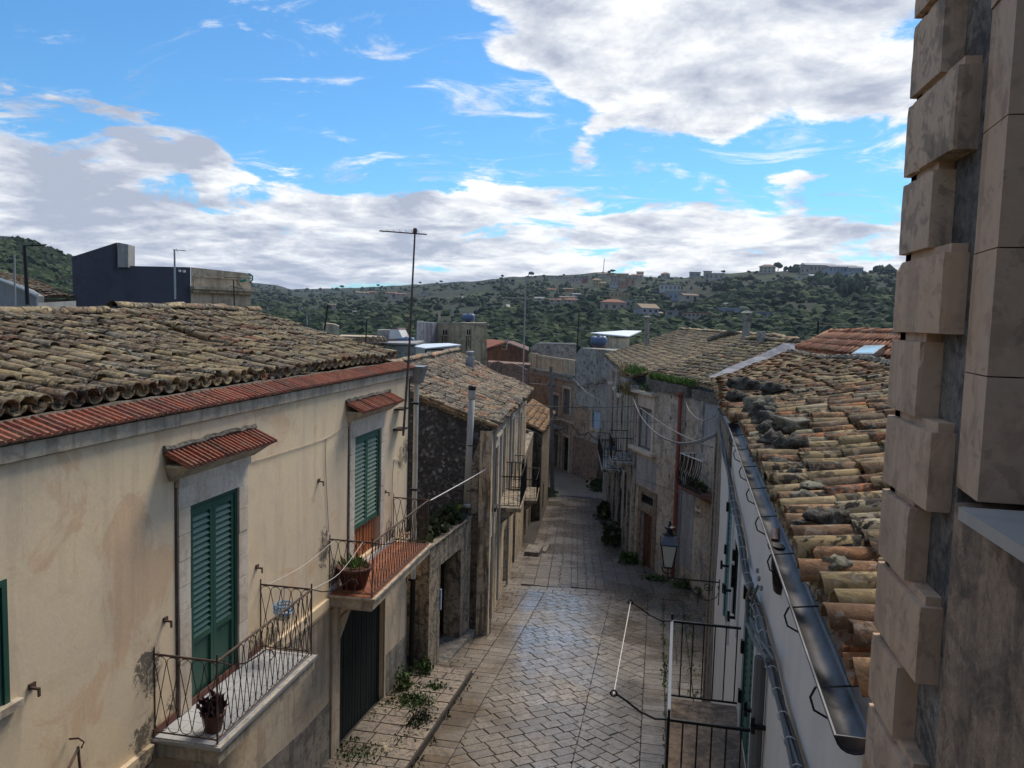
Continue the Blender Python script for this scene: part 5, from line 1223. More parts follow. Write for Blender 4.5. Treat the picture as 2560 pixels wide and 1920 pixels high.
# green-painted flower basket balcony etc. on house C
# ================================================================ HOUSE C : grey peeling house with the red pipe
HC = thing('grey_peeling_house', 'grey peeling plaster house turned towards the camera, with a red drainpipe and closed shutters', 'house', (0.5, 29, -9.5))
fc = Fr(1.44, 27.04, -2.22, 4.82, -1)
def prect(fr, u0, u1, v0, v1):
    a0 = fr.px(u0, (v0 + v1) / 2)[0]; a1 = fr.px(u1, (v0 + v1) / 2)[0]; z1 = fr.px((u0 + u1) / 2, v0)[1]; z0 = fr.px((u0 + u1) / 2, v1)[1]; return min(a0, a1), max(a0, a1), z0, z1
cs = prect(fc, 1597, 1631, 1019, 1124); cdoor = prect(fc, 1601, 1631, 1281, 1420); ct = prect(fc, 1595, 1633, 1236, 1262)
cdoor = (cdoor[0], cdoor[1], -9.9, -7.5); 
opc = [cs, cdoor, ct]
mb = wall(MB(), fc, -4.5, 5.36, -11, -2.62, opc, .25, 0); mb.fb(fc, -4.5, 5.2, -4, -.25, -11, -2.7); mb.build('wall', 'stone_c', HC)
mb = MB()
for (u0, u1, v0, v1) in ((1590, 1640, 1147, 1215), (1693, 1733, 1190, 1420), (1748, 1800, 985, 1100)):
    r_ = prect(fc, u0, u1, v0, v1); mb = MB(); mb.fb(fc, r_[0], r_[1], 0, .015, r_[2], r_[3]); mb.build('plaster_patch', 'stone_c_grey', HC)
mb = MB(); mb.fb(fc, -4.4, .6, -.3, .07, -2.62, -2.28); mb.fb(fc, .9, 4.45, -.3, .10, -2.62, -2.22); mb.build('parapet', 'mortar', HC)
mb = MB(); mb.fb(fc, -.25, -.12, 0, .07, -4.3, -2.62); mb.build('pilaster', 'stone_c', HC)
s_ = MB(); s_.fb(fc, cs[0] - .2, cs[0], 0, .05, cs[2], cs[3] + .55); s_.fb(fc, cs[1], cs[1] + .2, 0, .05, cs[2], cs[3] + .55); s_.fb(fc, cs[0], cs[1], 0, .048, cs[3], cs[3] + .55); s_.fb(fc, cs[0] - .4, cs[1] + .4, 0, .26, cs[3] + .55, cs[3] + .66); s_.fb(fc, cs[0] - .45, cs[1] + .55, 0, .22, cs[2] - .12, cs[2]); s_.fb(fc, cs[0] - .3, cs[1] + .3, 0, .12, cs[2] - .22, cs[2] - .12); s_ = s_.build('window_surround', 'whitestone', HC)
shutter(HC, fc, cs[0], cs[1], cs[2], cs[3], -.06, 'greywood', 'slatgrey', 0, 14)
s_ = MB(); s_.fb(fc, cdoor[0] - .28, cdoor[0], 0, .05, -10.6, ct[3] + .25); s_.fb(fc, cdoor[1], cdoor[1] + .28, 0, .05, -10.6, ct[3] + .25); s_.fb(fc, cdoor[0], cdoor[1], 0, .048, -7.5, ct[2]); s_.fb(fc, cdoor[0], cdoor[1], 0, .048, ct[3], ct[3] + .25); s_.build('door_surround', 'corner_d', HC)
mb = MB(); mb.fb(fc, cdoor[0], cdoor[1], -.2, -.13, -10.5, -7.5); d_ = mb.build('door', 'redbrown', HC)
for k in range(2):
    for j in range(3): mb = MB(); w_ = (cdoor[1] - cdoor[0]) / 2; mb.fb(fc, cdoor[0] + k * w_ + .08, cdoor[0] + (k + 1) * w_ - .08, -.13, -.11, -9.5 + j * .65, -9.0 + j * .65); mb.build('panel', 'redbrown', d_)
mb = MB(); mb.fb(fc, ct[0], ct[1], -.22, -.16, ct[2], ct[3]); mb.build('transom_window', 'glassdark', HC)
mb = MB()
for k in range(3): mb.fb(fc, ct[0], ct[1], -.05, -.03, ct[2] + .12 + k * .12, ct[2] + .14 + k * .12)
mb.build('grille', 'iron', HC)
a = fc.px(1704, 1100)[0]
mb = MB(); mb.tube([fc.p(a, .12, -2.55), fc.p(a, .12, -9.2)], .075, 10); mb.lathe(fc.p(a, .12, -2.55), [(.08, -.1), (.15, 0), (.15, .08)], 12)
mb.build('red_drainpipe', 'pipered', HC)
mb = MB(); mb.tube([fc.p(a - .22, .05, -2.7), fc.p(a - .22, .05, -9.2)], .022, 6); mb.build('thin_pipe', 'pipegrey', HC)
# bellied balcony at the right end of C
q = prect(fc, 1738, 1795, 1145, 1212)
za, zb2 = -5.55, -4.45; a1_ = fc.px(1738, 1180)[0]; a0_ = a1_ - 1.6
mb = MB(); mb.fb(fc, a0_, a1_, 0, .62, za - .12, za); mb.hexa([fc.p(a0_, 0, za - .38), fc.p(a1_ - .6, 0, za - .38), fc.p(a1_ - .6, .05, za - .38), fc.p(a0_, .05, za - .38), fc.p(a0_, 0, za - .12), fc.p(a1_ - .05, 0, za - .12), fc.p(a1_ - .05, .35, za - .12), fc.p(a0_, .35, za - .12)]); mb.build('balcony', 'brickfar', HC)
mb = MB(); cc = [(a1_ - .04, 0), (a1_ - .04, .6), (a0_, .6)]
for (p, r_) in zip(cc, cc[1:]): mb.fb(fc, min(p[0], r_[0]) - .02, max(p[0], r_[0]) + .02, min(p[1], r_[1]) - .02, max(p[1], r_[1]) + .02, zb2, zb2 + .03)
rl = mb.build('railing', 'white', HC)
for (p, r_) in zip(cc, cc[1:]):
    L = math.hypot(p[0] - r_[0], p[1] - r_[1]); n = int(L / .14); od = (1, 0) if p[1] != r_[1] else (0, 1)
    for i in range(n):
        k = (i + .5) / n; A_ = p[0] + (r_[0] - p[0]) * k; D_ = p[1] + (r_[1] - p[1]) * k; mb = MB()
        mb.tube([fc.p(A_ + od[0] * b, D_ + od[1] * b, za + (zb2 - za) * h) for h, b in ((0, 0), (.12, .08), (.28, .15), (.45, .13), (.65, .04), (.85, 0), (1, 0))], .016, 4); mb.build('baluster', 'iron', rl)
for i in range(3): plant('potted_plant', fc.p(a0_ + .35 + i * .45, .3, za + .02), (.18, .18, .3), 60, .12, 'leafdark', ['dark potted plant at the right end of the bellied iron balcony', 'dark potted plant in the middle of the bellied iron balcony', 'dark potted plant at the left end of the bellied iron balcony'][i], 'plant', 'plants on the bellied balcony', seed=50 + i)
r_ = prect(fc, 1737, 1756, 1264, 1287)
mb = MB(); mb.fb(fc, r_[0], r_[1], 0, .03, r_[2], r_[3]); nm = mb.build('street_sign', 'whitestone', HC)
def text(s_, fr, a, d, z, size, mat, parent, flip):
    cu = bpy.data.curves.new('lettering', 'FONT'); cu.body = s_; cu.size = size; cu.align_x = 'CENTER'; cu.align_y = 'CENTER'; cu.extrude = .002
    o = bpy.data.objects.new('lettering', cu); COL.objects.link(o)
    dg = bpy.context.evaluated_depsgraph_get(); me = bpy.data.meshes.new_from_object(o.evaluated_get(dg)); bpy.data.objects.remove(o)
    me.materials.clear(); me.materials.append(M[mat]); xa = fr.t * flip; n_ = fr.n
    mt_ = Matrix(((xa.x, 0, n_.x), (xa.y, 0, n_.y), (0, 1, 0))).to_4x4()
    ob = inst('lettering', me, Matrix.Translation(fr.p(a, d, z)) @ mt_, parent); return ob
mb = MB(); e = .012
for (x0, x1, z0, z1) in ((r_[0] + .02, r_[1] - .02, r_[3] - .035, r_[3] - .02), (r_[0] + .02, r_[1] - .02, r_[2] + .02, r_[2] + .035), (r_[0] + .02, r_[0] + .035, r_[2] + .035, r_[3] - .035), (r_[1] - .035, r_[1] - .02, r_[2] + .035, r_[3] - .035)): mb.fb(fc, x0, x1, .03, .034, z0, z1)
mb.build('sign_border', 'iron', nm)
zm = (r_[2] + r_[3]) / 2; am = (r_[0] + r_[1]) / 2; sz_ = (r_[1] - r_[0])
text('VIA', fc, am, .034, zm + sz_ * .16, sz_ * .30, 'iron', nm, -1)
text('CRISPI', fc, am, .034, zm - sz_ * .16, sz_ * .25, 'iron', nm, -1)
text('18', fc, fc.px(1779, 1292)[0], .004, fc.px(1779, 1292)[1], .22, 'iron', HC, -1)
for (u, v) in ((1678, 992), (1677, 1046), (1673, 1190), (1715, 1060), (1716, 1113)): 
    a_, z_ = fc.px(u, v); mb = MB(); mb.fb(fc, a_ - .04, a_ + .04, -.01, .004, z_ - .07, z_ + .06); mb.build('wall_hole', 'void', HC)
RC = roof(HC, fc.p(4.5, -.12, -2.15), fc.p(-3.2, -.12, -2.1), fc.p(5.8, -5.0, -.72), fc.p(-2.9, -5.0, -.78), .25, .34, 'tile_c', 160, 1.2, .05, seed=31)
ridge(HC, fc.p(5.8, -5.0, -.62), fc.p(-2.9, -5.0, -.68), 'tile_c', .13, .42, 61)
mb = MB(); P0 = at(1992, 868, 26.5); P1 = at(1925, 898, 25.5); P2 = at(1850, 926, 24); P3 = at(1790, 950, 22.5)
mb.add([P0 + Vector((.35, 0, .08)), P0 + Vector((-.4, 0, .12)), P1 + Vector((-.35, 0, .1)), P2 + Vector((-.3, 0, .1)), P3 + Vector((-.2, 0, .08)), P3 + Vector((.2, 0, .06)), P2 + Vector((.3, 0, .08)), P1 + Vector((.35, 0, .08))], [(0, 1, 2, 7), (7, 2, 3, 6), (6, 3, 4, 5)]); mb.build('valley_flashing', 'greyconc', HC)
# ================================================================ right row beyond C
HR = thing('streaked_row_house', 'long streaked house front on the right of the lane with dark balconies and louvred shutters', 'house', (-2, 44, -11))
frr = Fr(-.86, 31.8, -.118, 1, -1)
opr = [(1.2, 2.3, -5.6, -3.3), (4.6, 5.7, -5.9, -3.4), (8.0, 9.2, -7.2, -4.2), (12, 13.2, -7.4, -4.2), (17, 18.2, -7.5, -4.3), (1.3, 2.4, -11, -7.3), (6, 7.2, -12, -8.2), (11, 12.4, -12.5, -9.0), (16, 17.2, -13, -9.6)]
mb = wall(MB(), frr, 0, 24, -16, -2.7, opr, .25, 0); mb.fb(frr, 0, 24, -3.5, -.25, -16, -2.8); mb.build('wall', 'stone_r', HR)
for i, o in enumerate(opr):
    if i < 5:
        shutter(HR, frr, o[0], o[1], o[2], o[3], -.04, ('teal', 'green2', 'greywood', 'greywood', 'greywood')[i], ('teal', 'teal', 'greywood', 'greywood', 'greywood')[i], 0, 16)
        mb = MB(); mb.fb(frr, o[0] - .2, o[0], 0, .07, o[2], o[3] + .3); mb.fb(frr, o[1], o[1] + .2, 0, .07, o[2], o[3] + .3); mb.fb(frr, o[0] - .3, o[1] + .3, 0, .2, o[3] + .3, o[3] + .42); mb.build('window_surround', 'whitestone', HR)
    else: mb = MB(); mb.fb(frr, o[0], o[1], -.22, -.14, o[2], o[3]); mb.build('door', 'brownwood', HR)
mb = MB(); mb.fb(frr, 0, 24, -.1, .22, -2.75, -2.6); mb.fb(frr, 0, 24, -.02, .1, -2.95, -2.75); mb.build('cornice', 'stone_g2', HR)
for a_ in (3.3, 7.0, 10.5, 15.0): mb = MB(); mb.fb(frr, a_, a_ + .35, 0, .1, -14, -2.95); mb.build('pilaster', 'stone_r', HR)
bar_balcony(HR, frr, .6, 3.0, .9, -5.85, 1.0, 'stone_r', 'iron', .16)
bar_balcony(HR, frr, 6.9, 10.4, .95, -7.4, 1.0, 'stone_r', 'iron', .16)
bar_balcony(HR, frr, 11.2, 14.2, .9, -7.6, 1.0, 'stone_r', 'iron', .18)
roof(HR, frr.p(5.0, .1, -2.4), frr.p(24, .1, -2.45), frr.p(3.5, -6.4, -.62), frr.p(25.5, -5.2, -.58), .25, .34, 'tile_c', 60, 1.2, .05, seed=33)
roof(HR, frr.p(-.2, .15, -2.25), frr.p(5.0, .1, -2.4), frr.p(-.3, -6.2, -.70), frr.p(3.5, -6.4, -.62), .25, .34, 'tile_c', 60, 1.2, .05, seed=34)
ridge(HR, frr.p(3.5, -6.4, -.52), frr.p(25.5, -5.2, -.48), 'tile_c', .14, .5, 62); ridge(HR, frr.p(-.3, -6.2, -.60), frr.p(3.5, -6.4, -.52), 'tile_c', .13, .45, 63)
lantern('wall_lantern', at(1529, 1155, 34), 1.0, at(1556, 1150, 34.5), 'smaller blue-capped lantern far down the lane beside the dark balcony')
# grass growing on the cornice
for i, (u, v, Y, r_, n_, m_, lb) in enumerate([(1562, 945, 33.5, (.5, 1.2, .7), 420, 'leafdry', 'dry yellow grass tuft growing on the cornice corner of the grey house'), (1572, 990, 32.5, (.5, .6, .6), 420, 'leafdry', 'brown hanging grass clump below the cornice corner'),
        (1590, 938, 31.8, (.6, .6, .35), 300, 'leafbright', 'fresh green grass clump at the left end of the parapet'), (1556, 985, 34, (.4, .5, .5), 200, 'leaf', 'green weeds rooted in the wall above the teal shutters'), (1622, 980, 31.0, (.5, .4, .2), 160, 'leaf', 'moss and weeds on the window hood of the grey house')]):
    plant('grass_tuft', at(u, v, Y), tuple(x * .75 for x in r_), n_, .22, m_, lb, 'grass', thin=.09, up=1.2, seed=70 + i)
mb = MB(); rs = random.Random(9)
for k in range(800):
    a_ = 4.2 - rs.random() * 3.7; clump(mb, fc.p(a_, rs.uniform(-.16, .06), -2.22), (.05, .05, .04), 2, .22, 1.0, .14, rs)
mb.build('parapet_grass', 'leafbright', label='bright green grass strip growing along the parapet of the grey house', kind='stuff')
for i, (u, v, r_, n_, h, lb) in enumerate([(1512, 1290, (.5, 2.2, .6), 500, .22, 'long ivy strip at the foot of the right-hand walls, far part'), (1530, 1355, (.45, 1.6, .6), 500, .22, 'dense ivy at the foot of the right-hand wall, near part'), (1578, 1408, (.5, .4, .35), 260, .16, 'weed bush left of the red-brown door'),
        (1716, 1470, (.5, .4, .25), 200, .15, 'low weeds at the wall behind the lantern'), (1760, 1485, (.3, .4, .3), 160, .15, 'weed clump where the grey wall meets the white house'), (1500, 1225, (1.0, 2.0, .7), 360, .25, 'weeds below the rubble wall at the end of the lane'),
        (1190, 1575, (.3, .2, .25), 120, .12, 'dark weeds in the recess beside the ochre corner'), (1376, 1240, (.5, 1.2, .7), 200, .2, 'weed clump at the foot of the left wall near the drain'), (1640, 1450, (.5, .3, .12), 120, .12, 'scattered low weeds before the grey house')]):
    p = ground_px(u, v); plant('ground_weed', p, r_, n_, h, 'leafdark' if i in (0, 1, 5) else 'leaf', lb, 'weed', seed=90 + i, thin=.5)
# ================================================================ HOUSE E : sandstone building at the right edge
HE = thing('sandstone_building', 'tall sandstone building at the right edge with alternating quoin blocks and rough wall', 'building', (1.5, 1.5, -8))
fe = Fr(.88, 0, 0, 1, -1)
mb = MB(); mb.box(.955, 5.2, 2.69, 3.2, -9, 4.2); mb.box(1.72, 5.2, -14, 2.688, -9, 4.2); mb.box(.955, 1.718, -14, .6, -9, 4.2); mb.build('wall', 'roughgrey', HE)
mb = MB(); mb.box(.905, 3.5, 3.17, 3.235, -9, 4.2); mb.build('corner_bed', 'quoin_old', HE)
z = .57 - .292 * 2 * 6; k = 0
while z < 3.5:
    for (yn, zz) in ((2.735, z), (2.915, z + .292)):
        b = MB(); j = random.uniform(-.003, .003); y0, y1 = yn + random.uniform(-.004, .004), 3.245; e = .006
        x0 = .88 + j
        vs = [(.965, y0, zz), (x0 + e, y0, zz), (x0, y0 + e, zz), (x0, y1, zz), (.965, y1, zz)]
        nx, ny, nz = 5, 14, 8; L_ = lambda a, b_, k_: a + (b_ - a) * k_
        G_ = {}; fs_ = []; vs_ = []
        def gv(i, j, k_):
            if (i, j, k_) not in G_:
                q = Vector((L_(x0, .965, i / nx), L_(y0, y1, j / ny), L_(zz, zz + .262, k_ / nz)))
                if i == 0 and j == 0: q += Vector((.002, .002, 0))
                if i == 0 and k_ in (0, nz): q += Vector((.0015, 0, .0015 if k_ == 0 else -.0015))
                nn = noise.noise(q * 34) * .0012 - .008 * max(0, noise.noise(q * 15 + Vector((5, 0, 0))) - .35) * 4 * (1 if (i == 0) + (j == 0) + (k_ in (0, nz)) > 1 else .2)
                q += Vector((-1 if i == 0 else 0, -1 if j == 0 else 0, 0)) * nn
                G_[(i, j, k_)] = len(vs_); vs_.append(q)
            return G_[(i, j, k_)]
        for j in range(ny):
            for k_ in range(nz): fs_.append((gv(0, j, k_), gv(0, j + 1, k_), gv(0, j + 1, k_ + 1), gv(0, j, k_ + 1)))
        for i in range(nx):
            for k_ in range(nz): fs_.append((gv(i, 0, k_), gv(i + 1, 0, k_), gv(i + 1, 0, k_ + 1), gv(i, 0, k_ + 1))); 
            for j in range(ny): fs_ += [(gv(i, j, 0), gv(i, j + 1, 0), gv(i + 1, j + 1, 0), gv(i + 1, j, 0)), (gv(i, j, nz), gv(i + 1, j, nz), gv(i + 1, j + 1, nz), gv(i, j + 1, nz))]
            for k_ in range(nz): fs_.append((gv(i, ny, k_), gv(i, ny, k_ + 1), gv(i + 1, ny, k_ + 1), gv(i + 1, ny, k_)))
        b.add(vs_, fs_); b.build('quoin_block', 'quoin_old' if False else ('quoin' if zz < .2 else 'quoin_old'), HE)
        m2_ = MB(); m2_.box(.905, .964, yn + .02, 3.235, zz + .262, zz + .292); m2_.build('joint_bed', 'quoin', HE)
    z += .584
# window jamb: light reveal, darker face
mb = MB()
for i in range(12):
    z0 = -.50 + i * .37 - .0; b = MB(); jj = random.uniform(-.003, .003)
    b.prism([Vector(q) for q in [(.93 + jj, 2.47, z0), (1.7, 2.47, z0), (1.7, 2.95, z0), (.99 + jj, 2.75, z0), (.951 + jj, 2.70, z0)]], (0, 0, .366)); b.build('jamb_stone', 'quoin', HE)
mb = MB(); mb.box(.925, 1.5, 0.2, 2.62, -9, -.535); mb.build('lower_wall', 'roughtan', HE)
mb = MB(); mb.box(.85, 1.7, .2, 2.38, -.535, -.50); mb.build('window_sill', 'marble', HE)
# ================================================================ END OF THE LANE
HG = thing('end_terrace_house', 'ochre old house closing the lane, with a parapet terrace, tall windows and two doors', 'house', (-7.5, 67, -13))
fg = Fr(-8.79, 68.93, 4.55, -7.84)
def gr_(u0, u1, v0, v1): return prect(fg, u0, u1, v0, v1)
zt = fg.px(1380, 930)[1]
a_l = fg.px(1310, 1000)[0]; a_m = fg.px(1436, 1000)[0]; a_r = fg.px(1530, 1000)[0]
opg = [gr_(1384, 1396, 1085, 1166), gr_(1406, 1422, 1092, 1178), gr_(1382, 1397, 988, 1050), gr_(1408, 1426, 972, 1036)]
mb = wall(MB(), fg, a_l - 6, a_m, -18, zt, opg, .3, 0); mb.fb(fg, a_l - 6, a_m, -6, -.3, -18, zt - .3); mb.build('wall', 'stone_g', HG)
for i, o in enumerate(opg):
    mb = MB(); mb.fb(fg, o[0], o[1], -.28, -.2, o[2], o[3]); d_ = mb.build('door' if i < 2 else 'window', ('greywood', 'blackgreen', 'greyconc', 'greywood')[i], HG)
    mb = MB(); mb.fb(fg, o[0] - .2, o[0], 0, .07, o[2], o[3] + .25); mb.fb(fg, o[1], o[1] + .2, 0, .07, o[2], o[3] + .25); mb.fb(fg, o[0], o[1], 0, .065, o[3], o[3] + .25); mb.build('surround', 'beige', d_)
mb = MB(); mb.fb(fg, a_l - 6, a_m, 0, .25, zt - .1, zt + .08); mb.fb(fg, a_l - 6, a_m, 0, .12, zt - .5, zt - .1); mb.build('cornice', 'stone_g2', HG)
z1 = fg.px(1420, 898)[1]
mb = MB(); x0 = fg.px(1410, 920)[0]; mb.fb(fg, x0, a_m, -.2, .05, zt + .08, z1); x1 = fg.px(1325, 920)[0]; x2 = fg.px(1342, 920)[0]; mb.fb(fg, x1, x2, -.2, .05, zt + .08, z1 + .1); mb.fb(fg, x2, x0, -.15, .0, z1 - .2, z1); mb.build('parapet', 'beige', HG)
mb = MB(); b = MB(); b.fb(fg, 0, .11, -.12, -.03, zt + .08, z1 - .2); me = b.mesh('baluster', M['beige'], fg.o)
n = 22
for i in range(n): inst('baluster', me, Matrix.Translation(fg.p(x2 + (x0 - x2) * (i + .3) / n, 0, 0)), HG)
q = gr_(1378, 1402, 1055, 1062); bar_balcony(HG, fg, q[0] - .3, q[1] + .5, .9, q[2], 1.0, 'stone_g2', 'iron', .2)
mb = MB(); mb.fb(fg, a_l, a_m, 0, .1, -8.9, -8.7); mb.build('string_course', 'beige', HG)
HT = thing('grey_cement_gable', 'grey mottled cement wall rising behind the terrace at the end of the lane', 'building', tuple(at(1380, 900, 76)))
def block(parent, name, mat, u0, v0, u1, v1, Y0, Y1, zb=-18, depth=5, mids=()):
    """upright block whose front top edge runs between two photo points"""
    P0 = at(u0, v0, Y0); P1 = at(u1, v1, Y1); n = Vector((P1.y - P0.y, -(P1.x - P0.x), 0)).normalized()
    if n.dot(Vector((P0.x, P0.y, 0))) > 0: n = -n
    poly = [Vector((P0.x, P0.y, zb)), P0] + [at(u, v, Y0 + (Y1 - Y0) * (u - u0) / (u1 - u0)) for u, v in mids] + [P1, Vector((P1.x, P1.y, zb))]
    q_ = P1 if P1.x < 0 else P0; rd = Vector((q_.x, q_.y, 0)).normalized(); mb = MB(); mb.prism(poly, rd * depth); mb.build(name, mat, parent); return P0, P1, n
def facef(P0, P1, n): 
    f = Fr(P0.x, P0.y, P1.x - P0.x, P1.y - P0.y); 
    if f.n.dot(n) < 0: f.n = -f.n
    return f
block(HT, 'wall', 'stone_g2', 1322, 905, 1440, 905, 76, 73, -18, 4, [(1326, 872), (1345, 859), (1440, 861)])
mb = MB(); mb.tube([at(1326, 872, 75.9), at(1345, 859, 75.6), at(1440, 861, 73)], .1, 5); mb.build('coping', 'lightgrey', HT)
HK = thing('grey_rubble_house', 'tall grey cement and red rubble house at the lane bend carrying a blue tank', 'house', (-5, 62, -13))
o2 = [gr_(1481, 1500, 1028, 1072), gr_(1493, 1512, 1135, 1215)]
o2[1] = (o2[1][0], o2[1][1], -13.2, o2[1][3])
ztk = fg.px(1480, 872)[1]
mb = wall(MB(), fg, a_m, a_r + 1.2, -18, ztk - .6, o2, .3, 0); mb.fb(fg, a_m, a_r + 1.2, -7, -.3, -18, ztk - .7)
mb.prism([fg.p(a_m, 0, ztk - .6), fg.p(a_m + 1.0, 0, ztk), fg.p(a_r + 1.2, 0, ztk + .05), fg.p(a_r + 1.2, 0, ztk - .6)], -fg.n * 7); mb.build('wall', 'stone_g2', HK)
zr = fg.px(1470, 1022)[1]; zr2 = fg.px(1470, 1100)[1]
mb = MB(); mb.prism([fg.p(a_m + .1, .0, zr2), fg.p(a_m + .2, 0, zr), fg.p(a_m + 2.4, 0, zr + .2), fg.p(o2[0][0] - .3, 0, zr - .1), fg.p(o2[0][0] - .3, 0, zr2)], fg.n * .02); mb.build('ochre_patch', 'stone_g', HK)
mb = MB(); mb.prism([fg.p(a_m + .02, .0, -14), fg.p(a_m + .02, 0, zr2 - .1), fg.p(o2[1][0] - .05, 0, zr2), fg.p(o2[1][0] - .05, 0, -14)], fg.n * .03); mb.build('rubble_patch', 'stone_rubble', HK)
mb = MB(); mb.fb(fg, o2[0][0], o2[0][1], -.2, -.1, o2[0][2], o2[0][3]); mb.build('window', 'blue_shutter', HK)
mb = MB(); mb.fb(fg, o2[0][0] - .2, o2[0][1] + .2, 0, .1, o2[0][2] - .2, o2[0][2]); mb.fb(fg, o2[0][0] - .22, o2[0][0], 0, .06, o2[0][2], o2[0][3] + .2); mb.build('window_sill', 'beige', HK)
mb = MB(); mb.fb(fg, o2[1][0], o2[1][1], -.25, -.12, o2[1][2], o2[1][3]); mb.build('door', 'brownwood', HK)
mb = MB(); mb.tube([fpx(fg, u, v, .05) for u, v in [(1432, 1065), (1445, 1085), (1462, 1087), (1470, 1080), (1485, 1095), (1500, 1102), (1508, 1120)]], .04, 5); mb.build('wall_cable', 'cable_and_gap_black', HK)
# tiled fragments on the grey front: rubble band below the cement
mb = MB(); q0 = fg.px(1440, 968); q1 = fg.px(1525, 955)
for i in range(26):
    a_ = q0[0] + (q1[0] - q0[0]) * (i / 26); zz = q0[1] + (q1[1] - q0[1]) * (i / 26) + random.uniform(-.1, .25) ; mb.fb(fg, a_, a_ + .35, 0, .16, zz, zz + .08)
mb.build('rubble_ledge', 'stone_low', HK)
def tank(u0, u1, v0, v1, Y, label, stand=None, vert=False):
    P0 = at(u0, (v0 + v1) / 2, Y); P1 = at(u1, (v0 + v1) / 2, Y); h = abs(at(u0, v0, Y).z - at(u0, v1, Y).z); r_ = h / 2 * .9; c = (P0 + P1) / 2
    t_ = thing('water_tank', label, 'water tank', c - Vector((0, 0, h / 2))); ax = (P1 - P0).normalized(); L = (P1 - P0).length
    mt_ = ax.to_track_quat('Z', 'Y').to_matrix(); mb = MB()
    mb.lathe(c, [(r_ * .3, -L / 2), (r_ * .8, -L * .46), (r_ * .97, -L * .38), (r_, -L * .2), (r_ * .97, -L * .18), (r_, -L * .15), (r_, L * .15), (r_ * .97, L * .18), (r_, L * .2), (r_ * .97, L * .38), (r_ * .8, L * .46), (r_ * .3, L / 2)], 20, mt_); mb.build('body', 'tankblue', t_, True)
    mb = MB(); mb.lathe(c + Vector((0, 0, r_ * .93)), [(r_ * .4, 0), (r_ * .4, r_ * .15), (r_ * .2, r_ * .2)], 12)
    mb.build('lid', 'tankblue', t_, True)
    mb = MB()
    for k in (-.28, .28):
        q = c + ax * L * k - Vector((0, 0, r_ * .85)); mb.box(q.x - .08, q.x + .08, q.y - r_ * .8, q.y + r_ * .8, q.z - r_ * .3, q.z + r_ * .1)
    mb.build('cradle', stand or 'steel', t_)
tank(1477, 1518, 838, 868, 61.5, 'large blue water tank standing on the grey wall at the end of the lane', 'pipered')
tank(995, 1037, 842, 863, 62, 'pale blue horizontal water tank behind the aerial mast on a flat roof')
tank(1156, 1187, 783, 806, 74, 'small dark blue water tank on the roof of the yellowed block building')
HS = thing('white_sheet_shed', 'rooftop shed with a white corrugated sheet roof and beige wall right of the end tank', 'shed', tuple(at(1560, 850, 68)))
mb = MB(); mb.prism([at(1476, 834, 66), at(1560, 828, 74), at(1604, 829, 74), at(1572, 843, 65)], (0, 0, .08)); mb.build('roof_sheet', 'whitesheet', HS)
block(HS, 'wall', 'beige', 1515, 846, 1574, 846, 65.6, 65.6, -8, 5)
# dark utility pole and thin masts
def pole(name, u0, v0, u1, v1, Y, r_, mat, label, cat, arms=()):
    P0 = at(u0, v0, Y); P1 = at(u1, v1, Y); t_ = thing(name, label, cat, P1); mb = MB(); mb.tube([P1, P0], [r_, r_ * .85], 8); mb.build('pole', mat, t_)
    if arms:
        mb = MB()
        for (a, b, c, d) in arms: mb.tube([at(a, b, Y), at(c, d, Y)], r_ * .38, 4)
        mb.build('aerial', mat, t_)
    return t_
pole('utility_pole', 1377, 916, 1381, 1240, 41, .11, 'greywood', 'dark wooden utility pole standing at the low orange-roofed house', 'pole', ((1368, 962, 1392, 964), (1370, 958, 1390, 968)))
pole('aerial_mast', 1315, 690, 1307, 962, 33, .032, 'pipegrey', 'tall jointed pale aerial mast on the far edge of the ochre house roof', 'aerial', ((1252, 744, 1395, 747), (1296, 696, 1335, 694), (1305, 700, 1332, 690), (1300, 706, 1330, 704), (1322, 686, 1318, 706)))
pole('aerial_mast', 1448, 778, 1443, 872, 60, .05, 'iron', 'thin black aerial mast with wide arms above the grey terrace wall', 'aerial', ((1415, 813, 1480, 815), (1446, 829, 1478, 828)))
pole('aerial_mast', 917, 798, 914, 860, 55, .05, 'iron', 'thin aerial with a long arm over the small far roofs', 'aerial', ((917, 797, 958, 799), (916, 808, 900, 809)))
pole('aerial_mast', 820, 762, 811, 826, 24, .03, 'iron', 'leaning aerial behind the ridge of the cream house roof', 'aerial', ((817, 768, 832, 770),))
pole('aerial_mast', 767, 784, 768, 812, 24, .02, 'steel', 'short grey aerial behind the ridge of the cream house roof', 'aerial', ((760, 786, 776, 785),))
pole('aerial_mast', 61, 614, 69, 762, 17, .05, 'iron', 'thick black aerial pole at the far left behind the ridge', 'aerial', ((60, 614, 116, 612), (80, 610, 84, 616)))
pole('aerial_mast', 36, 636, 38, 765, 16, .022, 'pipegrey', 'thin pale pole beside the thick black aerial pole', 'aerial')
pole('aerial_mast', 436, 624, 438, 748, 21, .03, 'steel', 'grey aerial pole in front of the slate-blue wall', 'aerial', ((432, 624, 464, 627), (440, 622, 444, 630)))
t_ = pole('aerial_mast', 584, 700, 586, 764, 23, .02, 'iron', 'aerial with green plastic reflector before the beige parapet', 'aerial', ((560, 693, 632, 696), (575, 716, 606, 722), (590, 700, 615, 735)))
mb = MB(); mb.tube([at(622, 684, 23), at(631, 690, 23), at(631, 700, 23), at(624, 707, 23)], .03, 5); mb.tube([at(600, 703, 23), at(616, 700, 23)], .04, 5); mb.build('reflector', flat('green_plastic', (.01, .22, .12), .4), t_)
pole('aerial_mast', 2046, 806, 2044, 852, 30, .04, 'iron', 'short black aerial left of the new orange roof', 'aerial', ((1990, 849, 2044, 851), (2046, 809, 2105, 812), (2040, 810, 2060, 808)))
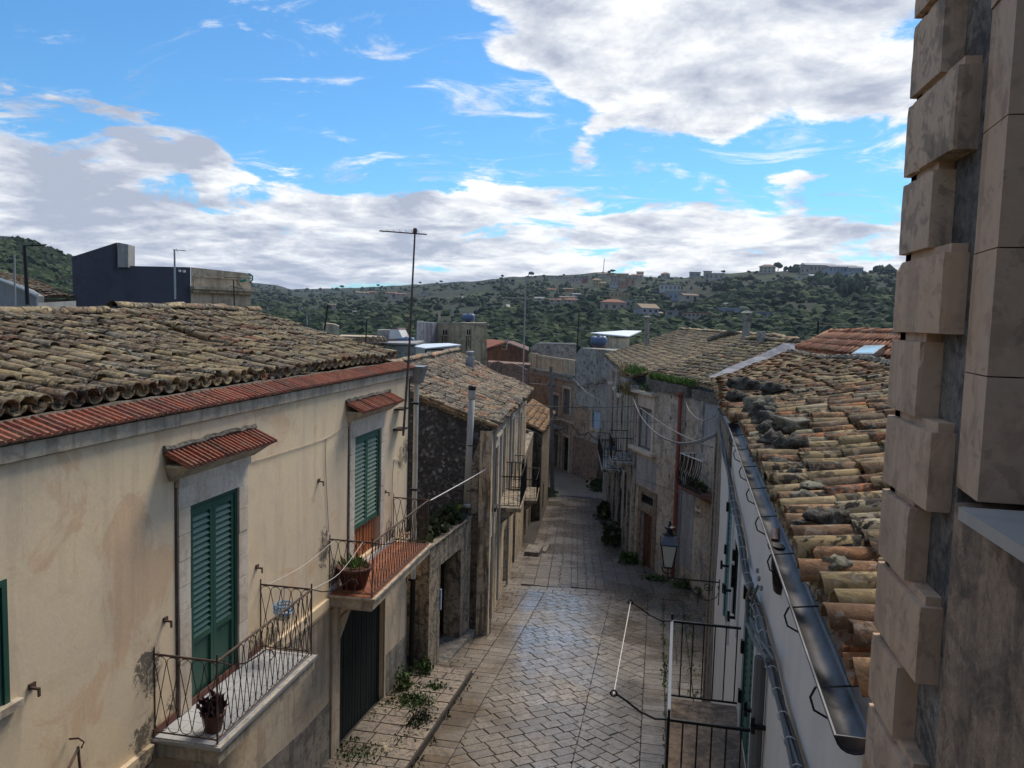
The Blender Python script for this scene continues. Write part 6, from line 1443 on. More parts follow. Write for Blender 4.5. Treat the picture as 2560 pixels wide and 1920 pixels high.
pole('radio_mast', 1511, 646, 1508, 682, 1660, .8, 'white', 'tall thin radio mast on the distant hilltop', 'mast')
for (u, v0, v1, Y, lb) in ((1617, 796, 862, 40, 'slim concrete flue pipe on the far tile roof'), (1903, 828, 880, 33, 'short round stub chimney near the lichened valley')):
    t_ = thing('chimney', lb, 'chimney', at(u, v1, Y)); mb = MB(); mb.tube([at(u, v1, Y), at(u, v0, Y)], .13 if u < 1700 else .17, 10); mb.build('flue', 'stone_g2', t_)
    if u < 1700: mb = MB(); mb.lathe(at(u, v0, Y), [(.1, -.02), (.22, .02), (.22, .08), (.05, .14)], 10); mb.build('cap', 'stone_g2', t_)
t_ = thing('chimney', 'tall concrete chimney with an open hooded cap behind the tile roofs', 'chimney', at(1864, 858, 37)); b0 = at(1864, 858, 37); b1 = at(1866, 792, 37)
mb = MB(); mb.tube([b0, b1], .17, 12); mb.build('flue', 'stone_g2', t_)
mb = MB(); mb.box(b1.x - .21, b1.x + .21, b1.y - .21, b1.y + .21, b1.z - .14, b1.z)
for sx in (-1, 1):
    for sy in (-1, 1): mb.box(b1.x + sx * .17 - .04, b1.x + sx * .17 + .04, b1.y + sy * .17 - .04, b1.y + sy * .17 + .04, b1.z, b1.z + .17)
mb.hexa([(b1.x - .26, b1.y - .26, b1.z + .17), (b1.x + .26, b1.y - .26, b1.z + .17), (b1.x + .26, b1.y + .26, b1.z + .17), (b1.x - .26, b1.y + .26, b1.z + .17), (b1.x - .08, b1.y - .08, b1.z + .28), (b1.x + .08, b1.y - .08, b1.z + .28), (b1.x + .08, b1.y + .08, b1.z + .28), (b1.x - .08, b1.y + .08, b1.z + .28)]); mb.build('cap', 'stone_g2', t_)
HX = thing('stone_gable_house', 'rubble stone gable with a worn tile verge behind the big tile roof', 'house', tuple(at(1820, 850, 42)))
block(HX, 'gable_wall', 'stone_low', 1762, 860, 1892, 860, 42, 42, -8, 6, [(1772, 850), (1825, 830), (1880, 850)])
mb = MB(); mb.tube([at(1768, 850, 41.8), at(1790, 842, 41.8), at(1826, 829, 41.8), at(1850, 836, 41.8), at(1890, 852, 41.8)], .12, 6); mb.build('verge', 'mortar', HX)
# new orange roof F with skylight
HF_ = thing('new_orange_roof_house', 'house at the right whose newer orange tile roof has a pale skylight', 'house', tuple(at(2100, 880, 20)))
F_E0 = at(1955, 886, 24.0); F_E1 = at(2300, 925, 16.4); F_R0 = at(2078, 836, 24.5); F_R1 = at(2330, 838, 18.5)
S1_ = roof(HF_, at(2000, 868, 24.6), at(2320, 912, 17.0), F_R0, F_R1, .25, .36, 'tile_new', 150, .35, .0, seed=44)
ridge(HF_, F_R0 + Vector((0, 0, .05)), F_R1 + Vector((0, 0, .05)), 'tile_new', .13, .4, 12, 'beige')
ridge(HF_, at(1992, 872, 24.6), F_R0 + Vector((0, 0, .03)), 'tile_new', .11, .36, 13, 'beige')
mb = MB(); A_ = at(2127, 902, 19.0); B_ = at(2160, 880, 20.3); C_ = at(2212, 880, 19.2); D_ = at(2182, 903, 18.0); up = Vector((0, 0, .16))
mb.prism([A_, B_, C_, D_], up); sk = mb.build('skylight', 'steel', HF_)
mb = MB(); mb.prism([q + up + Vector((0, 0, .003)) for q in (A_.lerp(C_, .05), B_.lerp(D_, .05), C_.lerp(A_, .05), D_.lerp(B_, .05))], (0, 0, .01)); mb.build('pane', 'skylight', sk)
lumpy(HF_, [at(1975, 880, 23.5) , at(2030, 893, 21), at(2080, 905, 19), at(2130, 912, 17.6), at(2240, 912, 15.5)], .13, 'mortar', 9, 'mortar_joint')
# ================================================================ LEFT BACKGROUND
HBL = thing('slate_blue_building', 'flat-roofed building painted slate blue with a stepped parapet behind the cream house roof', 'building', tuple(at(330, 740, 30)))
P0, P1, n_ = block(HBL, 'wall', 'darkblue', 180, 642, 476, 668, 27, 31, -8, 7, [(292, 606), (293.5, 664)])
mb = MB(); mb.prism([at(294, 606, 28.4), at(320, 611, 28.7), at(320, 668, 28.7), at(294, 668, 28.4)], (-.35, .9, 0)); mb.build('stair_parapet', 'lightgrey', HBL)
mb = MB(); f_ = facef(P0, P1, n_)
for (u, v) in ((458, 681), (469, 682)): p = at(u, v, 30.8); mb.lathe(p - Vector((0, .25, 0)), [(.06, 0), (.06, .1)], 8)
mb.build('wall_lamp', 'white', HBL)
HBE = thing('beige_parapet_building', 'beige building with a carved parapet and moulded cornice joined to the slate blue one', 'building', tuple(at(550, 740, 32)))
P0, P1, n_ = block(HBE, 'parapet', 'beige', 477, 668, 627, 684, 31.05, 33.5, -8, 5)
f_ = facef(P0, P1, n_); L_ = (P1 - P0).length; zc_ = at(550, 726, 32.2).z
mb = MB(); mb.fb(f_, -.05, L_ + .1, 0, .42, zc_, zc_ + .12); mb.fb(f_, 0, L_, 0, .25, zc_ - .14, zc_); mb.build('cornice', 'beige', HBE)
mb = MB(); mb.fb(f_, .15, L_ - .15, 0, .06, P0.z - .42, P0.z - .34); mb.fb(f_, .4, L_ - .4, 0, .05, zc_ - .75, zc_ - .68); mb.fb(f_, .1, .18, 0, .05, zc_ + .15, P0.z - .42); mb.fb(f_, 1.0, 2.6, 0, .04, zc_ - .62, zc_ - .3); mb.build('moulding', 'beige', HBE)
HLR = thing('brown_roof_house', 'house with a brown tile roof at the far left edge behind the ridge', 'house', tuple(at(90, 740, 26)))
roof(HLR, at(105, 744, 23), at(185, 742, 27), at(-60, 676, 26), at(60, 690, 31), .25, .34, 'tile_b', 60, 1.2, .04, seed=51)
mb = MB(); mb.prism([at(-60, 700, 21), at(0, 699, 21), at(60, 722, 21), at(92, 740, 21), at(90, 775, 21), at(-60, 775, 21)], (0, .3, 0)); mb.build('gable_wall', 'lightgrey', HLR)
mb = MB(); mb.tube([at(-20, 694, 20.9), at(5, 700, 20.9), at(60, 722, 20.9), at(93, 738, 20.9)], .06, 5); mb.build('verge', 'white', HLR)
block(HLR, 'yard_wall', 'lightgrey', 95, 757, 190, 752, 20, 22, -8, .4)
block(HLR, 'rear_block', 'stone_low', 100, 752, 184, 746, 27, 27.5, -8, .4)
# ================================================================ MID BACKGROUND
def town(name, label, cat, mat, u0, v0, u1, v1, Y0, Y1, depth=7, mids=(), zb=-18):
    t_ = thing(name, label, cat, tuple(at((u0 + u1) / 2, (v0 + v1) / 2, (Y0 + Y1) / 2) * 1.0)); P0, P1, n = block(t_, 'wall', mat, u0, v0, u1, v1, Y0, Y1, zb, depth, mids); return t_, P0, P1, n
def wins(t_, P0, P1, n, rects, mat='glassdark', frame=None):
    f_ = facef(P0, P1, n)
    for (u0, u1, v0, v1) in rects:
        a0, a1, z0, z1 = prect(f_, u0, u1, v0, v1); mb = MB(); mb.fb(f_, a0, a1, -.02, .03, z0, z1); w_ = mb.build('window', mat, t_)
        mb = MB(); fw = .1; mb.fb(f_, a0 - fw, a1 + fw, 0, .08, z0 - fw, z0); mb.fb(f_, a0 - fw, a1 + fw, 0, .06, z1, z1 + fw); mb.fb(f_, a0 - fw, a0, 0, .06, z0, z1); mb.fb(f_, a1, a1 + fw, 0, .06, z0, z1); mb.fb(f_, (a0 + a1) / 2 - .03, (a0 + a1) / 2 + .03, .03, .05, z0, z1); mb.build('frame', frame or 'beige', w_)
t_, P0, P1, n = town('yellow_block_building', 'yellowed concrete-block building with two small barred windows and dark run-off streaks', 'building', 'yellowconc', 1095, 808, 1217, 807, 75, 73)
wins(t_, P0, P1, n, ((1107, 1119, 825, 837), (1167, 1177, 824, 837)))
mb = MB(); f_ = facef(P0, P1, n)
for (u0, u1, v0, v1) in ((1105, 1108, 838, 858), (1111, 1115, 838, 858), (1117, 1119, 838, 858), (1165, 1168, 838, 875), (1171, 1173, 838, 866), (1175, 1178, 838, 872)):
    a0, a1, z0, z1 = prect(f_, u0, u1, v0, v1); mb.fb(f_, a0, a1, 0, .012, z0, z1)
mb.build('water_stain', 'stone_dark', t_)
mb = MB(); mb.fb(f_, -.1, (P1 - P0).length + .1, -.3, .08, P0.z - .02, P0.z + .12); mb.build('coping', 'stone_g2', t_)
t_, P0, P1, n = town('blue_grey_annex', 'streaked blue-grey concrete annex left of the yellowed block building', 'building', 'greyconc', 1042, 804, 1094, 808, 70, 75, 5)
pole('flue_stack', 1098, 778, 1098, 806, 74, .12, 'beige', 'thin beige flue on the joint between annex and block building', 'chimney')
t_ = thing('glazed_roof_shelter', 'rooftop shelter with milky glass sides and a white sheet roof below the block building', 'shelter', tuple(at(1095, 880, 50)))
P0, P1, n = block(t_, 'glazing', 'milky', 1064, 874, 1148, 866, 49, 51, -5, 2.0)
mb = MB(); mb.prism([at(1036, 868, 51), at(1058, 862, 53), at(1120, 860, 54), at(1153, 864, 51), at(1064, 873, 48.6)], (0, 0, .07)); mb.build('roof_sheet', 'whitesheet', t_)
f_ = facef(P0, P1, n); L_ = (P1 - P0).length; mb = MB()
for k in (0, .5, 1): mb.fb(f_, L_ * k - .04, L_ * k + .04, 0, .05, P0.z - 1.2, P0.z + .05)
mb.fb(f_, 0, L_, 0, .04, P0.z - .05, P0.z + .03); mb.build('frame', 'iron', t_)
mb = MB(); mb.prism([at(1040, 870, 50.8), at(1062, 875, 48.9), at(1062, 893, 48.9), at(1040, 890, 50.8)], (0, .1, 0)); mb.build('side_glazing', 'milky', t_)
block(t_, 'base_wall', 'stone_g2', 1036, 890, 1075, 893, 48.5, 48, -8, .5)
t_, P0, P1, n = town('flat_roof_house', 'flat-roofed weathered house carrying the pale horizontal tank', 'house', 'stone_g2', 946, 862, 1040, 864, 56, 55, 6)
mb = MB(); mb.prism([at(946, 857, 60), at(1060, 855, 60), at(1040, 863, 54.8), at(944, 860, 55.6)], (0, 0, .12)); mb.build('roof_slab', 'lightgrey', t_)
t_ = thing('small_tile_roof_house', 'distant small brown tile roof left of the tank', 'house', tuple(at(920, 850, 58)))
roof(t_, at(930, 862, 54), at(972, 860, 56), at(870, 845, 60), at(965, 841, 62), .26, .4, 'tile_b', 0, 1, .03, seed=61)
block(t_, 'wall', 'beige', 846, 840, 960, 843, 66, 66, -18, 5)
t_, P0, P1, n = town('white_chimney_house', 'pale flared chimney-like gable block with a small terracotta top', 'house', 'lightgrey', 944, 825, 998, 824, 70, 70, 3)
mb = MB(); mb.prism([at(972, 848, 68), at(975, 822, 68), at(995, 822, 68), at(1007, 846, 68)], (0, 2, 0)); mb.build('flared_wall', 'white', t_)
mb = MB(); mb.prism([at(968, 823, 68), at(975, 820, 68), at(993, 820, 68), at(997, 823, 68)], (0, 2.2, 0)); mb.build('top_slab', 'brickfar', t_)
t_, P0, P1, n = town('red_brick_house', 'worn red brick house with low gable and rusty roof beside the yellowed block building', 'house', 'brickfar', 1218, 872, 1322, 876, 84, 78, 10, [(1264, 858), (1275, 858)])
wins(t_, P0, P1, n, ((1257, 1266, 865, 872),))
mb = MB(); mb.prism([at(1216, 866, 90), at(1216, 852, 96), at(1230, 851, 96), at(1266, 857, 83.5), at(1218, 873, 83.5)], (0, 0, .15)); mb.build('roof', 'red_tile', t_)
mb = MB(); mb.prism([at(1216, 875, 83.6), at(1266, 857, 81), at(1324, 878, 77.6), at(1324, 880, 77.6), at(1266, 859.5, 81), at(1216, 877.5, 83.6)], (0, -.2, 0)); mb.build('verge', 'iron', t_)
block(t_, 'lower_wall', 'stone_rubble', 1218, 905, 1325, 912, 70, 66, -18, 3)
pole('aerial_mast', 1269, 846, 1267, 872, 76, .06, 'steel', 'small aerial on the red brick house', 'aerial', ((1261, 851, 1283, 852), (1264, 845, 1272, 841)))
t_ = thing('red_rubble_wall', 'dark red rubble wall rising just behind the ochre house roof', 'wall', tuple(at(1270, 930, 45)))
block(t_, 'red_wall', 'stone_rubble', 1218, 912, 1318, 925, 46, 44, -18, .4, [(1232, 906), (1246, 903), (1262, 909), (1280, 908), (1300, 914)])
t_ = thing('beige_far_house', 'pale far house peeping over the cream house roof edge', 'house', tuple(at(830, 815, 90)))
block(t_, 'wall', 'beige', 806, 812, 848, 816, 90, 90, -18, 5, [(815, 808), (838, 811)])
# roofs filling the lower town between the rows
for (u0, u1, v, Y, m_, lb, c_) in ((1325, 1440, 880, 90, 'stone_g2', 'plain grey flat block behind the terrace at the end of the lane', 'building'), (1535, 1570, 846, 90, 'stone_low', 'low stone building in shadow behind the white sheet shed', 'building'), (1150, 1230, 868, 100, 'stone_g2', 'low grey block behind the red brick house', 'building'), (880, 950, 850, 95, 'beige', 'pale low block left of the white flared gable', 'building')):
    town('town_block', lb, c_, m_, u0, v, u1, v, Y, Y, 6)
# ================================================================ HILL HOUSES
WALL = {'y': (.48, .36, .17), 'c': (.50, .43, .33), 'w': (.55, .54, .50), 'p': (.48, .38, .31), 'o': (.48, .27, .16), 'g': (.36, .35, .33), 'b': (.34, .38, .46), 'v': (.40, .38, .43), 'r': (.38, .09, .07)}
ROOF = {'t': (.36, .17, .11), 'b': (.30, .22, .16), 'g': (.35, .34, .33), 'l': (.55, .56, .58), 'r': (.30, .09, .06), 'd': (.40, .30, .20)}
for k_, c_ in WALL.items(): M['hw' + k_] = flat('hill_wall_' + {'y': 'yellow', 'c': 'cream', 'w': 'white', 'p': 'pink', 'o': 'orange', 'g': 'grey', 'b': 'blue', 'v': 'lilac', 'r': 'red'}[k_], tuple(x * .72 for x in c_), .9, 0, .12, .5, spec=.2)
for k_, c_ in ROOF.items(): M['hr' + k_] = flat('hill_roof_' + {'t': 'terracotta', 'b': 'brown', 'g': 'grey', 'l': 'light', 'r': 'red', 'd': 'sand'}[k_], tuple(x * .75 for x in c_), .9, 0, .2, .8, spec=.2)
def hhouse(u, v, wp, hp, wall_, roof_, kind, label, rot=0.35, nw=3, storeys=1, name='hill_house', cat='house'):
    P_, d = hill_pt(u, v); pw = d / FPX * 1.2; P_ = P_ + Vector((0, 0, 1.2)); W_ = wp * pw; H = hp * pw; D = W_ * .6
    vd = math.atan2(P_.x, P_.y); c, s_ = math.cos(-vd + rot), math.sin(-vd + rot)
    t = Vector((c, s_, 0)); n = Vector((s_, -c, 0)); t_ = thing(name, label, cat, P_)
    o = P_ + n * -D / 2; 
    def P(a, dd, z): return o + t * a + n * dd + Vector((0, 0, z))
    def bx(mb, a0, a1, d0, d1, z0, z1): mb.hexa([P(a0, d0, z0), P(a1, d0, z0), P(a1, d1, z0), P(a0, d1, z0), P(a0, d0, z1), P(a1, d0, z1), P(a1, d1, z1), P(a0, d1, z1)])
    hb = H * (.72 if kind in ('gable', 'hip') else 1)
    mb = MB(); bx(mb, -W_ / 2, W_ / 2, -D / 2, D / 2, -H * .8, hb); mb.build('wall', 'hw' + wall_, t_)
    e = W_ * .05; mb = MB()
    if kind == 'gable':
        mb.add([P(-W_ / 2 - e, -D / 2 - e, hb), P(W_ / 2 + e, -D / 2 - e, hb), P(W_ / 2 + e, D / 2 + e, hb), P(-W_ / 2 - e, D / 2 + e, hb), P(-W_ / 2 - e, 0, H), P(W_ / 2 + e, 0, H)], [(0, 1, 5, 4), (3, 4, 5, 2), (0, 4, 3), (1, 2, 5), (0, 3, 2, 1)])
    elif kind == 'hip':
        mb.add([P(-W_ / 2 - e, -D / 2 - e, hb), P(W_ / 2 + e, -D / 2 - e, hb), P(W_ / 2 + e, D / 2 + e, hb), P(-W_ / 2 - e, D / 2 + e, hb), P(-W_ * .2, 0, H), P(W_ * .2, 0, H)], [(0, 1, 5, 4), (3, 4, 5, 2), (0, 4, 3), (1, 2, 5), (0, 3, 2, 1)])
    else: bx(mb, -W_ / 2 - e, W_ / 2 + e, -D / 2 - e, D / 2 + e, hb, hb + H * .07)
    mb.build('roof', 'hr' + roof_, t_)
    hs = hb / storeys
    b = MB(); ww = W_ / nw * .38; b.hexa([Vector((0, 0, 0)) + t * x + n * y + Vector((0, 0, z)) for z in (0, hs * .42) for (x, y) in ((0, 0), (ww, 0), (ww, .15), (0, .15))]); me = b.mesh('window', M['glassdark'], Vector((0, 0, 0)))
    for s2 in range(storeys):
        for i in range(nw): inst('window', me, Matrix.Translation(P(-W_ / 2 + W_ * (i + .3) / nw, D / 2 - .05, s2 * hs + hs * .3)), t_)
HH = [(1625, 803, 45, 32, 'v', 'd', 'gable', 'lilac-grey two-storey farmhouse with a sand roof above the flat white roof', .7, 3, 2), (1535, 781, 48, 24, 'p', 't', 'hip', 'pink house with a terracotta hip roof below the yellow terraces', .2, 3, 1), (1562, 772, 28, 14, 'g', 'l', 'flat', 'grey flat house with a light canopy behind the pink hipped house', .2, 2, 1),
      (1738, 812, 50, 20, 'p', 'r', 'flat', 'long two-storey house with a red parapet and arcade on the mid slope', -.1, 6, 2), (1688, 797, 42, 12, 'g', 'g', 'flat', 'low grey roofless block left of the long red-parapet house', 0, 2, 1), (1652, 797, 20, 10, 'c', 'd', 'gable', 'small sand-roofed barn beside the lilac farmhouse', .9, 1, 1),
      (1694, 753, 36, 14, 'b', 'l', 'flat', 'pale blue bungalow with dark windows on the mid slope', 0, 4, 1), (1676, 731, 42, 13, 'w', 'g', 'flat', 'white villa with pillars above the blue bungalow', .1, 5, 1), (1690, 741, 40, 7, 'g', 'g', 'flat', 'grey retaining block between villa and blue bungalow', 0, 3, 1), (1728, 753, 34, 13, 'c', 'b', 'gable', 'low brown-roofed barn right of the blue bungalow', .6, 2, 1),
      (1540, 750, 24, 14, 'y', 'l', 'flat', 'yellow house with a white roof in the middle of the slope', .2, 3, 1), (1560, 750, 20, 12, 'y', 'b', 'flat', 'ochre house adjoining the yellow white-roofed one', 0, 2, 1), (1428, 761, 34, 10, 'p', 't', 'hip', 'low house with a pinkish hip roof on the left slope', .1, 4, 1), (1418, 753, 30, 8, 'c', 'b', 'gable', 'brown-roofed house just behind the pinkish hip roof', .1, 3, 1),
      (1348, 756, 20, 9, 'c', 'g', 'gable', 'small cream house by the tall aerial mast', 0, 1, 1), (1388, 760, 26, 9, 'c', 't', 'gable', 'terracotta-roofed house among trees left of the pink hip roof', 0, 2, 1), (1442, 744, 18, 7, 'w', 'g', 'gable', 'small pale house half hidden in trees', .3, 1, 1), (1380, 732, 18, 7, 'c', 't', 'gable', 'red-roofed cottage on the upper left slope', .1, 1, 1), (1420, 730, 20, 6, 'o', 'b', 'gable', 'orange cottage on the upper left slope', -.3, 1, 1),
      (1493, 716, 18, 15, 'y', 'd', 'hip', 'yellow villa with a hip roof in the upper hamlet', .3, 3, 2), (1505, 720, 16, 11, 'y', 'd', 'hip', 'smaller yellow villa right of the first one', -.3, 2, 1), (1538, 712, 20, 15, 'p', 'r', 'flat', 'three-storey pinkish block with a red roof storey in the upper hamlet', 0, 3, 3), (1535, 720, 18, 8, 'w', 'g', 'flat', 'white ground floor block under the pinkish block', 0, 3, 1), (1556, 719, 22, 10, 'o', 'b', 'flat', 'ochre-orange house left of the terracotta block', 0, 3, 1), (1575, 716, 20, 14, 'o', 't', 'flat', 'terracotta-orange block at the right of the upper hamlet', 0, 2, 1),
      (1434, 708, 18, 9, 'c', 'g', 'flat', 'grey-cream house on the upper left of the hamlet', 0, 3, 1), (1462, 708, 12, 7, 'r', 'r', 'flat', 'small bright red building in the upper hamlet', 0, 1, 1), (1410, 702, 30, 6, 'c', 'g', 'flat', 'long cream row house near the crest left of the radio mast', 0, 5, 1), (1455, 701, 26, 6, 'g', 'g', 'flat', 'grey greenhouse-like block near the crest', 0, 4, 1), (1380, 700, 26, 6, 'c', 't', 'flat', 'cream house with a terracotta edge near the crest', 0, 3, 1),
      (1508, 692, 22, 7, 'c', 'd', 'gable', 'sand-coloured crest house under the radio mast', 0, 3, 1), (1527, 692, 16, 5, 'y', 'd', 'flat', 'small yellow crest house right of the radio mast', 0, 2, 1), (1556, 693, 24, 7, 'y', 'd', 'gable', 'yellow crest house with a sand roof', 0, 4, 1), (1592, 698, 22, 9, 'p', 't', 'gable', 'pink crest house at the right end of the hamlet', 0, 3, 1), (1600, 690, 14, 8, 'c', 'b', 'gable', 'cream house standing on the very crest behind the pink one', 0, 2, 1), (1575, 698, 12, 5, 'w', 'g', 'flat', 'small white crest house', 0, 1, 1),
      (1663, 696, 18, 11, 'p', 't', 'hip', 'domed pinkish house alone on the crest', 0, 2, 1), (1768, 704, 16, 18, 'c', 'g', 'flat', 'narrow beige ruin standing on the bare crest', 0, 1, 1), (1790, 702, 30, 12, 'c', 'g', 'flat', 'long beige roofless ruin beside the narrow one', 0, 3, 1), (1737, 694, 22, 9, 'g', 'b', 'flat', 'dark low building at the left of the ruins', 0, 2, 1), (1918, 684, 30, 17, 'c', 'b', 'hip', 'beige pavilion house on the crest among dark trees', 0, 4, 2), (2012, 686, 18, 12, 'c', 'g', 'flat', 'cream house between dark trees near the grey sheds', 0, 2, 1),
      (1820, 768, 16, 6, 'w', 'g', 'gable', 'isolated white hut on the mid slope', 0, 1, 1), (2042, 702, 26, 10, 'b', 'l', 'gable', 'light blue-roofed hut below the grey sheds', .3, 3, 1), (1998, 700, 12, 5, 'w', 'g', 'flat', 'tiny white hut by the dark tree belt', 0, 1, 1), (1962, 699, 10, 5, 'c', 'g', 'flat', 'tiny cream hut on the terrace left of the tree belt', 0, 1, 1), (2150, 703, 20, 7, 'w', 'g', 'flat', 'white shed on the quarry road', 0, 2, 1), (2115, 704, 16, 14, 'b', 'l', 'flat', 'pale silo building with vertical posts under the grey sheds', 0, 1, 1),
      (1824, 793, 46, 14, 'b', 'l', 'flat', 'blue shed with a white flat roof behind the tall chimney', 0, 1, 1), (1928, 798, 60, 10, 'b', 'g', 'flat', 'long low blue-roofed sheds right of the tall chimney', .1, 2, 1), (1872, 812, 10, 12, 'c', 'g', 'flat', 'little cream ruin tower below the blue shed', 0, 1, 1), (1848, 812, 8, 8, 'w', 'g', 'flat', 'small white hut by the cream ruin tower', 0, 1, 1), (1510, 829, 16, 8, 'g', 'g', 'gable', 'small grey stone hut above the white sheet roof', .2, 1, 1), (1590, 818, 40, 10, 'g', 'b', 'flat', 'long grey agricultural shed in the dark trees', -.1, 2, 1), (1395, 809, 18, 8, 'p', 't', 'gable', 'small pink-roofed house in the trees behind the terrace wall', .3, 1, 1),
      (906, 738, 26, 6, 'c', 'd', 'gable', 'cream houses cluster on the distant slope left of the big mast', 0, 3, 1), (932, 737, 14, 6, 'o', 't', 'gable', 'small orange-roofed house beside the distant cream cluster', 0, 1, 1), (978, 739, 22, 6, 'p', 't', 'gable', 'pink house with an orange roof just left of the big mast', 0, 3, 1), (1002, 742, 20, 6, 'p', 't', 'gable', 'second pink house just left of the big mast', 0, 2, 1), (1066, 740, 26, 4, 'w', 'g', 'flat', 'long white building right of the big mast', 0, 3, 1), (984, 752, 12, 3, 'w', 'g', 'flat', 'tiny white house below the two pink houses', 0, 1, 1),
      (751, 777, 10, 5, 'w', 'g', 'flat', 'white farmhouse in the dark valley left', 0, 1, 1), (830, 770, 16, 6, 'c', 'b', 'gable', 'dim farmhouse behind the leaning aerial', 0, 2, 1), (880, 786, 18, 5, 'c', 'g', 'gable', 'pale house low in the valley right of the leaning aerial', 0, 2, 1), (676, 776, 14, 5, 'c', 'g', 'flat', 'pale house at the foot of the blue distant hill', 0, 1, 1), (795, 780, 12, 5, 'w', 'g', 'flat', 'small white valley house left of the leaning aerial', 0, 1, 1),
      (8, 604, 26, 6, 'c', 'b', 'flat', 'beige house on top of the left hill', 0, 3, 1), (150, 712, 60, 8, 'c', 'd', 'flat', 'row of cream houses at the foot of the left hill', 0, 6, 1)]
CLEAR += [(h_[0], h_[1] + 5, h_[2] * .62, 9 + h_[3] * .25) for h_ in HH] + [(2080, 690, 80, 10)]
trees()
for h_ in HH: hhouse(*h_[:8], *h_[8:])
for (u, v, wp, hp, lb) in ((2052, 682, 56, 18, 'large grey industrial hall with a light gable on the right skyline'), (2108, 684, 52, 15, 'second blue-grey industrial hall right of the large one'), (2140, 684, 26, 12, 'low annex at the right end of the industrial halls')):
    hhouse(u, v, wp, hp, 'b' if wp < 55 else 'c', 'l' if wp > 55 else 'g', 'gable', lb, .35, 8, 1, 'industrial_hall', 'hall')
# farm track and rocky scar
for (pts, w_, lb) in (([(1270, 763), (1273, 768), (1278, 772), (1290, 776), (1302, 780)], 2.4, 'pale bend of a farm road on the left slope'), ([(1150, 742), (1170, 748), (1180, 752)], 3, 'short light farm road on the far left slope'), ([(1355, 792), (1400, 797), (1440, 795)], 1.6, 'thin track below the mid slope trees')):
    mb = MB(); P_ = [hill_pt(u, v)[0] + Vector((0, 0, .5)) for u, v in pts]
    for a, b in zip(P_, P_[1:]):
        s_ = (b - a).cross(Vector((0, 0, 1))).normalized() * w_; mb.add([a - s_, a + s_, b + s_, b - s_], [(0, 1, 2, 3)])
    mb.build('farm_road', 'lightgrey', label=lb, kind='structure')
# ================================================================ OVERHEAD CABLES
def ov(pts, r_, mat, lb): wire('overhead_cable', [at(u, v, Y) for u, v, Y in pts], r_, mat, lb, 'cable', 'overhead cables across the lane')
ov([(1325, 958, 40), (1377, 962, 41), (1450, 964, 40), (1520, 963, 38)], .018, 'cable', 'upper horizontal cable through the top of the utility pole')
ov([(1300, 1012, 30), (1380, 1016, 36), (1470, 1019, 36), (1600, 1015, 31)], .018, 'cable_and_gap_black', 'middle dark cable crossing the lane at window height')
ov([(1270, 1040, 24), (1380, 1048, 28), (1500, 1052, 28), (1640, 1056, 27), (1722, 1052, 26.5)], .010, 'cable', 'lowest light cable crossing the whole lane to the grey house')
ov([(1435, 950, 58), (1455, 968, 52), (1480, 990, 46), (1520, 1000, 40)], .014, 'cable', 'sagging pair of cables in front of the grey cement wall')
ov([(1432, 945, 58), (1470, 985, 48), (1510, 1004, 42), (1540, 1000, 36)], .016, 'cable', 'lower sagging cable in front of the grey cement wall')
ov([(1582, 995, 31), (1602, 1040, 27), (1640, 1082, 22), (1690, 1105, 18), (1740, 1103, 15), (1788, 1085, 13)], .014, 'cable', 'heavy double cable sagging from the teal shutters to the white house corner')
ov([(1584, 997, 31), (1604, 1044, 27), (1642, 1085, 22), (1692, 1108, 18), (1740, 1107, 15), (1788, 1090, 13)], .014, 'cable_and_gap_black', 'black cable running under the heavy sagging cable')
ov([(1600, 1020, 28), (1660, 1062, 22), (1720, 1095, 17), (1780, 1118, 13)], .014, 'cable', 'straighter cable above the heavy one, ending at the insulators')
ov([(1710, 990, 28), (1722, 1025, 26), (1750, 1050, 23), (1775, 1046, 20), (1796, 1033, 16)], .016, 'cable', 'white looped cable hanging right of the red drainpipe')
ov([(1590, 1195, 31), (1640, 1212, 29), (1700, 1230, 27.8), (1790, 1250, 25.8)], .012, 'cable', 'thin cable pinned along the grey house wall under the balcony')
ov([(1074, 1252, 15.6), (1125, 1224, 17.2), (1177, 1195, 18.8), (1216, 1172, 20)], .012, 'rope', 'light rope from the terracotta balcony towards the ochre corner')

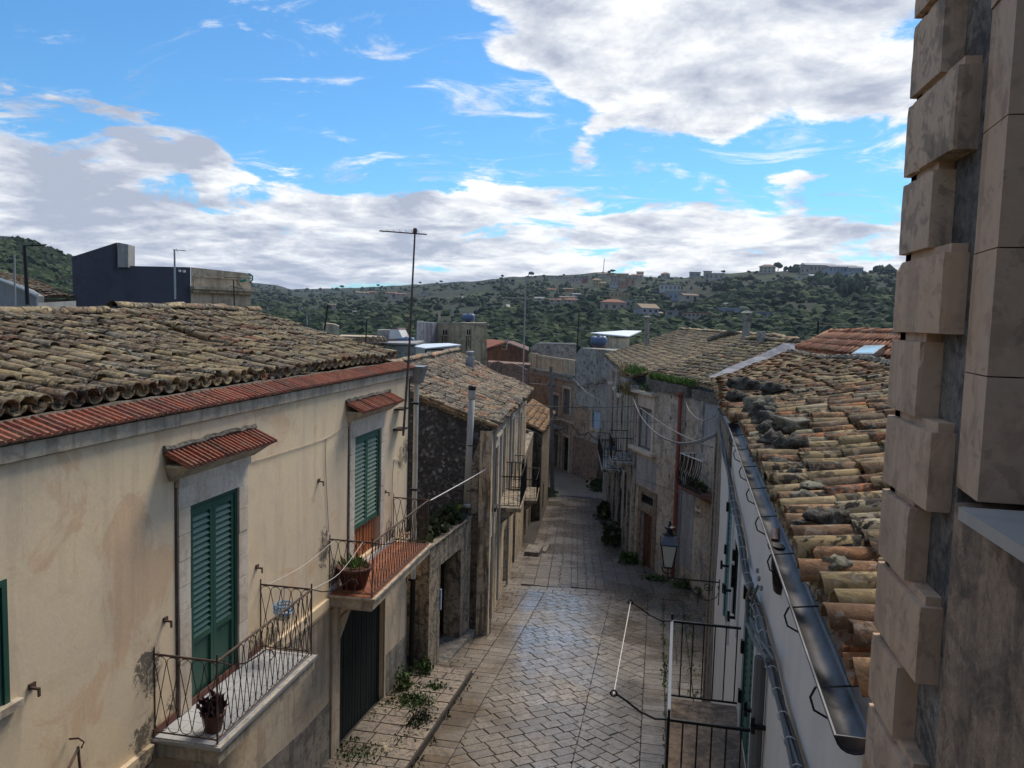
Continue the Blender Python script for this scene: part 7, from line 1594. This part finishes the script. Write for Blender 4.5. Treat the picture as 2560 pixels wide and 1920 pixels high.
# ================================================================ UNSEEN HOUSES added behind the viewpoint to darken camera-facing walls
for (x0, x1, y0, y1, z1, m_, nm_, lb) in ((-14, -5.4, -16, 1.3, 2.2, 'cream_low', 'added_uphill_blocker', 'unseen pale house added uphill of the cream house to shade camera-facing walls'), (-5.0, 5.0, -30, -19, 1.5, 'stone_c', 'added_uphill_blocker', 'unseen grey plaster house added uphill behind the viewpoint to shade camera-facing walls')):
    t_ = thing(nm_, lb, 'house', ((x0 + x1) / 2, (y0 + y1) / 2, -7)); mb = MB(); mb.box(x0, x1, y0, y1, -8, z1); mb.build('wall', m_, t_)
    mb = MB(); mb.hexa([(x0 - .3, y0 - .3, z1), (x1 + .3, y0 - .3, z1), (x1 + .3, y1 + .3, z1), (x0 - .3, y1 + .3, z1), (x0 + 3, y0 + 3, z1 + 1.1), (x1 - 3, y0 + 3, z1 + 1.1), (x1 - 3, y1 - 3, z1 + 1.1), (x0 + 3, y1 - 3, z1 + 1.1)]); mb.build('roof', 'tile_b', t_)

# ================================================================ AIR
hz = bpy.data.materials.new('pale_air'); hz.use_nodes = True; nt = hz.node_tree; nt.nodes.clear()
o_ = nt.nodes.new('ShaderNodeOutputMaterial'); v_ = nt.nodes.new('ShaderNodeVolumePrincipled'); v_.inputs['Color'].default_value = (.62, .76, 1, 1); v_.inputs['Density'].default_value = .00006; v_.inputs['Anisotropy'].default_value = .2
nt.links.new(v_.outputs[0], o_.inputs['Volume'])
mb = MB(); mb.box(-18000, 18000, -18000, 18000, -84, 190); h_ = mb.build('haze', hz, kind='stuff', label='thin bluish air between the town and the far hills', base=(0, 0, -84))
# small dirt and moss strips that fill the paving edges
for i, (x, y0, y1, w_, lb) in enumerate(((-3.96, 9, 17.2, .07, 'thin moss line in the gutter below the raised kerb'), (1.1, 12, 25, .10, 'moss along the foot of the white house wall'), (-5.3, 9.5, 16.8, .07, 'green moss where the pavement meets the cream house'), (.43, 12, 25, .03, 'moss in the long paving joint near the black bar balcony'))):
    mb = MB(); rs = random.Random(200 + i); h_ = .16 if x < -5 else .01
    for k in range(int((y1 - y0) * 45)):
        y = rs.uniform(y0, y1)
        if noise.noise(Vector((y * 1.3, i * 7, 0))) < -.05: continue
        clump(mb, (x + rs.gauss(0, w_), y, gz(y) + h_), (.04, .04, .02), 1, .055, .4, .35, rs)
    mb.build('moss', 'leafdark' if i % 2 == 0 else 'leaf', kind='stuff', label=lb)
